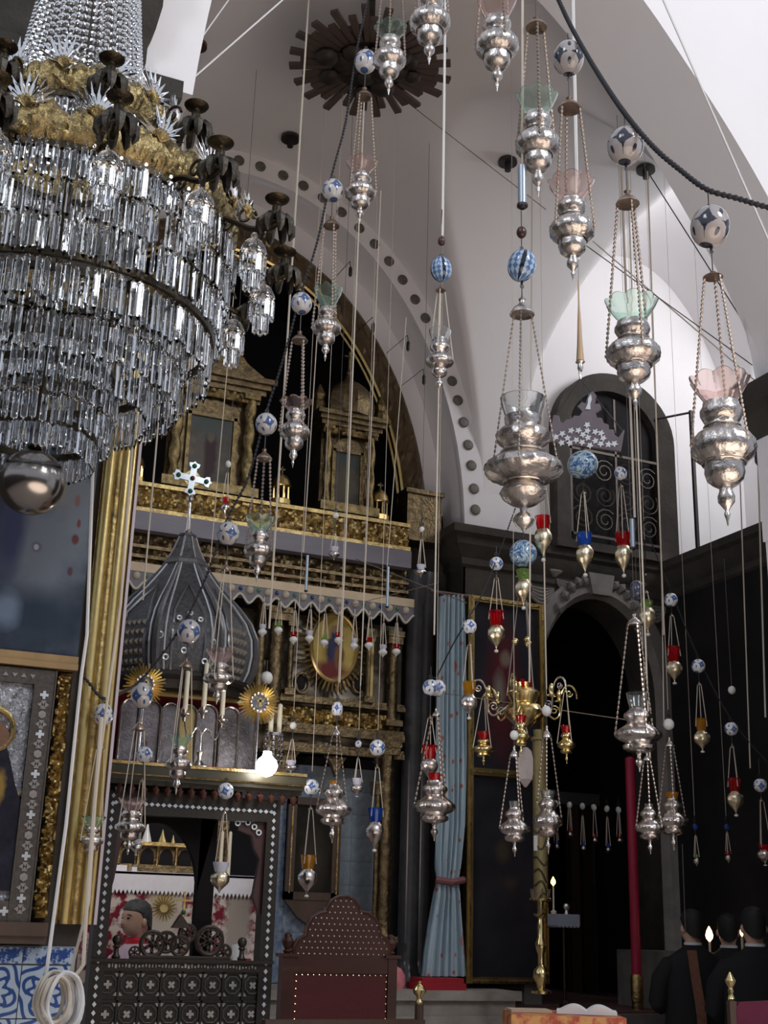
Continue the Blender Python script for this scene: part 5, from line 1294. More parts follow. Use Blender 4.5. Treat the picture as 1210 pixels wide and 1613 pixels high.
def split_prof(P, t0):
    lo = [p for p in P if p[0] <= t0+1e-6]; hi = [p for p in P if p[0] >= t0-1e-6]; return lo, hi
def chain_mesh(a, b, style, w):
    a, b = Vector(a), Vector(b); d = b-a; L = d.length; m = MB(); d.normalize()
    sag = Vector((0, 0, 0))
    if style == 'wire': m.tube([a, b], w*0.45, 5); return m
    st = w*3.2; n = max(2, int(L/st))
    for i in range(n): m.bead(a+(b-a)*((i+.5)/n), d, L/n*.56, w*(1.05 if style == 'bead' else .75))
    return m
def frill_glass(r0, r1, h, n=48, lobes=9):
    m = MB(); out = []; th = max(.0022, r1*.03)
    prof = [(r0*.80, 0), (r0*.86, h*.12), (r0*1.05, h*.30), (r0+(r1-r0)*.45, h*.55), (r0+(r1-r0)*.8, h*.80), (r1, h)]
    full = prof+[(r-th, z) for r, z in prof[::-1]]
    K = len(full)
    def fr(j, a, r):
        q = j if j < len(prof) else K-1-j
        k = (q/(len(prof)-1))**1.6
        q_ = abs(math.cos(lobes*a/2)); return (r*(1+.10*k*(q_-.6)), h*.13*k*(q_-.6))
    m.lathe(full, n, frill=fr); m.f = m.f[:-2]
    m.f += [tuple(range(n-1, -1, -1))]
    return m
HOOKS = []
def lamp(label, D, x, ytop, ybot, w, prof=VASE, metal='silver', cup=None, cap=None, ball=None, chains='bead', nch=3, attach=.62, top=None, ring=True, name='hanging_lamp', group=None, capmat='copper', bead=None, tassel=False, rot=None):
    """x,ytop,ybot,w: body in picture pixels; cup=(kind, ytop, w); cap=(y, w, h); ball=(y, w, h, style); top=(y of the hook)"""
    b = PD(x, ybot, D); s = mpp(b); zq = lambda py: zat(b.x, b.y, py)-b.z
    rnd = random.Random(int(x*7+ybot)); rot = rnd.uniform(0, 6.28) if rot is None else rot
    t = thing(name, label, 'lamp', b, 0, group)
    H_ = zq(ytop); r = w/2*s; mt = M[metal]
    nseg = 28 if w > 40 else 16
    if prof is HEART:
        m = MB(); m.lathe(prof_of(HEART, H_, r), nseg, frill=(lambda j, a, rr: rr*(1+.06*math.cos(a*6))) if w > 20 else None); obj('body', m, mt, t, smooth=50)
        if tassel or w > 18:
            m = MB(); m.lathe([(.4*r*.3, -.10*H_), (.26*r, -.06*H_), (.20*r, 0), (.1*r, .02*H_)], 8); obj('tassel', m, M['white_bead'], t, smooth=True)
    else:
        lo, hi = split_prof(prof, .30 if prof is VASE else .29 if prof is SQUAT else .21)
        hp = prof_of(hi, H_, r); nl = 18
        def flute(j, a, rr, hp=hp):
            f_ = rr/r; return rr*(1+.035*math.cos(nl*a+j*.9)*max(0, f_-.55)*1.6+.012*math.cos(7*a+j*2.1))
        m = MB(); m.lathe(hp, 72 if w > 40 else 36, frill=flute); bd = obj('body', m, mt, t, smooth=45)
        m = MB(); m.lathe(prof_of(lo, H_, r), 14 if w > 40 else 10); obj('finial', m, mt, t, smooth=45)
        if w > 60:      # raised mouldings and lugs
            for tt, f in ((.80, .55), (.50, .66)) if prof is VASE else ((.68, .56), (.42, .5)):
                m = MB(); m.torus(r*f*1.02, r*.03, (0, 0, tt*H_), nseg, 6); obj('moulding', m, mt, bd, smooth=True)
    htop = H_; hook = None
    if cup:
        kind, cy, cw = cup; hc = zq(cy); r1 = cw/2*s
        if kind in ('glass_green', 'glass_pink'):
            m = frill_glass(r*(.56 if prof is VASE else .45), r1, hc-H_*.985, 126 if w > 60 else 72)
            obj('glass_cup', m, M[kind], t, (0, 0, H_*.985), smooth=60)
        else:
            r0 = r*(.5 if prof is not BIG else .48); th = max(.0015, r1*.07)
            m = MB(); zz = H_*.96; hh = hc-zz
            m.lathe([(r1*.72, zz), (r1*.80, zz+hh*.3), (r1*.94, zz+hh*.7), (r1, zz+hh), (r1-th, zz+hh), (r1*.94-th, zz+hh*.7), (r1*.72-th, zz+.01*hh)], 18); obj('glass_cup', m, M[kind], t, smooth=50)
        htop = max(htop, hc)
    if cap:
        cy, cw, chh = cap; zc = zq(cy); rc = cw/2*s; hc = chh*s
        m = MB(); m.lathe([(rc*.6, zc-hc*.12), (rc, zc), (rc*.96, zc+hc*.12), (rc*.7, zc+hc*.4), (rc*.32, zc+hc*.62), (rc*.2, zc+hc*.8), (rc*.3, zc+hc*.95), (rc*.1, zc+hc*1.1)], 14)
        cpo = obj('cap', m, M[capmat], t, smooth=50)
        cw_ = max(.0016, (2.5 if w > 60 else 2.0 if w > 40 else 1.5)*s)
        for k in range(nch):
            a = rot+2*PI*k/nch; p0 = (rc*.85*math.cos(a), rc*.85*math.sin(a), zc)
            if prof is HEART: ra, za = (cup[2]/2*s*1.05 if cup else r*.9), (H_*.9 if not cup else zq(cup[1])*.35+H_*.65)
            else: ra, za = r*1.02, attach*H_
            p1 = (ra*math.cos(a), ra*math.sin(a), za)
            obj('chain', chain_mesh(p0, p1, chains, cw_), M['chain'] if chains != 'wire' else M['cord'], t)
        htop = zc+hc
    if bead:
        by, bw = bead; m = MB(); m.sphere(bw/2*s, (0, 0, zq(by)), 10, 8, 1.25); obj('wooden_bead', m, M['wood_red'], t, smooth=True)
    if ball:
        by, bw, bh, st = ball; zb_ = zq(by); rb = bw/2*s
        m = MB(); m.sphere(rb, (0, 0, 0), 28 if bw > 30 else 16, 18 if bw > 30 else 12, bh/bw); o = obj('ceramic_ball', m, M[st], t, (0, 0, zb_), smooth=True)
        o.rotation_euler = (rnd.uniform(-.35, .35), rnd.uniform(-.2, .2), math.atan2(-b.y, -b.x)+rnd.uniform(-.9, .9)+PI/4)
        rw = max(.0016, 1.0*s)
        z0 = htop; z1 = zb_-rb*bh/bw
        m = MB(); m.tube([(0, 0, z0), (0, 0, z1)], rw, 5)
        if bw > 45:
            for k in range(2): m.torus(3.2*s, .9*s, (0, 0, z1-(4+7*k)*s), 10, 5, 'y' if k else 'x')
        obj('hook', m, M['iron'], t)
        z2 = zb_+rb*bh/bw
        zt_ = zq(top) if top is not None else z2+8*s
        m = MB(); m.tube([(0, 0, z2-.002), (0, 0, zt_)], rw, 5)
        m.torus(3*s, .8*s, (0, 0, min(z2+4*s, zt_)), 10, 5, 'y'); obj('hook', m, M['iron'], t); htop = zt_
    elif top is not None:
        m = MB(); m.tube([(0, 0, htop), (0, 0, zq(top))], max(.0016, .9*s), 5); obj('wire', m, M['cord'] if chains == 'wire' else M['iron'], t); htop = zq(top)
    HOOKS.append((b.x, b.y, b.z+htop, label))
    return t
G = 'silver lamps along the near ropes'
L_ = lamp
L_('near silver lamp with pink frilled glass under a large blue-spotted ball', 3.45, 1147, 636, 828, 103, cup=('glass_pink', 598, 96), cap=(437, 34, 10), ball=(357, 66, 75, 'ball_near'), group=G, top=300)
L_('silver lamp with green frilled glass in front of the barred niche', 3.65, 1001, 508, 646, 86, cup=('glass_green', 476, 84), cap=(322, 40, 26), ball=(230, 62, 68, 'ball_near'), group=G, top=180)
L_('silver lamp with pink frilled glass below a dark blue ball at the black rope', 4.2, 903, 318, 442, 72, cup=('glass_pink', 288, 74), cap=(172, 40, 22), ball=(92, 52, 62, 'ball_near'), group=G, top=52)
L_('silver lamp with green frilled glass hung from a bronzed cap near the top', 4.5, 848, 182, 310, 71, cup=('glass_green', 152, 66), cap=(44, 36, 20), group=G, top=-60)
L_('silver lamp with pink glass second in the top row', 4.8, 783, 32, 144, 69, cup=('glass_pink', 2, 64), cap=(-120, 36, 20), group=G, top=-200)
L_('silver lamp cut off by the top edge beside the sunburst', 5.0, 676, -2, 102, 66, cup=('glass_pink', -30, 60), cap=(-150, 36, 20), group=G, top=-220)
L_('silver lamp with pale green glass in front of the sunburst', 5.6, 612, 62, 150, 53, cup=('glass_green', 44, 52), cap=(-80, 30, 20), group=G, top=-150)
CH = 6.1
GC = 'silver lamps along the long descending chain'
L_('silver lamp with pink glass just under the sunburst, topmost on the chain', CH, 566, 275, 353, 50, cup=('glass_pink', 256, 50), cap=(153, 27, 18), ball=(97, 37, 44, 'ball'), group=GC)
L_('silver lamp with green glass second from the top on the descending chain', CH, 512, 487, 569, 46, cup=('glass_green', 456, 46), cap=(357, 27, 18), ball=(300, 36, 42, 'ball'), group=GC)
L_('silver lamp with pink glass beside the beige cord, third on the chain', CH, 461, 648, 737, 48, cup=('glass_pink', 632, 52), cap=(538, 28, 18), ball=(478, 35, 40, 'ball'), group=GC)
L_('silver lamp with green glass above the onion canopy, fourth on the chain', CH, 404, 840, 917, 46, cup=('glass_green', 816, 50), cap=(724, 27, 18), ball=(668, 36, 38, 'ball'), group=GC)
L_('silver lamp with pink glass in front of the onion canopy', CH, 341, 1046, 1110, 48, cup=('glass_pink', 1024, 47), cap=(898, 16, 14), ball=(840, 37, 40, 'ball'), group=GC, chains='wire')
L_('silver lamp with green glass hanging before the candelabrum shelf', CH, 277, 1176, 1252, 42, cup=('glass_green', 1158, 40), cap=(1052, 22, 16), ball=(995, 38, 42, 'ball'), group=GC, chains='wire')
L_('silver lamp with pink glass at the corner of the inlaid screen', CH, 201, 1278, 1347, 48, cup=('glass_pink', 1258, 46), cap=(1150, 22, 18), ball=(1095, 36, 44, 'ball'), group=GC, chains='wire')
L_('silver lamp with green glass lowest on the chain by the tall gilt frame', 5.17, 140, 1303, 1362, 38, cup=('glass_green', 1287, 40), cap=(1180, 16, 14), ball=(1126, 31, 38, 'ball'), group=GC, chains='wire')
L_('small silver lamp under a blue scale-patterned egg on a white rod', 5.7, 692, 534, 612, 45, prof=BIG, metal='silver_s', cup=('glass_clear', 521, 36), cap=(458, 17, 8), ball=(424, 35, 43, 'egg'), chains='wire', bead=(380, 13), top=330)
L_('largest silver lamp with broad bulging tiers under a blue scale-patterned egg', 4.5, 825, 658, 838, 126, prof=BIG, cup=('glass_clear', 628, 74), cap=(496, 42, 30), ball=(418, 48, 58, 'egg'), chains='link', attach=.54, bead=(366, 18), capmat='silver', top=325)
m = None
# coloured glass lamps with gilt heart bodies, farther back
DS = 8.6
GS = 'small heart-shaped glass lamps'
HX = {}
def small(label, x, cupc, cy, cw, by, ybot, w, capy=None, ball=None, capw=8, D=DS, metal='tinsel', top=None, nch=3):
    return lamp(label, D, x, by, ybot, w, prof=HEART, metal=metal, cup=(cupc, cy, cw), cap=(capy, capw, 6) if capy else None, ball=ball, chains='wire', nch=nch, group=GS, name='glass_lamp', top=top)
small('red glass lamp just below the largest silver lamp', 856, 'cup_red', 814, 26, 832, 880, 29, 742, None, top=620)
small('blue glass lamp in front of the niche sill', 922, 'cup_blue', 840, 25, 858, 904, 29, 778, (732, 50, 46, 'ball_swirl'), top=700)
small('red glass lamp under a small white ball before the niche grille', 983, 'cup_red', 840, 25, 858, 905, 28, 768, (746, 20, 24, 'ball_bright'), top=690)
small('green-necked glass lamp below a swirled blue glass globe', 825, 'cup_green', 898, 24, 912, 956, 28, 905, (872, 44, 44, 'ball_swirl'), top=830)
small('red glass lamp in front of the gilt picture frame top', 782, 'cup_red', 963, 26, 984, 1024, 28, 912, (888, 22, 23, 'ball_bright'), top=860)
small('amber glass lamp between curtain and gilt frame', 739, 'cup_amber', 1074, 21, 1094, 1130, 26, 1017, (987, 23, 24, 'ball_bright'), metal='silver_s', top=960, D=8.1)
small('red glass lamp in front of the blue curtain', 676, 'cup_red', 1174, 26, 1194, 1230, 29, 1132, (1083, 26, 27, 'ball_bright'), metal='silver_s', top=1050)
small('yellow-green glass lamp beside the stone arch under a dark egg', 1021, 'cup_green', 946, 20, 958, 998, 28, 935, (905, 3, 3, 'ball_bright'), top=850)
small('red glass lamp over the right jamb of the doorway', 1063, 'cup_red', 1019, 22, 1042, 1075, 27, 972, (945, 22, 23, 'ball_bright'), top=920)
small('amber glass lamp first below the red one on the dark wall', 1107, 'cup_amber', 1132, 19, 1152, 1183, 27, 1080, (1049, 22, 23, 'ball_bright'), top=1030)
small('red glass lamp lowest on the slanting line across the dark wall', 1160, 'cup_red', 1226, 20, 1247, 1283, 27, 1178, (1148, 22, 22, 'ball_bright'), top=1130)
small('milky glass lamp hanging inside the screen opening', 345, 'cup_white', 1358, 26, 1372, 1408, 30, 1282, (1246, 26, 27, 'ball_bright'), D=6.6, top=1225)
small('amber glass lamp with a small flame before the dark picture', 483, 'cup_amber', 1347, 25, 1368, 1410, 30, 1275, (1240, 25, 26, 'ball_bright'), metal='silver_s', top=1215, D=8.0)
small('blue glass lamp before the gilded corner column', 590, 'cup_blue', 1273, 24, 1294, 1338, 29, 1210, (1178, 26, 27, 'ball_bright'), metal='silver_s', top=1150)
small('small silver bowl lamp seen against the screen corner', 214, 'cup_white', 1322, 16, 1328, 1346, 20, 1232, (1189, 27, 27, 'ball_bright'), D=6.2, top=1165, metal='silver_s')
small('silver glass lamp at the lower picture edge on the dark wall', 1206, 'cup_red', 1330, 20, 1338, 1362, 24, 1262, (1237, 22, 22, 'ball_bright'), top=1195, metal='silver_s')
# dark egg hanging by itself and the second ball by the curtain
def lone_ball(label, x, y, w, h, D, st, top):
    p = PD(x, y, D); s = mpp(p); t = thing('hanging_ball', label, 'ball', p)
    m = MB(); m.sphere(w/2*s, (0, 0, 0), 18, 12, h/w); o = obj('glazed_ball', m, M[st], t, smooth=True); o.rotation_euler = (0, 0, math.atan2(-p.y, -p.x)+PI/4+.2)
    m = MB(); m.tube([(0, 0, h/2*s), (0, 0, zat(p.x, p.y, top)-p.z)], .0025, 5); obj('wire', m, M['cord_dark'], t)
M['egg_dark'] = ballmat('slate_striped_glaze', (0.10, 0.11, 0.17), (0.05, 0.05, 0.09), 'swirl')
lone_ball('dark slate egg hanging before the stone door arch', 1003, 930, 23, 33, 8.6, 'egg_dark', 840)
lone_ball('second blue-white ball tight behind another beside the curtain', 690, 1084, 26, 27, 8.66, 'ball_bright', 1040)
lone_ball('small pale ball on a wire high on the dark wall', 1153, 1087, 12, 13, 8.6, 'white_bead', 880)
lone_ball('white ball above the rayed fan by the bulb', 420, 1068, 20, 21, 7.2, 'white_bead', 1040)
# squat silver lamps with tiers
GQ = 'squat silver censer-shaped lamps'
def squat(label, x, yt, yb, w, cup=None, cap=None, ball=None, D=8.4, chains='link', top=None):
    return lamp(label, D, x, yt, yb, w, prof=SQUAT, metal='silver_s', cup=cup, cap=cap, ball=ball, chains=chains, group=GQ, attach=.56, capmat='silver_s', top=top)
squat('squat silver lamp between the inlaid screen and the blue cup lamp', 523, 1236, 1328, 58, ('cup_amber', 1230, 16), (1158, 15, 14), (1117, 19, 25, 'ball_bright'), top=1095)
squat('squat silver lamp with red cup in front of the blue curtain', 684, 1230, 1325, 66, ('cup_red', 1218, 22), (1128, 14, 12), None, top=1095)
squat('squat silver lamp with glass dome before the dark portrait', 811, 1272, 1350, 48, ('glass_clear', 1262, 18), (1192, 16, 16), (1158, 14, 16, 'white_bead'), top=1135, D=7.9)
squat('squat silver lamp in front of the brass candle pillar', 864, 1255, 1346, 48, ('glass_clear', 1245, 24), (1162, 17, 18), (1120, 16, 18, 'white_bead'), top=1095)
squat('large squat silver lamp with clear glass before the dark doorway', 1008, 1114, 1216, 74, ('glass_clear', 1092, 36), (985, 27, 18), None, D=7.6, top=950)
squat('squat silver lamp left of its twin by the red pole', 1025, 1272, 1346, 46, ('glass_clear', 1266, 14), (1198, 14, 12), None, top=1180, D=8.0)
squat('squat silver lamp with amber cup right of its twin by the red pole', 1062, 1258, 1340, 50, ('cup_amber', 1248, 22), (1176, 17, 14), (1141, 18, 19, 'white_bead'), top=1118)
# tiny lamps
def tiny(label, x, y0, y1, w, cupc, balli=None, D=9.0, cap=None, grp='tiny lamps hanging before the altar screen', metal='silver_s', top=None):
    return lamp(label, D, x, y0+(y1-y0)*.35, y1, w, prof=HEART, metal=metal, cup=(cupc, y0, w*.8), cap=cap or (y0-34, 4, 3), ball=balli, chains='wire', nch=3, group=grp, name='tiny_lamp', top=top)
ords = ['first', 'second', 'third', 'fourth', 'fifth', 'sixth', 'seventh', 'eighth', 'ninth', 'tenth']
for k, (x, y, c) in enumerate(((413, 988, 'cup_white'), (438, 985, 'cup_green'), (462, 1000, 'cup_red'), (487, 998, 'cup_white'), (510, 1005, 'cup_green'), (533, 1001, 'cup_red'), (557, 1010, 'cup_white'), (581, 1009, 'cup_red'), (603, 1020, 'cup_white'), (624, 1019, 'cup_red'))):
    tiny('tiny white and coloured lamp under the scalloped valance, %s from left' % ords[k], x, y-4, y+16, 14, c, D=PY(x, y, 9.47).dot(FH), metal='white_bead', top=proj((PY(x, y, 9.47).x, 9.47, zi(955)))[1])
tiny('tiny silver lamp with blue-white bead on the painted beam', 526, 862, 882, 18, 'cup_white', (812, 10, 10, 'white_bead'), cap=(840, 4, 3), top=795)
tiny('tiny silver lamp below the gilt block at the arch foot', 663, 890, 910, 18, 'cup_white', (834, 9, 10, 'white_bead'), cap=(850, 4, 3), top=815)
tiny('tiny silver bowl lamp right of the glaring bulb', 458, 1198, 1218, 20, 'cup_white', (1143, 11, 12, 'white_bead'), cap=(1165, 4, 3), D=8.4, top=1120)
tiny('tiny silver lamp under a striped ball by the scalloped apron', 562, 1226, 1254, 20, 'cup_white', (1172, 11, 12, 'ball_bright'), cap=(1195, 4, 3), D=8.6, top=1150)
tiny('tiny red-lit lamp before the gilt frieze beside the jewelled cross', 354, 784, 812, 14, 'cup_red', (731, 9, 12, 'white_bead'), cap=(745, 4, 3), D=8.6, top=705)
# ================================================================ RIGHT HALF: curtain, portraits, brass chandelier, chapel
# ---- blue curtain
YC = 9.42
def PC(px, py): return PY(px, py, YC)
fl = mat('light_blue_floral_silk', (0.36, 0.47, 0.54), 0.5, col2=(0.46, 0.57, 0.63), nscale=5); nt = fl.node_tree; b_ = nt.nodes['Principled BSDF']
tc = N(nt, 'ShaderNodeTexCoord'); vr = N(nt, 'ShaderNodeTexVoronoi'); vr.inputs['Scale'].default_value = 9.0; nt.links.new(tc.outputs['Object'], vr.inputs['Vector'])
mk = math_(nt, 'LESS_THAN', vr.outputs['Distance'], 0.17); cur = b_.inputs['Base Color'].links[0].from_socket
c1 = mixc(nt, mk, cur, (0.48, 0.16, 0.12)); vr2 = N(nt, 'ShaderNodeTexVoronoi'); vr2.inputs['Scale'].default_value = 3.1; nt.links.new(tc.outputs['Object'], vr2.inputs['Vector'])
mk2 = math_(nt, 'LESS_THAN', vr2.outputs['Distance'], 0.16); nt.links.new(mixc(nt, mk2, c1, (0.55, 0.24, 0.20)), b_.inputs['Base Color'])
ctop, cbot, ctie = PC(713, 938), PC(700, 1538), PC(705, 1386)
cu = thing('blue_curtain', 'long pale blue floral curtain tied back with a rose band beside the portraits', 'curtain', (ctop.x, YC, 1.1))
edges = [(938, 694, 732), (1000, 692, 733), (1100, 690, 734), (1200, 689, 735), (1300, 688, 734), (1360, 686, 728), (1386, 688, 724), (1410, 684, 726), (1450, 676, 730), (1500, 668, 734), (1538, 664, 736)]
def interp(py):
    for (p0, l0, r0), (p1, l1, r1) in zip(edges, edges[1:]):
        if p0 <= py <= p1:
            t = (py-p0)/(p1-p0); return l0+(l1-l0)*t, r0+(r1-r0)*t
    return edges[-1][1:]
m = MB(); NU, NV = 72, 50
def cf(u, v):
    py = 938+600*v; l, r = interp(py); a = PC(l, py); c = PC(r, py)
    z = a.z*(1-u)+c.z*u; x = a.x+(c.x-a.x)*u
    f = .035*math.sin(u*2*PI*5.5+.6*math.sin(v*5))+.012*math.sin(u*2*PI*13+v*3)
    if 1370 < py < 1400: f *= .5
    return (x-ctop.x, f, max(z-1.1, .0))
m.grid(NU, NV, cf); m.grid(NU, NV, lambda u, v: tuple(Vector(cf(u, v))+Vector((0, .008, 0)))); obj('drape', m, fl, cu, smooth=180)
m = MB(); l, r = PC(686, 1386), PC(726, 1386); m.tube([(l.x-ctop.x-.01, -.03, l.z-1.1), ((l.x+r.x)/2-ctop.x, -.075, l.z-1.1-.015), (r.x-ctop.x+.01, -.03, r.z-1.1)], .028, 8); obj('tie_band', m, mat('rose_band', (0.22, 0.08, 0.08), 0.6), cu, smooth=True)
m = MB(); m.tube([(PC(686, 938).x-ctop.x-.05, 0, ctop.z-1.1+.01), (PC(738, 938).x-ctop.x, 0, ctop.z-1.1+.01)], .018, 8); obj('rod', m, M['wood'], cu)
# ---- two-tier gilt framed portraits on the pier
YF = 9.52
def PF(px, py): return PY(px, py, YF)
xl, xr2 = PF(742, 1250).x, PF(848, 1250).x; zt, zm, zbm = PF(800, 956).z, PF(790, 1219).z, 1.14
t = thing('portrait_panel', 'tall two-tier gilt frame with very dark painted portraits on the pier', 'painting', ((xl+xr2)/2, YF, zbm)); cx_ = (xl+xr2)/2; hw = (xr2-xl)/2
zm -= zbm; zt -= zbm
for nm, a0, a1, blobs in (('upper_canvas', zm, zt, [(-.02, zm+.75, .14, .5, (0.10, 0.02, 0.025), .5), (.0, zm+1.0, .05, .07, (0.20, 0.15, 0.12), .4), (-.06, zm+.7, .05, .15, (0.20, 0.18, 0.16), .6), (.08, zm+.75, .03, .12, (0.18, 0.15, 0.13), .5)]),
                          ('lower_canvas', 0, zm, [(0, zm*.78, .05, .09, (0.06, 0.042, 0.035), .4), (-.03, zm*.62, .06, .08, (0.06, 0.05, 0.035), .5)])):
    m = MB(); m.box(-hw, hw, -.01, .03, a0, a1); obj(nm, m, blobmat('sombre_oil_'+nm, (0.016, 0.016, 0.022), (0.035, 0.034, 0.042), 3, blobs, .3), t)
for nm, a in (('stile', (-hw-.06, -hw, 0, zt+.05)), ('stile', (hw, hw+.06, 0, zt+.05)), ('top_rail', (-hw, hw, zt, zt+.05)), ('middle_rail', (-hw, hw, zm-.03, zm+.03)), ('bottom_rail', (-hw, hw, 0, .05))):
    m = MB(); x0_, x1_, z0_, z1_ = a; m.box(x0_, x1_, -.05, .03, z0_, z1_)
    o = obj(nm, m, M['gold'] if nm != 'bottom_rail' else M['gold_dim'], t)
    m = MB(); 
    if z1_-z0_ > x1_-x0_: m.box((x0_+x1_)/2-.008, (x0_+x1_)/2+.008, -.065, -.05, z0_, z1_)
    else: m.box(x0_, x1_, -.065, -.05, (z0_+z1_)/2-.008, (z0_+z1_)/2+.008)
    obj('bead', m, M['gold_old'], o)
# ---- brass lamp-chandelier with arms
p = PD(826, 1150, 8.7); s = mpp(p); t = thing('brass_chandelier', 'polished brass chandelier with scrolled arms and red glass cups', 'chandelier', p); Z = lambda py: zat(p.x, p.y, py)-p.z
prof = [(2, 1150), (8, 1148), (20, 1138), (30, 1128), (33, 1120), (28, 1112), (20, 1108), (24, 1100), (27, 1092), (20, 1086), (12, 1082), (14, 1076)]
m = MB(); m.lathe([(r*s, Z(y)) for r, y in prof], 20); obj('bowl', m, M['brass'], t, smooth=40)
for k in range(3):
    a = .6+k*2*PI/3; q = MB(); q.tube([(27*s*math.cos(a), 27*s*math.sin(a), Z(1096)), (20*s*math.cos(a)*.4, 20*s*math.sin(a)*.4, Z(940))], .004, 5); obj('suspension_rod', q, M['chain'], t)
    q = MB(); q.sphere(6*s, (22*s*math.cos(a)*.62, 22*s*math.sin(a)*.62, Z(1005+6*k)), 10, 8); obj('brass_ball', q, M['brass'], t, smooth=True)
right = Vector((math.cos(YAW), -math.sin(YAW), 0)); fwd = Vector((math.sin(YAW), math.cos(YAW), 0))
for k in range(6):
    a = .18+k*PI/3; d = right*math.cos(a)+fwd*math.sin(a); q = MB()
    pts = [(28, 1115), (40, 1124), (50, 1130), (58, 1124), (60, 1110), (62, 1090), (70, 1077), (80, 1077), (87, 1086), (88, 1096)]
    q.tube([tuple(d*(r*s))[:2]+(Z(y),) for r, y in smooth_poly(pts, 3)], 1.7*s, 6)
    for (cr, cy, rr, sg) in ((50, 1116, 8, 1), (75, 1088, 6, -1)):
        q.tube([tuple(d*((cr+rr*(1-i/18)*math.cos(i*.6*sg))*s))[:2]+(Z(cy-rr*(1-i/18)*math.sin(i*.6*sg)),) for i in range(15)], 1.1*s, 5)
    o = obj('scroll_arm', q, M['silver_s'] if k % 2 else M['brass'], t, smooth=True)
    c = d*(58*s); q = MB(); q.lathe([(7*s, Z(1103)), (8*s, Z(1101)), (3*s, Z(1098)), (4.5*s, Z(1092)), (3.5*s, Z(1086)), (1*s, Z(1083))], 10, (c.x, c.y, 0)); obj('brass_socket', q, M['brass'], o, smooth=True)
for k in range(5):
    a = k*2*PI/5+.3; q = MB(); x_, y_ = 12*s*math.cos(a), 12*s*math.sin(a); q.lathe([(2.5*s, Z(1082)), (4*s, Z(1072)), (3.2*s, Z(1072)), (2*s, Z(1080))], 10, (x_, y_, 0)); obj('red_cup', q, M['cup_red'], t, smooth=True)
def goldlamp(label, x, yt, yb, w, capy, D):
    return lamp(label, D, x, yt, yb, w, prof=SQUAT, metal='brass', cup=('cup_red', yt-9, w*.62), cap=(capy, 6, 5), chains='wire', group='gilt lamps hung from the brass chandelier', capmat='brass', name='brass_lamp')
goldlamp('brass lamp with red cup hanging left of the brass chandelier', 762, 1162, 1205, 34, 1098, 8.7)
goldlamp('brass lamp with red cup hanging right of the brass chandelier', 893, 1152, 1203, 29, 1090, 8.7)
goldlamp('brass lamp with red cup directly below the brass bowl', 821, 1136, 1192, 28, 1125, 8.4)
# rock crystal pendant
p = PD(828, 1240, 8.5); s = mpp(p); m = MB(); m.lathe([(2*s, 0), (12*s, 12*s), (14*s, 22*s), (14*s, 44*s), (11*s, 56*s), (4*s, 62*s)], 6)
o = obj('crystal_pendant', m, mat('cloudy_rock_crystal', (0.72, 0.64, 0.62), 0.25, trans=0.45, col2=(0.60, 0.52, 0.50), nscale=20), None, p); tag(o, 'large cloudy faceted crystal drop under the brass lamp', 'crystal')
# ---- gilt pillar candlestick
p = PD(853, 1565, 9.6); s = mpp(p); Z = lambda py: zat(p.x, p.y, py)-p.z
t = thing('pillar_candlestick', 'tall brass candlestick with a huge gilded wax pillar before the portraits', 'candlestick', p)
m = MB(); m.lathe([(16*s, 0), (16*s, 4*s), (6*s, 8*s), (8*s, 16*s), (13*s, 24*s), (12*s, 34*s), (5*s, 42*s), (5*s, 58*s), (8*s, 66*s), (9*s, 74*s), (5*s, 84*s), (6*s, 100*s), (4*s, 112*s), (11*s, 118*s), (5*s, 122*s), (5*s, 138*s), (18*s, 140*s), (18*s, 143*s), (8*s, 145*s)], 16); obj('brass_stem', m, M['brass'], t, smooth=40)
for k in range(10):
    a = 2*PI*k/10; m = MB(); m.tube([(14*s*math.cos(a), 14*s*math.sin(a), 141*s), (16*s*math.cos(a), 16*s*math.sin(a), 158*s)], 1*s, 4); obj('crown_spike', m, M['silver_s'], t)
m = MB(); m.lathe([(11*s, 144*s), (11*s, Z(1168)), (14*s, Z(1166)), (14*s, Z(1162)), (9*s, Z(1160)), (9*s, Z(1150))], 18); obj('gilded_pillar', m, mat('gilded_wax', (0.36, 0.29, 0.13), 0.45, 0.35, col2=(0.26, 0.21, 0.10), nscale=10), t, smooth=40)
for k in range(7):
    z_ = Z(1440-22*k); m = MB(); m.tube([(12*s*math.cos(-PI/2-YAW+q), 12*s*math.sin(-PI/2-YAW+q), z_+(q+1.2)*7*s*math.sin(k+q*2)) for q in [i*.2-1.2 for i in range(13)]], 1.6*s, 5); obj('raised_letter_band', m, mat('dark_relief', (0.08, 0.065, 0.03), 0.4, 0.4) if k == 0 else bpy.data.materials['dark_relief'], t)
d0 = Vector((-p.x, -p.y, 0)).normalized(); m = MB(); q = d0*(12*s)-right*(7*s); m.box(q.x-3.5*s, q.x+3.5*s, q.y-.004, q.y+.004, Z(1341), Z(1317)); obj('white_tag', m, M['white_bead'], t)
# ---- red pole
p = PD(1004, 1566, 10.65); s = mpp(p); t = thing('red_pole', 'tall crimson pole with gilt foot standing in the doorway', 'pole', (p.x, p.y, .98)); Z = lambda py: zat(p.x, p.y, py)-.98
m = MB(); m.lathe([(9*s, 0), (9*s, .05), (10*s, .08), (10*s, Z(1540)), (8*s, Z(1535))], 16); obj('gilt_foot', m, M['gold_old'], t, smooth=40)
m = MB(); m.lathe([(8*s, Z(1538)), (8*s, Z(1195)), (3*s, Z(1192))], 16); obj('shaft', m, mat('crimson_lacquer', (0.30, 0.012, 0.04), 0.35, col2=(0.38, 0.02, 0.06), nscale=6), t, smooth=40)
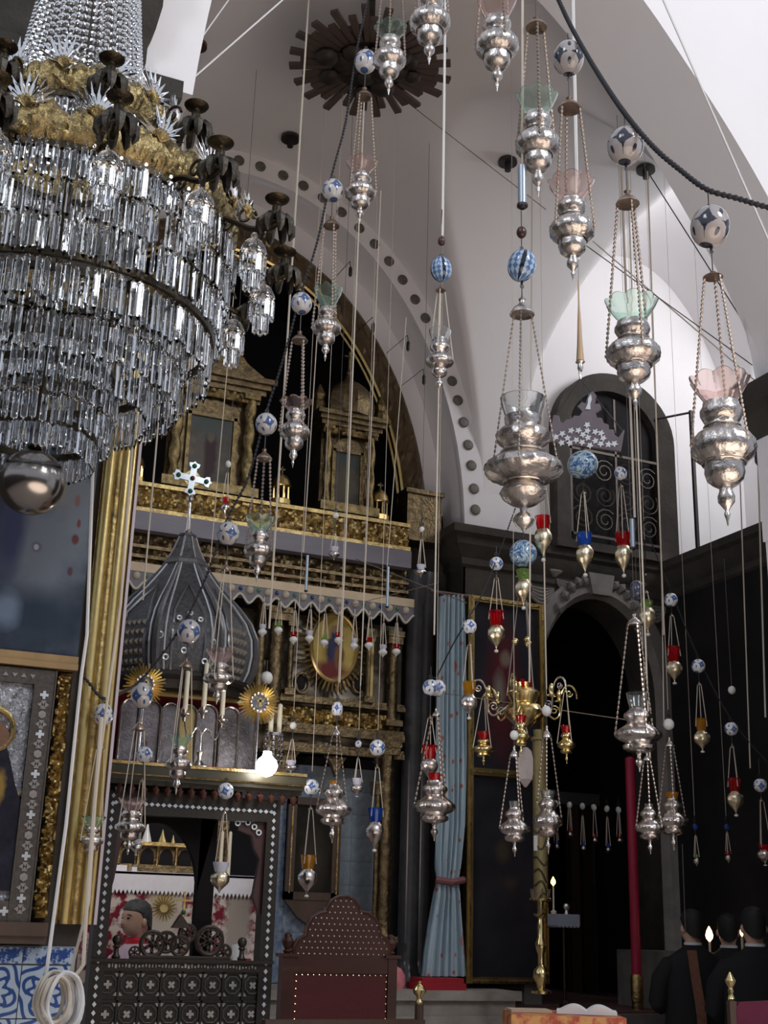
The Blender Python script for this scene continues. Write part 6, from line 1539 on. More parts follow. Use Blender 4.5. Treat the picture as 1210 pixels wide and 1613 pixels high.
# ---- chapel interior: railing with lamps, pale gate, columns
YK = 11.3
def PK(px, py): return PY(px, py, YK)
t = thing('lamp_beam', 'dark grey beam hung with little lamps inside the doorway', 'beam', PK(930, 1262))
o_ = PK(930, 1262); m = MB(); m.box(PK(868, 1260).x-o_.x, PK(1030, 1260).x-o_.x, -.05, .05, -.05, .07); obj('beam', m, mat('grey_beam', (0.10, 0.10, 0.095), 0.6), t)
for px, w_ in ((905, .05), (925, .06), (985, .05)):
    q = PK(px, 1400); m = MB(); m.box(q.x-o_.x-w_, q.x-o_.x+w_, -.03, .08, .98-o_.z, -.05); obj('post', m, M['wood'] if px != 925 else mat('gilt_post', (0.06, 0.045, 0.02), 0.4, 0.4), t)
q0, q1, q2 = PK(912, 1440).x-o_.x, PK(975, 1440).x-o_.x, PK(944, 1310).z-o_.z
m = MB(); m.box(q0, q1, .06, .09, .98-o_.z, PK(944, 1392).z-o_.z); obj('gate_leaf', m, mat('slate_blue_gate', (0.045, 0.05, 0.065), 0.5, col2=(0.065, 0.07, 0.09), nscale=4), t)
m = MB(); m.box(q0, q1, .07, .09, PK(944, 1392).z-o_.z, q2); obj('pale_curtain', m, mat('grey_veil', (0.13, 0.13, 0.14), 0.7, col2=(0.10, 0.10, 0.11), nscale=5), t)
for k, (x, y, c) in enumerate(((877, 1335, 'cup_blue'), (898, 1316, 'cup_red'), (919, 1338, 'cup_blue'), (937, 1325, 'cup_red'), (958, 1340, 'cup_blue'), (976, 1325, 'cup_red'), (996, 1340, 'cup_blue'))):
    lamp('tiny chapel lamp on the grey beam, %s from left' % ords[k], 11.6+.05*k, x, y-5, y+6, 11, prof=HEART, metal='silver_s', cup=(c, y-11, 8), cap=(y-52, 3, 3), ball=(1266+2*k, 9, 11, 'white_bead'), chains='wire', group='tiny chapel lamps', name='tiny_lamp', top=1255)
for k, (x, y, c) in enumerate(((1098, 1357, 'cup_green'), (1148, 1352, 'cup_red'))):
    lamp(('tiny dim lamp above the clergy, beside the pale strut', 'tiny dim reddish lamp above the candle flame')[k], 9.3, x, y-5, y+8, 11, prof=HEART, metal='silver_s', cup=(c, y-11, 9), cap=(y-40, 3, 3), ball=(1302, 8, 10, 'cup_blue'), chains='wire', group='tiny dim lamps on the dark wall', name='tiny_lamp', top=1285)
# small stand with pale cloth and lit tapers
p = PD(888, 1450, 10.6); s = mpp(p); t = thing('taper_stand', 'small stand with a pale blue scalloped cloth and a lit taper', 'stand', (p.x, p.y, .98)); Z = lambda py: zat(p.x, p.y, py)-.98
ol = [(-20*s, Z(1440)), (20*s, Z(1440)), (20*s, Z(1458))]+[(20*s-40*s*i/12, Z(1458)-(3*s if i % 2 else 0)) for i in range(13)]
m = MB(); m.prism(ol[::-1], -.08, .08); obj('cloth', m, mat('pale_blue_cloth', (0.30, 0.33, 0.42), 0.6), t)
m = MB(); m.lathe([(9*s, 0), (9*s, .03), (2.5*s, .06), (2.5*s, Z(1459))], 10); obj('leg', m, M['brass_dark'], t)
m = MB(); m.lathe([(4*s, Z(1440)), (5*s, Z(1436)), (1.5*s, Z(1434)), (1.2*s, Z(1396))], 8, (-18*s, 0, 0)); obj('taper', m, M['candle'], t)
flm = mat('taper_flame', (1, .6, .2), 0.5, emis=(1.0, 0.45, 0.12), estr=6)
m = MB(); m.lathe([(.5*s, 0), (4*s, 4*s), (3.6*s, 8*s), (.4*s, 14*s)], 10, (-18*s, 0, Z(1396))); obj('flame', m, flm, t, smooth=True)
m = MB(); m.lathe([(5*s, Z(1440)), (3*s, Z(1434)), (6*s, Z(1428)), (5*s, Z(1424))], 10, (0, -.05, 0)); obj('oil_cup', m, M['silver_s'], t, smooth=True)
# strut and gilt strip on the right jamb
p = PD(1072, 1200, 9.4); 
m = MB(); xg = PY(1064, 1000, 9.5).x; m.box(-.03, .03, -.04, .04, 0, 4.5-1.4); o = obj('gilt_strip', m, mat('worn_gilt_strip', (0.22, 0.18, 0.12), 0.5, 0.3), None, (xg, 9.5, 1.42)); tag(o, 'narrow worn gilt strip running down beside the doorway', 'strip')
# gilt frame edge on the near pier
m = MB(); m.box(-.012, .05, -.02, .02, 0, 1.0); q = PD(1206, 900, 7.3); o = obj('frame_edge', m, M['gold'], None, (5.09, 5.30, 3.1)); tag(o, 'gilt frame edge just showing on the white pier', 'frame')
# ---- sunburst on the vault
p = PZ(582, 103, 7.55); vz = vault(p.x, p.y); t = thing('wooden_sunburst', 'dark wooden sunburst boss with radiating slats on the vault', 'boss', (p.x, p.y, p.z)); R = 132*mpp(p)
sb = mat('dark_gilt_wood', (0.018, 0.013, 0.011), 0.55, 0.2, col2=(0.04, 0.03, 0.022), nscale=10); sb2 = mat('brown_ray_wood', (0.10, 0.07, 0.06), 0.5, col2=(0.07, 0.05, 0.042), nscale=12)
m = MB(); 
rr = random.Random(2)
cl = MB(); 
for k in range(26):
    a = rr.uniform(0, 6.28); r = R*rr.uniform(.1, .55); q = MB(); q.sphere(R*rr.uniform(.10, .17), (r*math.cos(a), r*math.sin(a), rr.uniform(-.07, .0)), 8, 6, .6); obj('cloud_boss', q, sb, t, smooth=True)
m.lathe([(R*.62, 0), (R*.58, .08), (R*.2, .1)], 24); obj('backing_disc', m, sb, t)
for k in range(40):
    a = 2*PI*k/40+rr.uniform(-.03, .03); l = R*(1.0 if k % 2 else .84)*rr.uniform(.95, 1.03); w_ = R*.045; d = Vector((math.cos(a), math.sin(a), 0)); n_ = Vector((-d.y, d.x, 0)); q = MB()
    pts = [d*R*.45+n_*w_*.7, d*l+n_*w_, d*l-n_*w_, d*R*.45-n_*w_*.7]
    q.add([tuple(v+Vector((0, 0, -.015))) for v in pts]+[tuple(v+Vector((0, 0, .015))) for v in pts], [(0, 3, 2, 1), (4, 5, 6, 7), (0, 1, 5, 4), (1, 2, 6, 5), (2, 3, 7, 6), (3, 0, 4, 7)])
    obj('ray_slat', q, sb2, t)
if vz-p.z > .02:
    m = MB(); m.lathe([(.03, .08), (.03, vz-p.z+.02)], 8); obj('hanger', m, M['iron'], t)
# pulleys fixed in the vault
for px, py, lab in ((800, 250, 'small grey pulley fixed to the vault behind a green-glass lamp'), (312, 66, 'brown wooden pulley by the white arch springer'), (458, 213, 'dark disc fixed to the vault beside the beige cord'), (1017, 262, 'dark pulley block on a cord in the aisle vault')):
    r = ray(px, py); k = 6.0
    q = None
    for i in range(600):
        P = CAM+r*(k/r.y)
        if P.z > vault(P.x, P.y) or P.y > 9.5: q = P; break
        k += .01
    q = q or P; s = mpp(q); t = thing('ceiling_pulley', lab, 'pulley', (q.x, q.y, q.z))
    m = MB(); m.lathe([(15*s, -.05), (15*s, -.02), (10*s, .0), (3*s, .08)], 14); obj('wheel', m, M['iron'] if px != 312 else M['wood'], t, smooth=40)
    m = MB(); m.lathe([(5*s, -.12), (5*s, -.05)], 8); obj('bracket', m, M['iron'], t)
# ---- pearl-inlaid hanging board with handle
p = PD(917, 700, 4.75); s = mpp(p); t = thing('inlaid_hanging_board', 'crown-shaped hanging board inlaid with white pearl stars before the niche', 'board', p, -YAW-.35); 
ol = [(-54, 24), (-54, 52), (-46, 52), (-42, 42), (-36, 40), (-32, 46), (-24, 48), (-20, 54), (-12, 54), (-8, 62), (-18, 70), (-12, 78), (-6, 76), (-4, 92), (2, 98), (8, 92), (8, 76), (16, 78), (20, 70), (12, 62), (16, 54), (24, 54), (28, 46), (36, 44), (38, 36), (46, 36), (48, 28), (56, 24), (62, 38), (62, 2)]
ol = [(-56, 8)]+ol[0:1]+ol[1:]
m = MB(); m.prism([(x*s, (z-8)*s) for x, z in ol][::-1], -.008, .008); bd_ = obj('board', m, mat('mauve_grey_wood', (0.17, 0.14, 0.165), 0.45, col2=(0.12, 0.10, 0.115), nscale=10), t); bd_.rotation_euler = (0, .2, 0)
rr = random.Random(5); st = MB(); st.prism([((6.0 if k % 2 == 0 else 3.0)*s*math.cos(PI*k/5), (6.0 if k % 2 == 0 else 3.0)*s*math.sin(PI*k/5)) for k in range(10)], -.0035, 0)
pst = placer(st, 'pearl_star', M['pearl'], bd_); used = []
for k in range(1500):
    x_, z_ = rr.uniform(-44, 52), rr.uniform(6, 46)
    if z_ > 44-abs(x_-2)*.62 or any(math.hypot(x_-a, z_-b) < 9.0 for a, b in used): continue
    used.append((x_, z_)); pst(x_*s, -.009, (z_-8)*s, rr.uniform(0, 2))
m = MB(); m.prism([(-4*s, 58*s), (4*s, 58*s), (2*s, 68*s), (3*s, 76*s), (0, 84*s), (-3*s, 76*s), (-2*s, 68*s)], -.012, -.008); obj('pearl_flower', m, M['pearl'], bd_)
m = MB(); apx = (0, 0, 112*s)
for q in ((-44*s, 0, 50*s), (64*s, 0, 16*s)): m = MB(); m.tube([q, apx], .0022, 5); obj('wire', m, M['iron'], t)
m = MB(); m.tube([apx, (-2*s, 0, 130*s)], .004, 6); m.lathe([(3*s, 126*s), (5*s, 132*s), (4*s, 138*s), (8*s, 142*s), (6*s, 144*s)], 10); obj('silver_clasp', m, M['silver_s'], t, smooth=True)
m = MB(); m.lathe([(6.5*s, 144*s), (4.5*s, 175*s), (3*s, 215*s), (1.5*s, 245*s), (1.2*s, 290*s)], 12); obj('wooden_handle', m, mat('pale_turned_wood', (0.42, 0.28, 0.15), 0.4, col2=(0.52, 0.37, 0.22), nscale=9), t, smooth=True)
# blue tube weights on cords
for px, y0, y1, D, lab in ((823, 262, 322, 4.5, 'grey-blue metal tube weight over the largest lamp egg'), (997, 818, 862, 8.4, 'grey tube weight beside the red cup lamp at the niche sill'), (610, 893, 955, 8.8, 'pale blue tube weight below the painted beam'), (482, 875, 930, 8.8, 'pale tube weight hanging before the gilt cornice')):
    p = PD(px, y1, D); s = mpp(p); h = zat(p.x, p.y, y0)-p.z; w_ = 7 if px == 823 else 4 if px == 997 else 2.4
    t = thing('tube_weight', lab, 'weight', p); m = MB(); m.lathe([(w_*s, 0), (w_*s, h)], 12); obj('tube', m, mat('blue_grey_metal', (0.38, 0.45, 0.52), 0.35, 0.6) if px == 823 else bpy.data.materials['blue_grey_metal'], t, smooth=40)
    m = MB(); m.lathe([(w_*.5*s, -w_*1.2*s), (w_*1.25*s, -w_*.6*s), (w_*1.25*s, 0)], 12); obj('end_ring', m, M['iron'], t)

# little iron hook weights on the lunette wall above the arch
for k, (px, py) in enumerate(((552, 428), (588, 516), (643, 545), (668, 598))):
    p = PY(px, py, 9.50); s = mpp(p); t = thing('hook_weight', 'little black hook weight on the white lunette above the arch, %s from left' % ords[k], 'hook', p, 0, 'black hook weights on the lunette')
    m = MB(); m.lathe([(.8*s, -9*s), (3*s, -6*s), (3*s, 5*s), (1*s, 9*s)], 8); obj('weight', m, M['iron'], t, smooth=True)
    m = MB(); m.tube([(0, 0, 8*s), (0, .02, 20*s), (0, .5, 24*s)], .004, 4); obj('hook', m, M['iron'], t)
# ================================================================ FURNITURE AND PEOPLE
# ---- studded throne chair
p = PD(531, 1600, 7.5); s = mpp(p); ang = 0.0
t = thing('throne_chair', 'reddish-brown throne chair with a scalloped studded back and red leather', 'chair', (p.x, p.y, 0)); yc = p.y
X = lambda px, py=1520: PY(px, py, yc).x-p.x
Zc = lambda py, px=531: PY(px, py, yc).z
ol = [(462, 1508), (461, 1492), (468, 1479), (480, 1473), (482, 1459), (490, 1445), (503, 1438), (513, 1436), (514, 1428), (520, 1419), (531, 1412), (545, 1412), (557, 1419), (563, 1429), (564, 1436), (577, 1438), (589, 1447), (595, 1462), (596, 1473), (606, 1480), (612, 1493), (611, 1508)]
ol = [(X(a, b), Zc(b, a)) for a, b in ol]
m = MB(); m.prism(ol, -.025, .025); crest = obj('crest', m, M['wood_red'], t)
m = MB(); m.tube([(x, -.02, z) for x, z in ol], .012, 6); obj('crest_edge', m, M['wood_red'], crest, smooth=True)
st = MB(); 
for r in range(11):
    z_ = Zc(1503)+r*9*s
    for k in range(30):
        x_ = X(466)+k*9.2*s + (4.6*s if r % 2 else 0)
        # inside test
        ins = False; n_ = len(ol); j = n_-1
        for i in range(n_):
            if (ol[i][1] > z_) != (ol[j][1] > z_) and x_ < (ol[j][0]-ol[i][0])*(z_-ol[i][1])/(ol[j][1]-ol[i][1])+ol[i][0]: ins = not ins
            j = i
        if ins and min(abs(x_-a[0])+abs(z_-a[1]) for a in ol) > 5*s: st.sphere(1.5*s, (x_, -.026, z_), 6, 4)
o = obj('pearl_studs', st, M['pearl_dull'], crest); o['kind'] = 'stuff'
lt = MB(); 
m = MB(); m.box(X(447), X(616), -.03, .03, Zc(1533), Zc(1508)); obj('back_rail', m, M['wood_red'], t)
m = MB(); m.box(X(462), X(608), -.022, .022, .62, Zc(1532)); lp = obj('leather_panel', m, mat('dark_red_leather', (0.09, 0.008, 0.009), 0.45, col2=(0.07, 0.006, 0.007), nscale=40, bump=.15, bscale=200), t)
m = MB()
for k in range(17): m.sphere(1.6*s, (X(465)+(X(606)-X(465))*k/16, -.024, Zc(1536)), 6, 4)
for q in (465, 606):
    for k in range(9): m.sphere(1.6*s, (X(q), -.024, Zc(1546)-k*11*s), 6, 4)
o = obj('brass_nails', m, M['brass'], lp); o['kind'] = 'stuff'
for a, b in ((442, 461), (608, 622)):
    m = MB(); m.box(X(a), X(b), -.035, .035, 0, Zc(1506)); m.box(X(a-5), X(b+5), -.045, .045, Zc(1508), Zc(1503)); po_ = obj('back_post', m, M['wood_red'], t)
    c = (X(a)+X(b))/2; z_ = Zc(1503); m = MB(); m.lathe([(.018, z_), (.026, z_+.012), (.016, z_+.022), (.03, z_+.045), (.036, z_+.065), (.022, z_+.085), (.024, z_+.1), (.006, z_+.112)], 12, (c, 0, 0)); obj('urn_finial', m, M['wood_red'], po_, smooth=True)
m = MB(); m.box(X(445), X(620), -.6, .02, .42, .52); obj('seat', m, M['red_cloth'], t)
for a in (X(452), X(613)):
    m = MB(); m.box(a-.03, a+.03, -.58, -.52, 0, .70); obj('front_leg', m, M['wood_red'], t)
    m = MB(); m.box(a-.035, a+.035, -.58, 0, .70, .74); obj('armrest', m, M['wood_red'], t)
# bench rail with brass ball post
p = PD(660, 1610, 6.6); s = mpp(p); t = thing('bench_rail', 'dark bench rail with a brass ball finial in front of the carved chair', 'rail', (p.x, p.y, 0)); Z = lambda py: zat(p.x, p.y, py)
m = MB(); m.lathe([(.03, 0), (.026, .5), (.022, Z(1582))], 10); obj('post', m, M['wood'], t)
m = MB(); zf = Z(1580); m.lathe([(.016, zf-.01), (.02, zf+.004), (.012, zf+.018), (.014, zf+.03), (.03, zf+.045), (.034, zf+.06), (.022, zf+.078), (.008, zf+.088), (.01, zf+.096), (.003, zf+.102)], 14); obj('brass_finial', m, M['brass'], t, smooth=True)
x0_ = PY(415, 1608, p.y).x-p.x; zr = PY(530, 1606, p.y).z
m = MB(); m.box(x0_, .02, -.03, .03, zr-.07, zr); obj('top_rail', m, M['wood'], t)
m = MB(); m.box(x0_, x0_+.06, -.03, .03, 0, zr-.07); obj('end_post', m, M['wood'], t)
# cushions on the stone step
p = PY(634, 1540, 9.35); m = MB(); s = mpp(p)
m.lathe([(13*s, 0), (15*s, 8*s), (13*s, 20*s), (7*s, 30*s), (1*s, 33*s)], 14, frill=lambda j, a, r: r*(1+.12*math.sin(3*a+j))); o = obj('pink_cushion', m, mat('pink_patterned_silk', (0.62, 0.12, 0.17), 0.5, col2=(0.72, 0.32, 0.34), nscale=12), None, (p.x-.03, 9.4, 1.10), smooth=True); tag(o, 'crumpled pink patterned cloth on the stone step', 'cloth')
p = PY(682, 1543, 9.3); m = MB(); m.box(-.2, .2, -.12, .12, 0, .05); m.box(-.17, .19, -.10, .12, .05, .085); o = obj('red_cushion', m, mat('scarlet_cloth', (0.42, 0.012, 0.025), 0.6, col2=(0.30, 0.01, 0.02), nscale=5), None, (p.x+.05, 9.34, 1.10)); tag(o, 'flat folded scarlet cushion below the blue curtain', 'cushion')
# ---- lectern with brocade cloth, open book
p = PD(886, 1596, 5.9); s = mpp(p); t = thing('cloth_lectern', 'low lectern covered with orange-red brocade cloth', 'lectern', (p.x, p.y, 0), -YAW); zt = p.z
br = mat('orange_gold_brocade', (0.42, 0.07, 0.04), 0.5, col2=(0.62, 0.30, 0.10), nscale=16, ncon=.12)
hwL = 86*s; m = MB(); NU = 60
m.grid(NU, 10, lambda u, v: (-hwL*(1.02+.05*v)+2*hwL*(1.02+.05*v)*u, -.19-.02*v-.025*v*math.sin(u*22), zt-.0-.65*v-.012*math.sin(u*3.1)))
m.box(-hwL, hwL, -.19, .19, zt-.03, zt)
m.grid(20, 10, lambda u, v: (hwL*(1.02+.05*v)+.02*v*math.sin(u*12), -.19+.38*u, zt-.65*v)); m.grid(20, 10, lambda u, v: (-hwL*(1.02+.05*v)-.02*v*math.sin(u*12), -.19+.38*u, zt-.65*v))
obj('brocade_cloth', m, br, t, smooth=60)
m = MB(); m.box(-hwL*.9, hwL*.9, -.15, .15, 0, zt-.04); obj('stand', m, M['wood'], t)
p2 = PD(924, 1584, 5.9); t = thing('open_book', 'open white book lying on the brocade lectern', 'book', (p2.x, p2.y, zt+.002), -YAW-.15)
for q in (-1, 1):
    m = MB(); m.grid(10, 2, lambda u, v: (q*u*.13, -.09+.18*v, .012+.028*math.sin(PI*min(1, u*1.1))*(1-u*.4))); vs0 = list(m.v)
    m.grid(10, 2, lambda u, v: (q*u*.13, -.09+.18*v, .0)); 
    m.add([(q*.13, -.09, 0), (q*.13, .09, 0), (q*.13, .09, vs0[10][2]), (q*.13, -.09, vs0[10][2])], [(0, 1, 2, 3)])
    k = [(q*u/10*.13, -.09) for u in range(11)]
    m.add([(x, y, 0) for x, y in k]+[(vs0[i][0], -.09, vs0[i][2]) for i in range(11)], [(i, i+1, 12+i, 11+i) for i in range(10)])
    obj('page_block', m, mat('paper_white', (0.72, 0.70, 0.68), 0.7) if q < 0 else bpy.data.materials['paper_white'], t, smooth=60)
p2 = PD(833, 1587, 5.9); m = MB(); m.box(-.09, .09, -.06, .06, 0, .012); o = obj('closed_booklet', m, mat('tan_paper', (0.50, 0.36, 0.26), 0.7), None, (p2.x, p2.y, zt+.002), rotz=-YAW+.1); tag(o, 'flat tan booklet beside the open book on the lectern', 'booklet')
# ---- burgundy chair at the corner with brass knob
p = PD(1200, 1612, 6.4); s = mpp(p); t = thing('burgundy_chair', 'burgundy velvet chair back with brass knob in the bottom corner', 'chair', (p.x, p.y, 0), -YAW); zt = zat(p.x, p.y, 1578)
ol = [(-42*s, .5), (60*s, .5), (60*s, zt-.03), (30*s, zt+.01), (-10*s, zt), (-36*s, zt-.005), (-42*s, zt-.03)]
m = MB(); m.prism(ol, -.03, .03); obj('backrest', m, mat('burgundy_velvet', (0.10, 0.008, 0.03), 0.8, col2=(0.14, 0.015, 0.045), nscale=12), t)
for q in (-46*s, 62*s):
    m = MB(); zk = zt+.0; m.box(q-.016, q+.016, -.03, .03, 0, zk); pp_ = obj('post', m, M['wood'], t)
    m = MB(); m.lathe([(.012, zk), (.018, zk+.01), (.01, zk+.03), (.014, zk+.045), (.01, zk+.06), (.022, zk+.08), (.026, zk+.092), (.014, zk+.112), (.004, zk+.13)], 12, (q, 0, 0)); obj('brass_knob', m, M['brass'], pp_, smooth=True)
m = MB(); m.box(-46*s, 62*s, -.45, .02, .42, .5); obj('seat', m, bpy.data.materials['burgundy_velvet'], t)
for q in (-44*s, 60*s):
    m = MB(); m.box(q-.02, q+.02, -.45, -.41, 0, .42); obj('front_leg', m, M['wood'], t)

# ---- people
def ell(cx, cy, z, rx, ry, n=24, push=None):
    out = []
    for i in range(n):
        a = 2*PI*i/n; dx, dy = math.sin(a), math.cos(a)        # a=0 faces +y
        k = 1.0
        out.append((cx+rx*dx, cy+ry*dy+(push(a) if push else 0), z))
    return out
def person(label, x, y, top, face, robe, hair, collar, nod=0.0, extra=None, arms=True):
    """a standing figure, `top` = crown height, face = direction of gaze (rotation about z of +y)"""
    k = top/1.74; t = thing('person', label, 'person', (x, y, 0), face)
    body = MB(); R = []
    for z, rx, ry, cy in ((.03, .11, .10, 0), (.45, .12, .11, 0), (.85, .165, .115, 0), (1.0, .16, .115, 0), (1.2, .18, .12, 0), (1.36, .185, .105, 0), (1.42, .15, .09, -.005), (1.46, .085, .07, -.01), (1.49, .058, .06, -.01), (1.525, .055, .060, -.004)):
        R.append(ell(0, cy*k, z*k, rx*k, ry*k))
    g = lambda w: (lambda a: 0)
    def nose(am, wd=.30): return lambda a: am*k*math.exp(-((a if a < PI else a-2*PI)/wd)**2)
    for z, rx, ry, cy, ps in ((1.535, .056, .072, .010, nose(.006, .5)), (1.555, .064, .084, .012, nose(.006, .4)), (1.575, .068, .090, .010, nose(.004)), (1.590, .070, .092, .008, nose(.014, .22)), (1.603, .071, .093, .006, nose(.024, .2)), (1.618, .072, .094, .004, nose(.016, .16)), (1.633, .073, .096, .002, nose(.004, .2)), (1.650, .074, .098, .0, nose(.006, .6)), (1.675, .073, .097, -.004, None), (1.70, .066, .088, -.006, None), (1.722, .048, .066, -.008, None), (1.735, .024, .034, -.01, None)):
        dz = (z-1.52); R.append([(px, py+dz*nod, pz-abs(dz)*nod*.1) for px, py, pz in ell(0, cy*k, z*k, rx*k, ry*k, push=ps)])
    body.loft(R)
    for q in (-1, 1):
        body.sphere(.018*k, (q*.074*k, -.005+nod*.08, 1.605*k), 8, 6, 1.6)       # ears
        if arms:
            hand = Vector((q*.10, .30, 1.10))*k
            body.tube([Vector((q*.20, 0, 1.36))*k, Vector((q*.26, .03, 1.12))*k, Vector((q*.16, .20, 1.09))*k, hand], [.05*k, .042*k, .032*k, .028*k], 10)
            body.loft([[tuple(hand+Vector((dx*w_, dy, dz*h_))*k) for dx, dz in ((-1, 0), (-.5, 1), (.5, 1), (1, 0), (.5, -1), (-.5, -1))] for dy, w_, h_ in ((-.01, .022, .014), (.03, .034, .015), (.07, .036, .013), (.085, .033, .010))] if True else [])
            for f in range(4):
                bx_ = (-.026+.0175*f); L = (.06, .072, .068, .05)[f]
                body.tube([hand+Vector((bx_, .08, 0))*k, hand+Vector((bx_, .08+L*.5, -.012))*k, hand+Vector((bx_-.002*q, .08+L*.8, -.035))*k], [.0085*k, .008*k, .006*k], 6)
            body.tube([hand+Vector((-q*.03, .02, 0))*k, hand+Vector((-q*.052, .05, -.01))*k, hand+Vector((-q*.05, .082, -.022))*k], [.011*k, .0095*k, .007*k], 6)
    obj('body', body, M['skin'], t, smooth=60)
    rb = MB(); R = []
    for z, rx, ry, cy in ((.02, .30, .26, 0), (.3, .28, .24, 0), (.7, .245, .20, 0), (1.0, .225, .17, 0), (1.2, .235, .155, 0), (1.33, .235, .14, 0), (1.40, .205, .125, -.005), (1.445, .135, .10, -.01), (1.475, .085, .082, -.012), (1.495, .068, .07, -.012)):
        R.append([(px*(1+.03*math.sin(i*2.1) if z < 1 else px*0+1), py, pz) if False else (px, py, pz) for i, (px, py, pz) in enumerate(ell(0, cy*k, z*k, rx*k, ry*k))])
    rb.loft(R)
    if arms:
        for q in (-1, 1): rb.tube([Vector((q*.10, 0, 1.37))*k, Vector((q*.19, .0, 1.345))*k, Vector((q*.25, .02, 1.25))*k, Vector((q*.275, .03, 1.10))*k, Vector((q*.20, .16, 1.07))*k, Vector((q*.14, .24, 1.09))*k], [.06*k, .075*k, .075*k, .07*k, .07*k, .075*k], 12)
    obj('robe', rb, robe, t, smooth=60)
    cm_ = MB(); cm_.lathe([(.066*k, 1.478*k), (.066*k, 1.512*k), (.060*k, 1.514*k)], 20, (0, -.01*k, 0)); cm_.f = cm_.f[:-2]; obj('collar', cm_, collar, t, smooth=True)
    # hair: a shell over crown, back and sides
    hr = MB(); vs = []; n = 24; Z_ = [1.625, 1.645, 1.66, 1.69, 1.718, 1.742, 1.752]; RX = [.0765, .079, .080, .077, .067, .044, .012]; RY = [.098, .101, .103, .100, .088, .058, .016]
    ring = []
    for j in range(len(Z_)):
        rr_ = []
        for i in range(n):
            a = 2*PI*i/n; front = math.cos(a)
            z = Z_[j]+(max(0, front)**.6)*.075*max(0, 1-j/3.0) - (max(0, -front))*.085*max(0, 1-j/3.0)
            f = 1.0 - (0.10*max(0, front) if j == 0 else 0)
            rr_.append((RX[j]*math.sin(a)*f*k, (RY[j]*math.cos(a)*f-.007)*k+(z-1.52)*nod, z*k))
        ring.append(rr_)
    hr.loft(ring); obj('hair', hr, hair, t, smooth=60)
    for q in (-1, 1):
        e = MB(); e.sphere(.011*k, (q*.030*k, .086*k+.1*nod, 1.632*k), 8, 6, .7); obj('eye', e, mat('dark_eye', (0.02, 0.015, 0.012), 0.2) if 'eye' not in M else M['eye'], t, smooth=True); M['eye'] = bpy.data.materials['dark_eye']
        e = MB(); e.tube([(q*.014*k, .096*k+.1*nod, 1.648*k), (q*.032*k, .092*k+.1*nod, 1.653*k), (q*.050*k, .078*k+.1*nod, 1.647*k)], .0045*k, 5); obj('eyebrow', e, hair, t)
    e = MB(); e.tube([(-.022*k, .092*k+.06*nod, 1.572*k), (0, .100*k+.06*nod, 1.571*k), (.022*k, .092*k+.06*nod, 1.572*k)], .0045*k, 5); obj('mouth', e, mat('lip', (0.28, 0.10, 0.09), 0.5) if 'lip' not in M else M['lip'], t); M['lip'] = bpy.data.materials['lip']
    return t
white = mat('white_collar', (0.75, 0.76, 0.80), 0.6)
# celebrant behind the screen, in profile
p = PY(217, 1450, 8.15); zt = zat(p.x, p.y, 1419)
d = (-R0*.70-FH*.72)
tm_ = person('dark-haired man in a pink and white vestment with red collar behind the screen', p.x, p.y, zt, math.atan2(-d.x, d.y), mat('pink_white_vestment', (0.62, 0.42, 0.52), 0.6, col2=(0.75, 0.62, 0.68), nscale=9), mat('greying_hair', (0.03, 0.03, 0.032), 0.6, col2=(0.11, 0.11, 0.115), nscale=50), mat('bright_red_collar', (0.62, 0.02, 0.04), 0.5), nod=.08)
k_ = zt/1.74
m = MB(); m.lathe([(.075*k_, 1.455*k_), (.085*k_, 1.47*k_), (.082*k_, 1.50*k_), (.07*k_, 1.51*k_)], 18, (0, -.012, 0)); obj('stiff_red_collar', m, bpy.data.materials['bright_red_collar'], tm_, smooth=True)
m = MB(); m.tube([(.09*k_, -.11*k_, 1.40*k_), (.10*k_, .0, 1.46*k_), (.07*k_, .13*k_, 1.35*k_), (.05*k_, .175*k_, 1.0*k_)], .028*k_, 8); obj('crimson_orphrey', m, mat('crimson_orphrey', (0.5, 0.03, 0.12), 0.5), tm_, smooth=True)
# open service book on the sill side
p = PT(381, 1512, YT+.35); t = thing('service_book', 'open service book with a raised white page behind the screen sill', 'book', (p.x, p.y, zo0-.05)); s = mpp(p)
m = MB(); m.add([(-14*s, 0, 0), (8*s, 0, 0), (-6*s, .02, 36*s), (-16*s, .02, 34*s)], [(0, 1, 2, 3)]); m.add([(-14*s, .004, 0), (8*s, .004, 0), (-6*s, .024, 36*s), (-16*s, .024, 34*s)], [(3, 2, 1, 0)]); obj('raised_page', m, bpy.data.materials['paper_white'], t)
m = MB(); m.prism([(-30*s, 0), (14*s, 0), (8*s, 18*s), (-8*s, 14*s), (-28*s, 10*s)][::-1], .03, .06); obj('page_block', m, bpy.data.materials['paper_white'], t)
m = MB(); m.box(4*s, 18*s, .03, .06, 0, 14*s); obj('red_cover', m, bpy.data.materials['scarlet_cloth'], t)
m = MB(); m.box(-.02, .02, .03, .06, -(zo0-.05), 0); obj('stand', m, M['wood'], t)
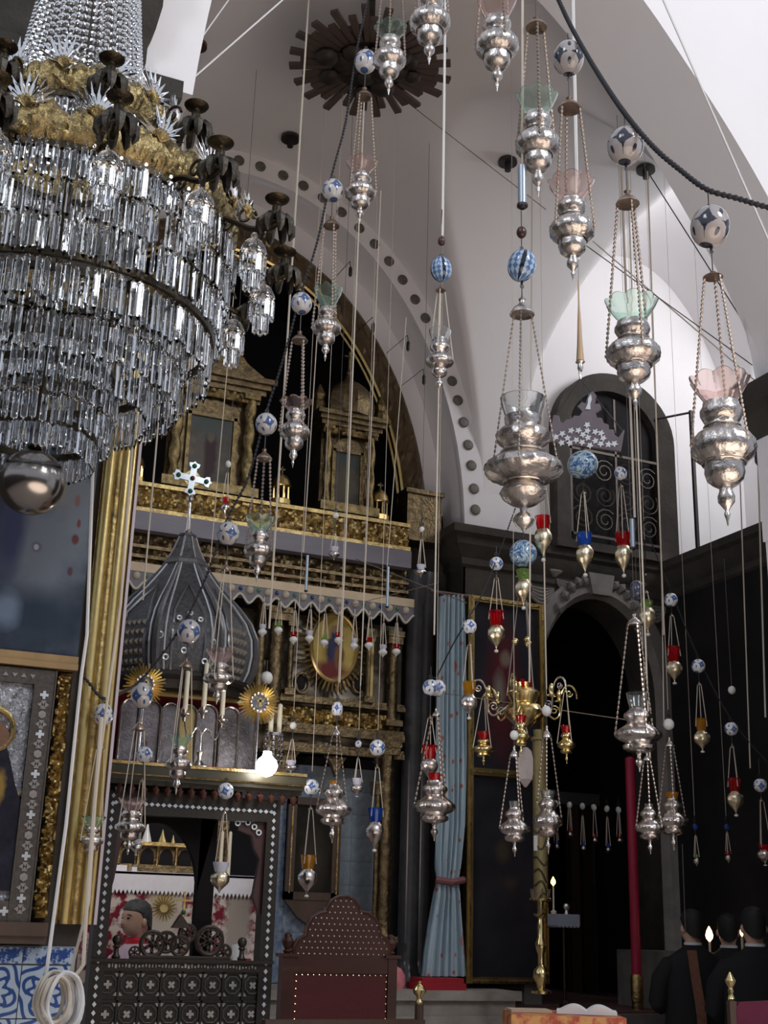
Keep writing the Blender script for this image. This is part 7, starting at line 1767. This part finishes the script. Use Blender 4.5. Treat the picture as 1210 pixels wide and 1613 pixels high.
# three clergy in black seen from behind
away = math.atan2(-FH.x, FH.y)
for px, ptop, D, fa, lab in ((1090, 1434, 9.75, .2, 'person in black robe with brown stole seen from behind, next to the red pole'), (1147, 1441, 10.12, -.2, 'person in black robe half hidden between the two other clergy'), (1188, 1430, 8.8, -.05, 'person in black robe with white collar at the right edge')):
    p = PD(px, 1470, D); zt = zat(p.x, p.y, ptop)
    tp_ = person(lab, p.x, p.y, zt, away+fa, M['black_cloth'], M['hair'], white)
    if px == 1090:
        k_ = zt/1.74; m = MB(); m.grid(2, 14, lambda u, v: (-.10+.075*u, -(.10+.085*min(1, v*3)+.07*v)*k_-.02, (1.46-.075*min(1, v*8)*.5-1.1*v)*k_)); obj('brown_stole', m, mat('brown_brocade_stole', (0.16, 0.06, 0.04), 0.6, col2=(0.24, 0.11, 0.07), nscale=40), tp_)
def taper(px, y0, y1, D, lab, r):
    p = PD(px, y1, D); s = mpp(p); b0_ = p.z-.42; t = thing('lit_candle', lab, 'candle', (p.x, p.y, b0_))
    m = MB(); m.lathe([(.008, 0), (.010, .01), (.009, .42)], 10); obj('candle_stick', m, M['candle'], t)
    m = MB(); h = zat(p.x, p.y, y0)-p.z; m.lathe([(r*.2*s, 0), (r*.8*s, h*.18), (r*s, h*.4), (r*.7*s, h*.7), (r*.1*s, h)], 12, (0, 0, .42)); obj('flame', m, mat('candle_flame', (1, .7, .3), .5, emis=(1.0, .55, .20), estr=7) if 'cf' not in M else M['cf'], t, smooth=True); M['cf'] = bpy.data.materials['candle_flame']
taper(1118, 1459, 1483, 10.35, 'bright candle flame between the black-robed clergy', 6)
taper(1169, 1459, 1475, 9.15, 'small orange candle flame beside the rightmost clergy', 3)
# ================================================================ ROPES AND CORDS
def line(label, pts, r, mt, nm='hanging_string', cat='cord', n=5):
    """pts: (px, py, D)"""
    P = [PD(*q) for q in pts]; b = min(P, key=lambda v: v.z).copy()
    m = MB(); m.tube([p-b for p in P], r, n); return tag(obj(nm, m, mt, None, b, smooth=True), label, cat)
# thick black braided rope
pts = smooth_poly([(800, -260, 4.6), (862, -40, 4.35), (880, 0, 4.3), (903, 48, 4.2), (940, 112, 3.95), (984, 178, 3.65), (1030, 232, 3.55), (1072, 268, 3.5), (1113, 298, 3.45), (1160, 312, 3.43), (1240, 332, 3.4), (1420, 350, 3.3), (1650, 330, 3.2), (2000, 200, 3.1)], 6)
P = [PD(*q) for q in pts]; 
D_ = []; 
for a, b in zip(P, P[1:]):
    n = max(2, int((b-a).length/.0042)); D_ += [a.lerp(b, i/n) for i in range(n)]
D_.append(P[-1]); b0 = D_[len(D_)//2].copy(); m = MB(); m.tube([p-b0 for p in D_], [.0098 if (i//2) % 2 else .0070 for i in range(len(D_))], 8)
tag(obj('braided_rope', m, M['rope_black'], None, b0, smooth=False), 'thick black braided rope sweeping down across the near lamps', 'rope')
def chainline(label, pts, r, mt, step):
    P = [PD(*q) for q in smooth_poly(pts, 4)]; b = P[-1].copy(); m = MB()
    L = 0
    for p, q in zip(P, P[1:]):
        n = max(1, int((q-p).length/step))
        for i in range(n): m.bead(p.lerp(q, (i+.5)/n)-b, q-p, (q-p).length/n*.62, r)
    m.tube([p-b for p in P], r*.45, 4)
    return tag(obj('hanging_chain', m, mt, None, b), label, 'chain')
CH = 6.1
chainline('long dark chain descending from the sunburst to the pier past the canopy', [(588, -30, CH), (563, 74, CH), (545, 190, CH), (522, 278, CH), (500, 380, CH), (476, 457, CH), (445, 570, CH), (420, 648, CH), (392, 750, CH), (357, 819, CH), (326, 905, CH), (294, 973, CH), (256, 1030, CH), (221, 1072, CH), (190, 1092, 5.7), (162, 1100, 5.2), (140, 1075, 5.16), (128, 1062, 5.14)], .0075, M['rope_black'], .020)
BK = 8.6
chainline('dark chain slanting down to the curtain', [(812, 800, BK), (785, 875, BK), (760, 935, 8.3), (738, 974, 8.1), (712, 1018, 8.3), (690, 1062, BK), (683, 1068, BK)], .006, M['rope_black'], .018)
chainline('dark chain slanting down across the dark side wall', [(958, 640, BK), (984, 735, BK), (1018, 833, BK), (1058, 933, BK), (1101, 1037, BK), (1154, 1136, BK), (1222, 1215, BK)], .006, M['rope_black'], .018)
# straight cords
C = M['cord']; Wt = M['cord_white']; K = M['cord_dark']
line('beige cord crossing the chandelier arms down to the rayed fan', [(488, -30, 6.9), (424, 990, 6.9)], .0065, C)
line('beige cord from the small pink-glass lamp down past the oval icon', [(574, 150, 7.2), (535, 1075, 7.2)], .005, C)
line('bright white rod running down to the scale-patterned egg', [(702, -30, 5.75), (697, 372, 5.7)], .007, Wt)
line('beige cord beside the white rod reaching the curtain', [(703, -30, 6.2), (684, 1000, 6.2)], .0045, C)
line('beige cord above the tube weight near the top', [(823, -30, 4.5), (823, 262, 4.5)], .006, C)
line('thin beige cord beside the largest lamp down to the brass chandelier', [(840, -30, 8.1), (834, 1075, 8.25)], .006, C)
line('white rope down to the wooden handle of the inlaid board', [(902, -30, 4.7), (911, 410, 4.72)], .0085, Wt)
line('pale cord behind the green-glass lamp to the niche', [(967, -30, 7.6), (1000, 815, 8.4)], .009, C)
line('beige cord right of the grille reaching the twin lamps', [(988, 260, 7.6), (1024, 1195, 8.0)], .006, C)
line('beige cord crossing the niche surround', [(1020, 270, 7.6), (1046, 1000, 8.6)], .006, C)
line('white cord slanting across the broad white arch', [(900, -330, 5.0), (1370, 740, 5.0)], .0055, Wt)
line('white cord slanting from the top to the arch springer', [(720, -240, 6.8), (292, 134, 5.4)], .0055, Wt)
line('thin white cord slanting beside the arch springer', [(560, -280, 6.8), (286, 104, 5.4)], .004, Wt)
line('thin cream line slanting behind the painted balls', [(846, 105, 8.0), (1500, 524, 7.4)], .005, C)
line('thin grey line slanting across the aisle vault', [(900, -40, 7.8), (1400, 540, 7.6)], .004, K)
line('thin grey line from the pulley to the side pier', [(1015, 262, 8.0), (1205, 560, 7.4)], .0045, K)
line('thin beige line crossing the bright aisle wall', [(934, 380, 8.3), (1190, 600, 7.6)], .0045, C)
line('thin brown line crossing the bright aisle wall below', [(900, 370, 8.3), (1185, 575, 7.6)], .004, K)
line('thin grey line behind the sunburst lamps', [(640, 160, 8.3), (860, 330, 8.3)], .003, K)
line('beige cord hanging left of the onion canopy', [(290, 200, 6.4), (225, 945, 6.4)], .005, C)
line('beige cord right of the canopy cross', [(372, 420, 7.6), (330, 900, 7.6)], .003, C)
line('long beige cord on the dark side wall', [(1164, 700, 8.6), (1182, 1210, 8.6)], .005, C)
line('beige cord nearest the right edge on the dark side wall', [(1193, 690, 8.0), (1206, 1130, 8.0)], .006, C)
line('thin beige cord in front of the aisle wall corner', [(1042, 880, 8.6), (1046, 1140, 8.6)], .004, C)
line('thin beige cord below the red lamp to the brass chandelier arm', [(857, 882, 8.7), (861, 1085, 8.7)], .005, C)
line('thin cord hanging over the twin lamps to the clergy', [(1075, 1330, 9.0), (1080, 1470, 9.0)], .004, K)
line('thin wire strung level across the doorway', [(700, 1092, 8.8), (995, 1135, 8.8)], .0035, M['chain'])
line('thin wire strung above the scalloped valance', [(520, 962, 9.2), (690, 918, 9.0)], .003, M['chain'])
line('dark wire under the beam end across to the pier', [(560, 880, 9.3), (735, 950, 9.2)], .004, K)
line('beige cord down the dim tabernacle', [(600, 300, 8.0), (568, 1080, 8.8)], .004, C)
line('thin cord in front of the painted beam near the canopy', [(512, 330, 8.0), (478, 870, 8.8)], .004, C)
line('thin pale cord to the tube weight at the beam end', [(640, 500, 8.4), (610, 893, 8.8)], .003, C)
# cords that carry lamps straight up to the vault
CHAIN_WORDS = ('chain', 'valance', 'chapel lamp')
for x, y, z, lab in HOOKS:
    if any(w in lab for w in ('chain', 'valance', 'chapel', 'canopy', 'candelabrum', 'black rope', 'large blue-spotted', 'barred niche', 'brass chandelier', 'brass bowl', 'inlaid screen', 'screen corner', 'niche grille', 'right jamb', 'first below', 'slanting line', 'lower picture edge', 'picture frame top', 'between curtain', 'the blue curtain', 'white rod', 'largest silver', 'inside the screen')) and 'squat' not in lab: continue
    zt = vault(x, y) if (5.95 < y < 9.58 and .2 < x < 8) else 9.6
    if x > 6.9: zt = min(zt, 5.2)
    m = MB(); m.tube([(0, 0, -.004), (0, 0, zt-z)], .0018, 4)
    lb = lab.split(' under ')[0].split(' with ')[0] if False else lab
    ws = lb.split(); o = obj('suspension_wire', m, M['cord_dark'] if y < 6.5 or z > 4.5 else M['cord'], None, (x, y, z)); tag(o, 'wire above the '+' '.join(ws[:13]), 'wire')
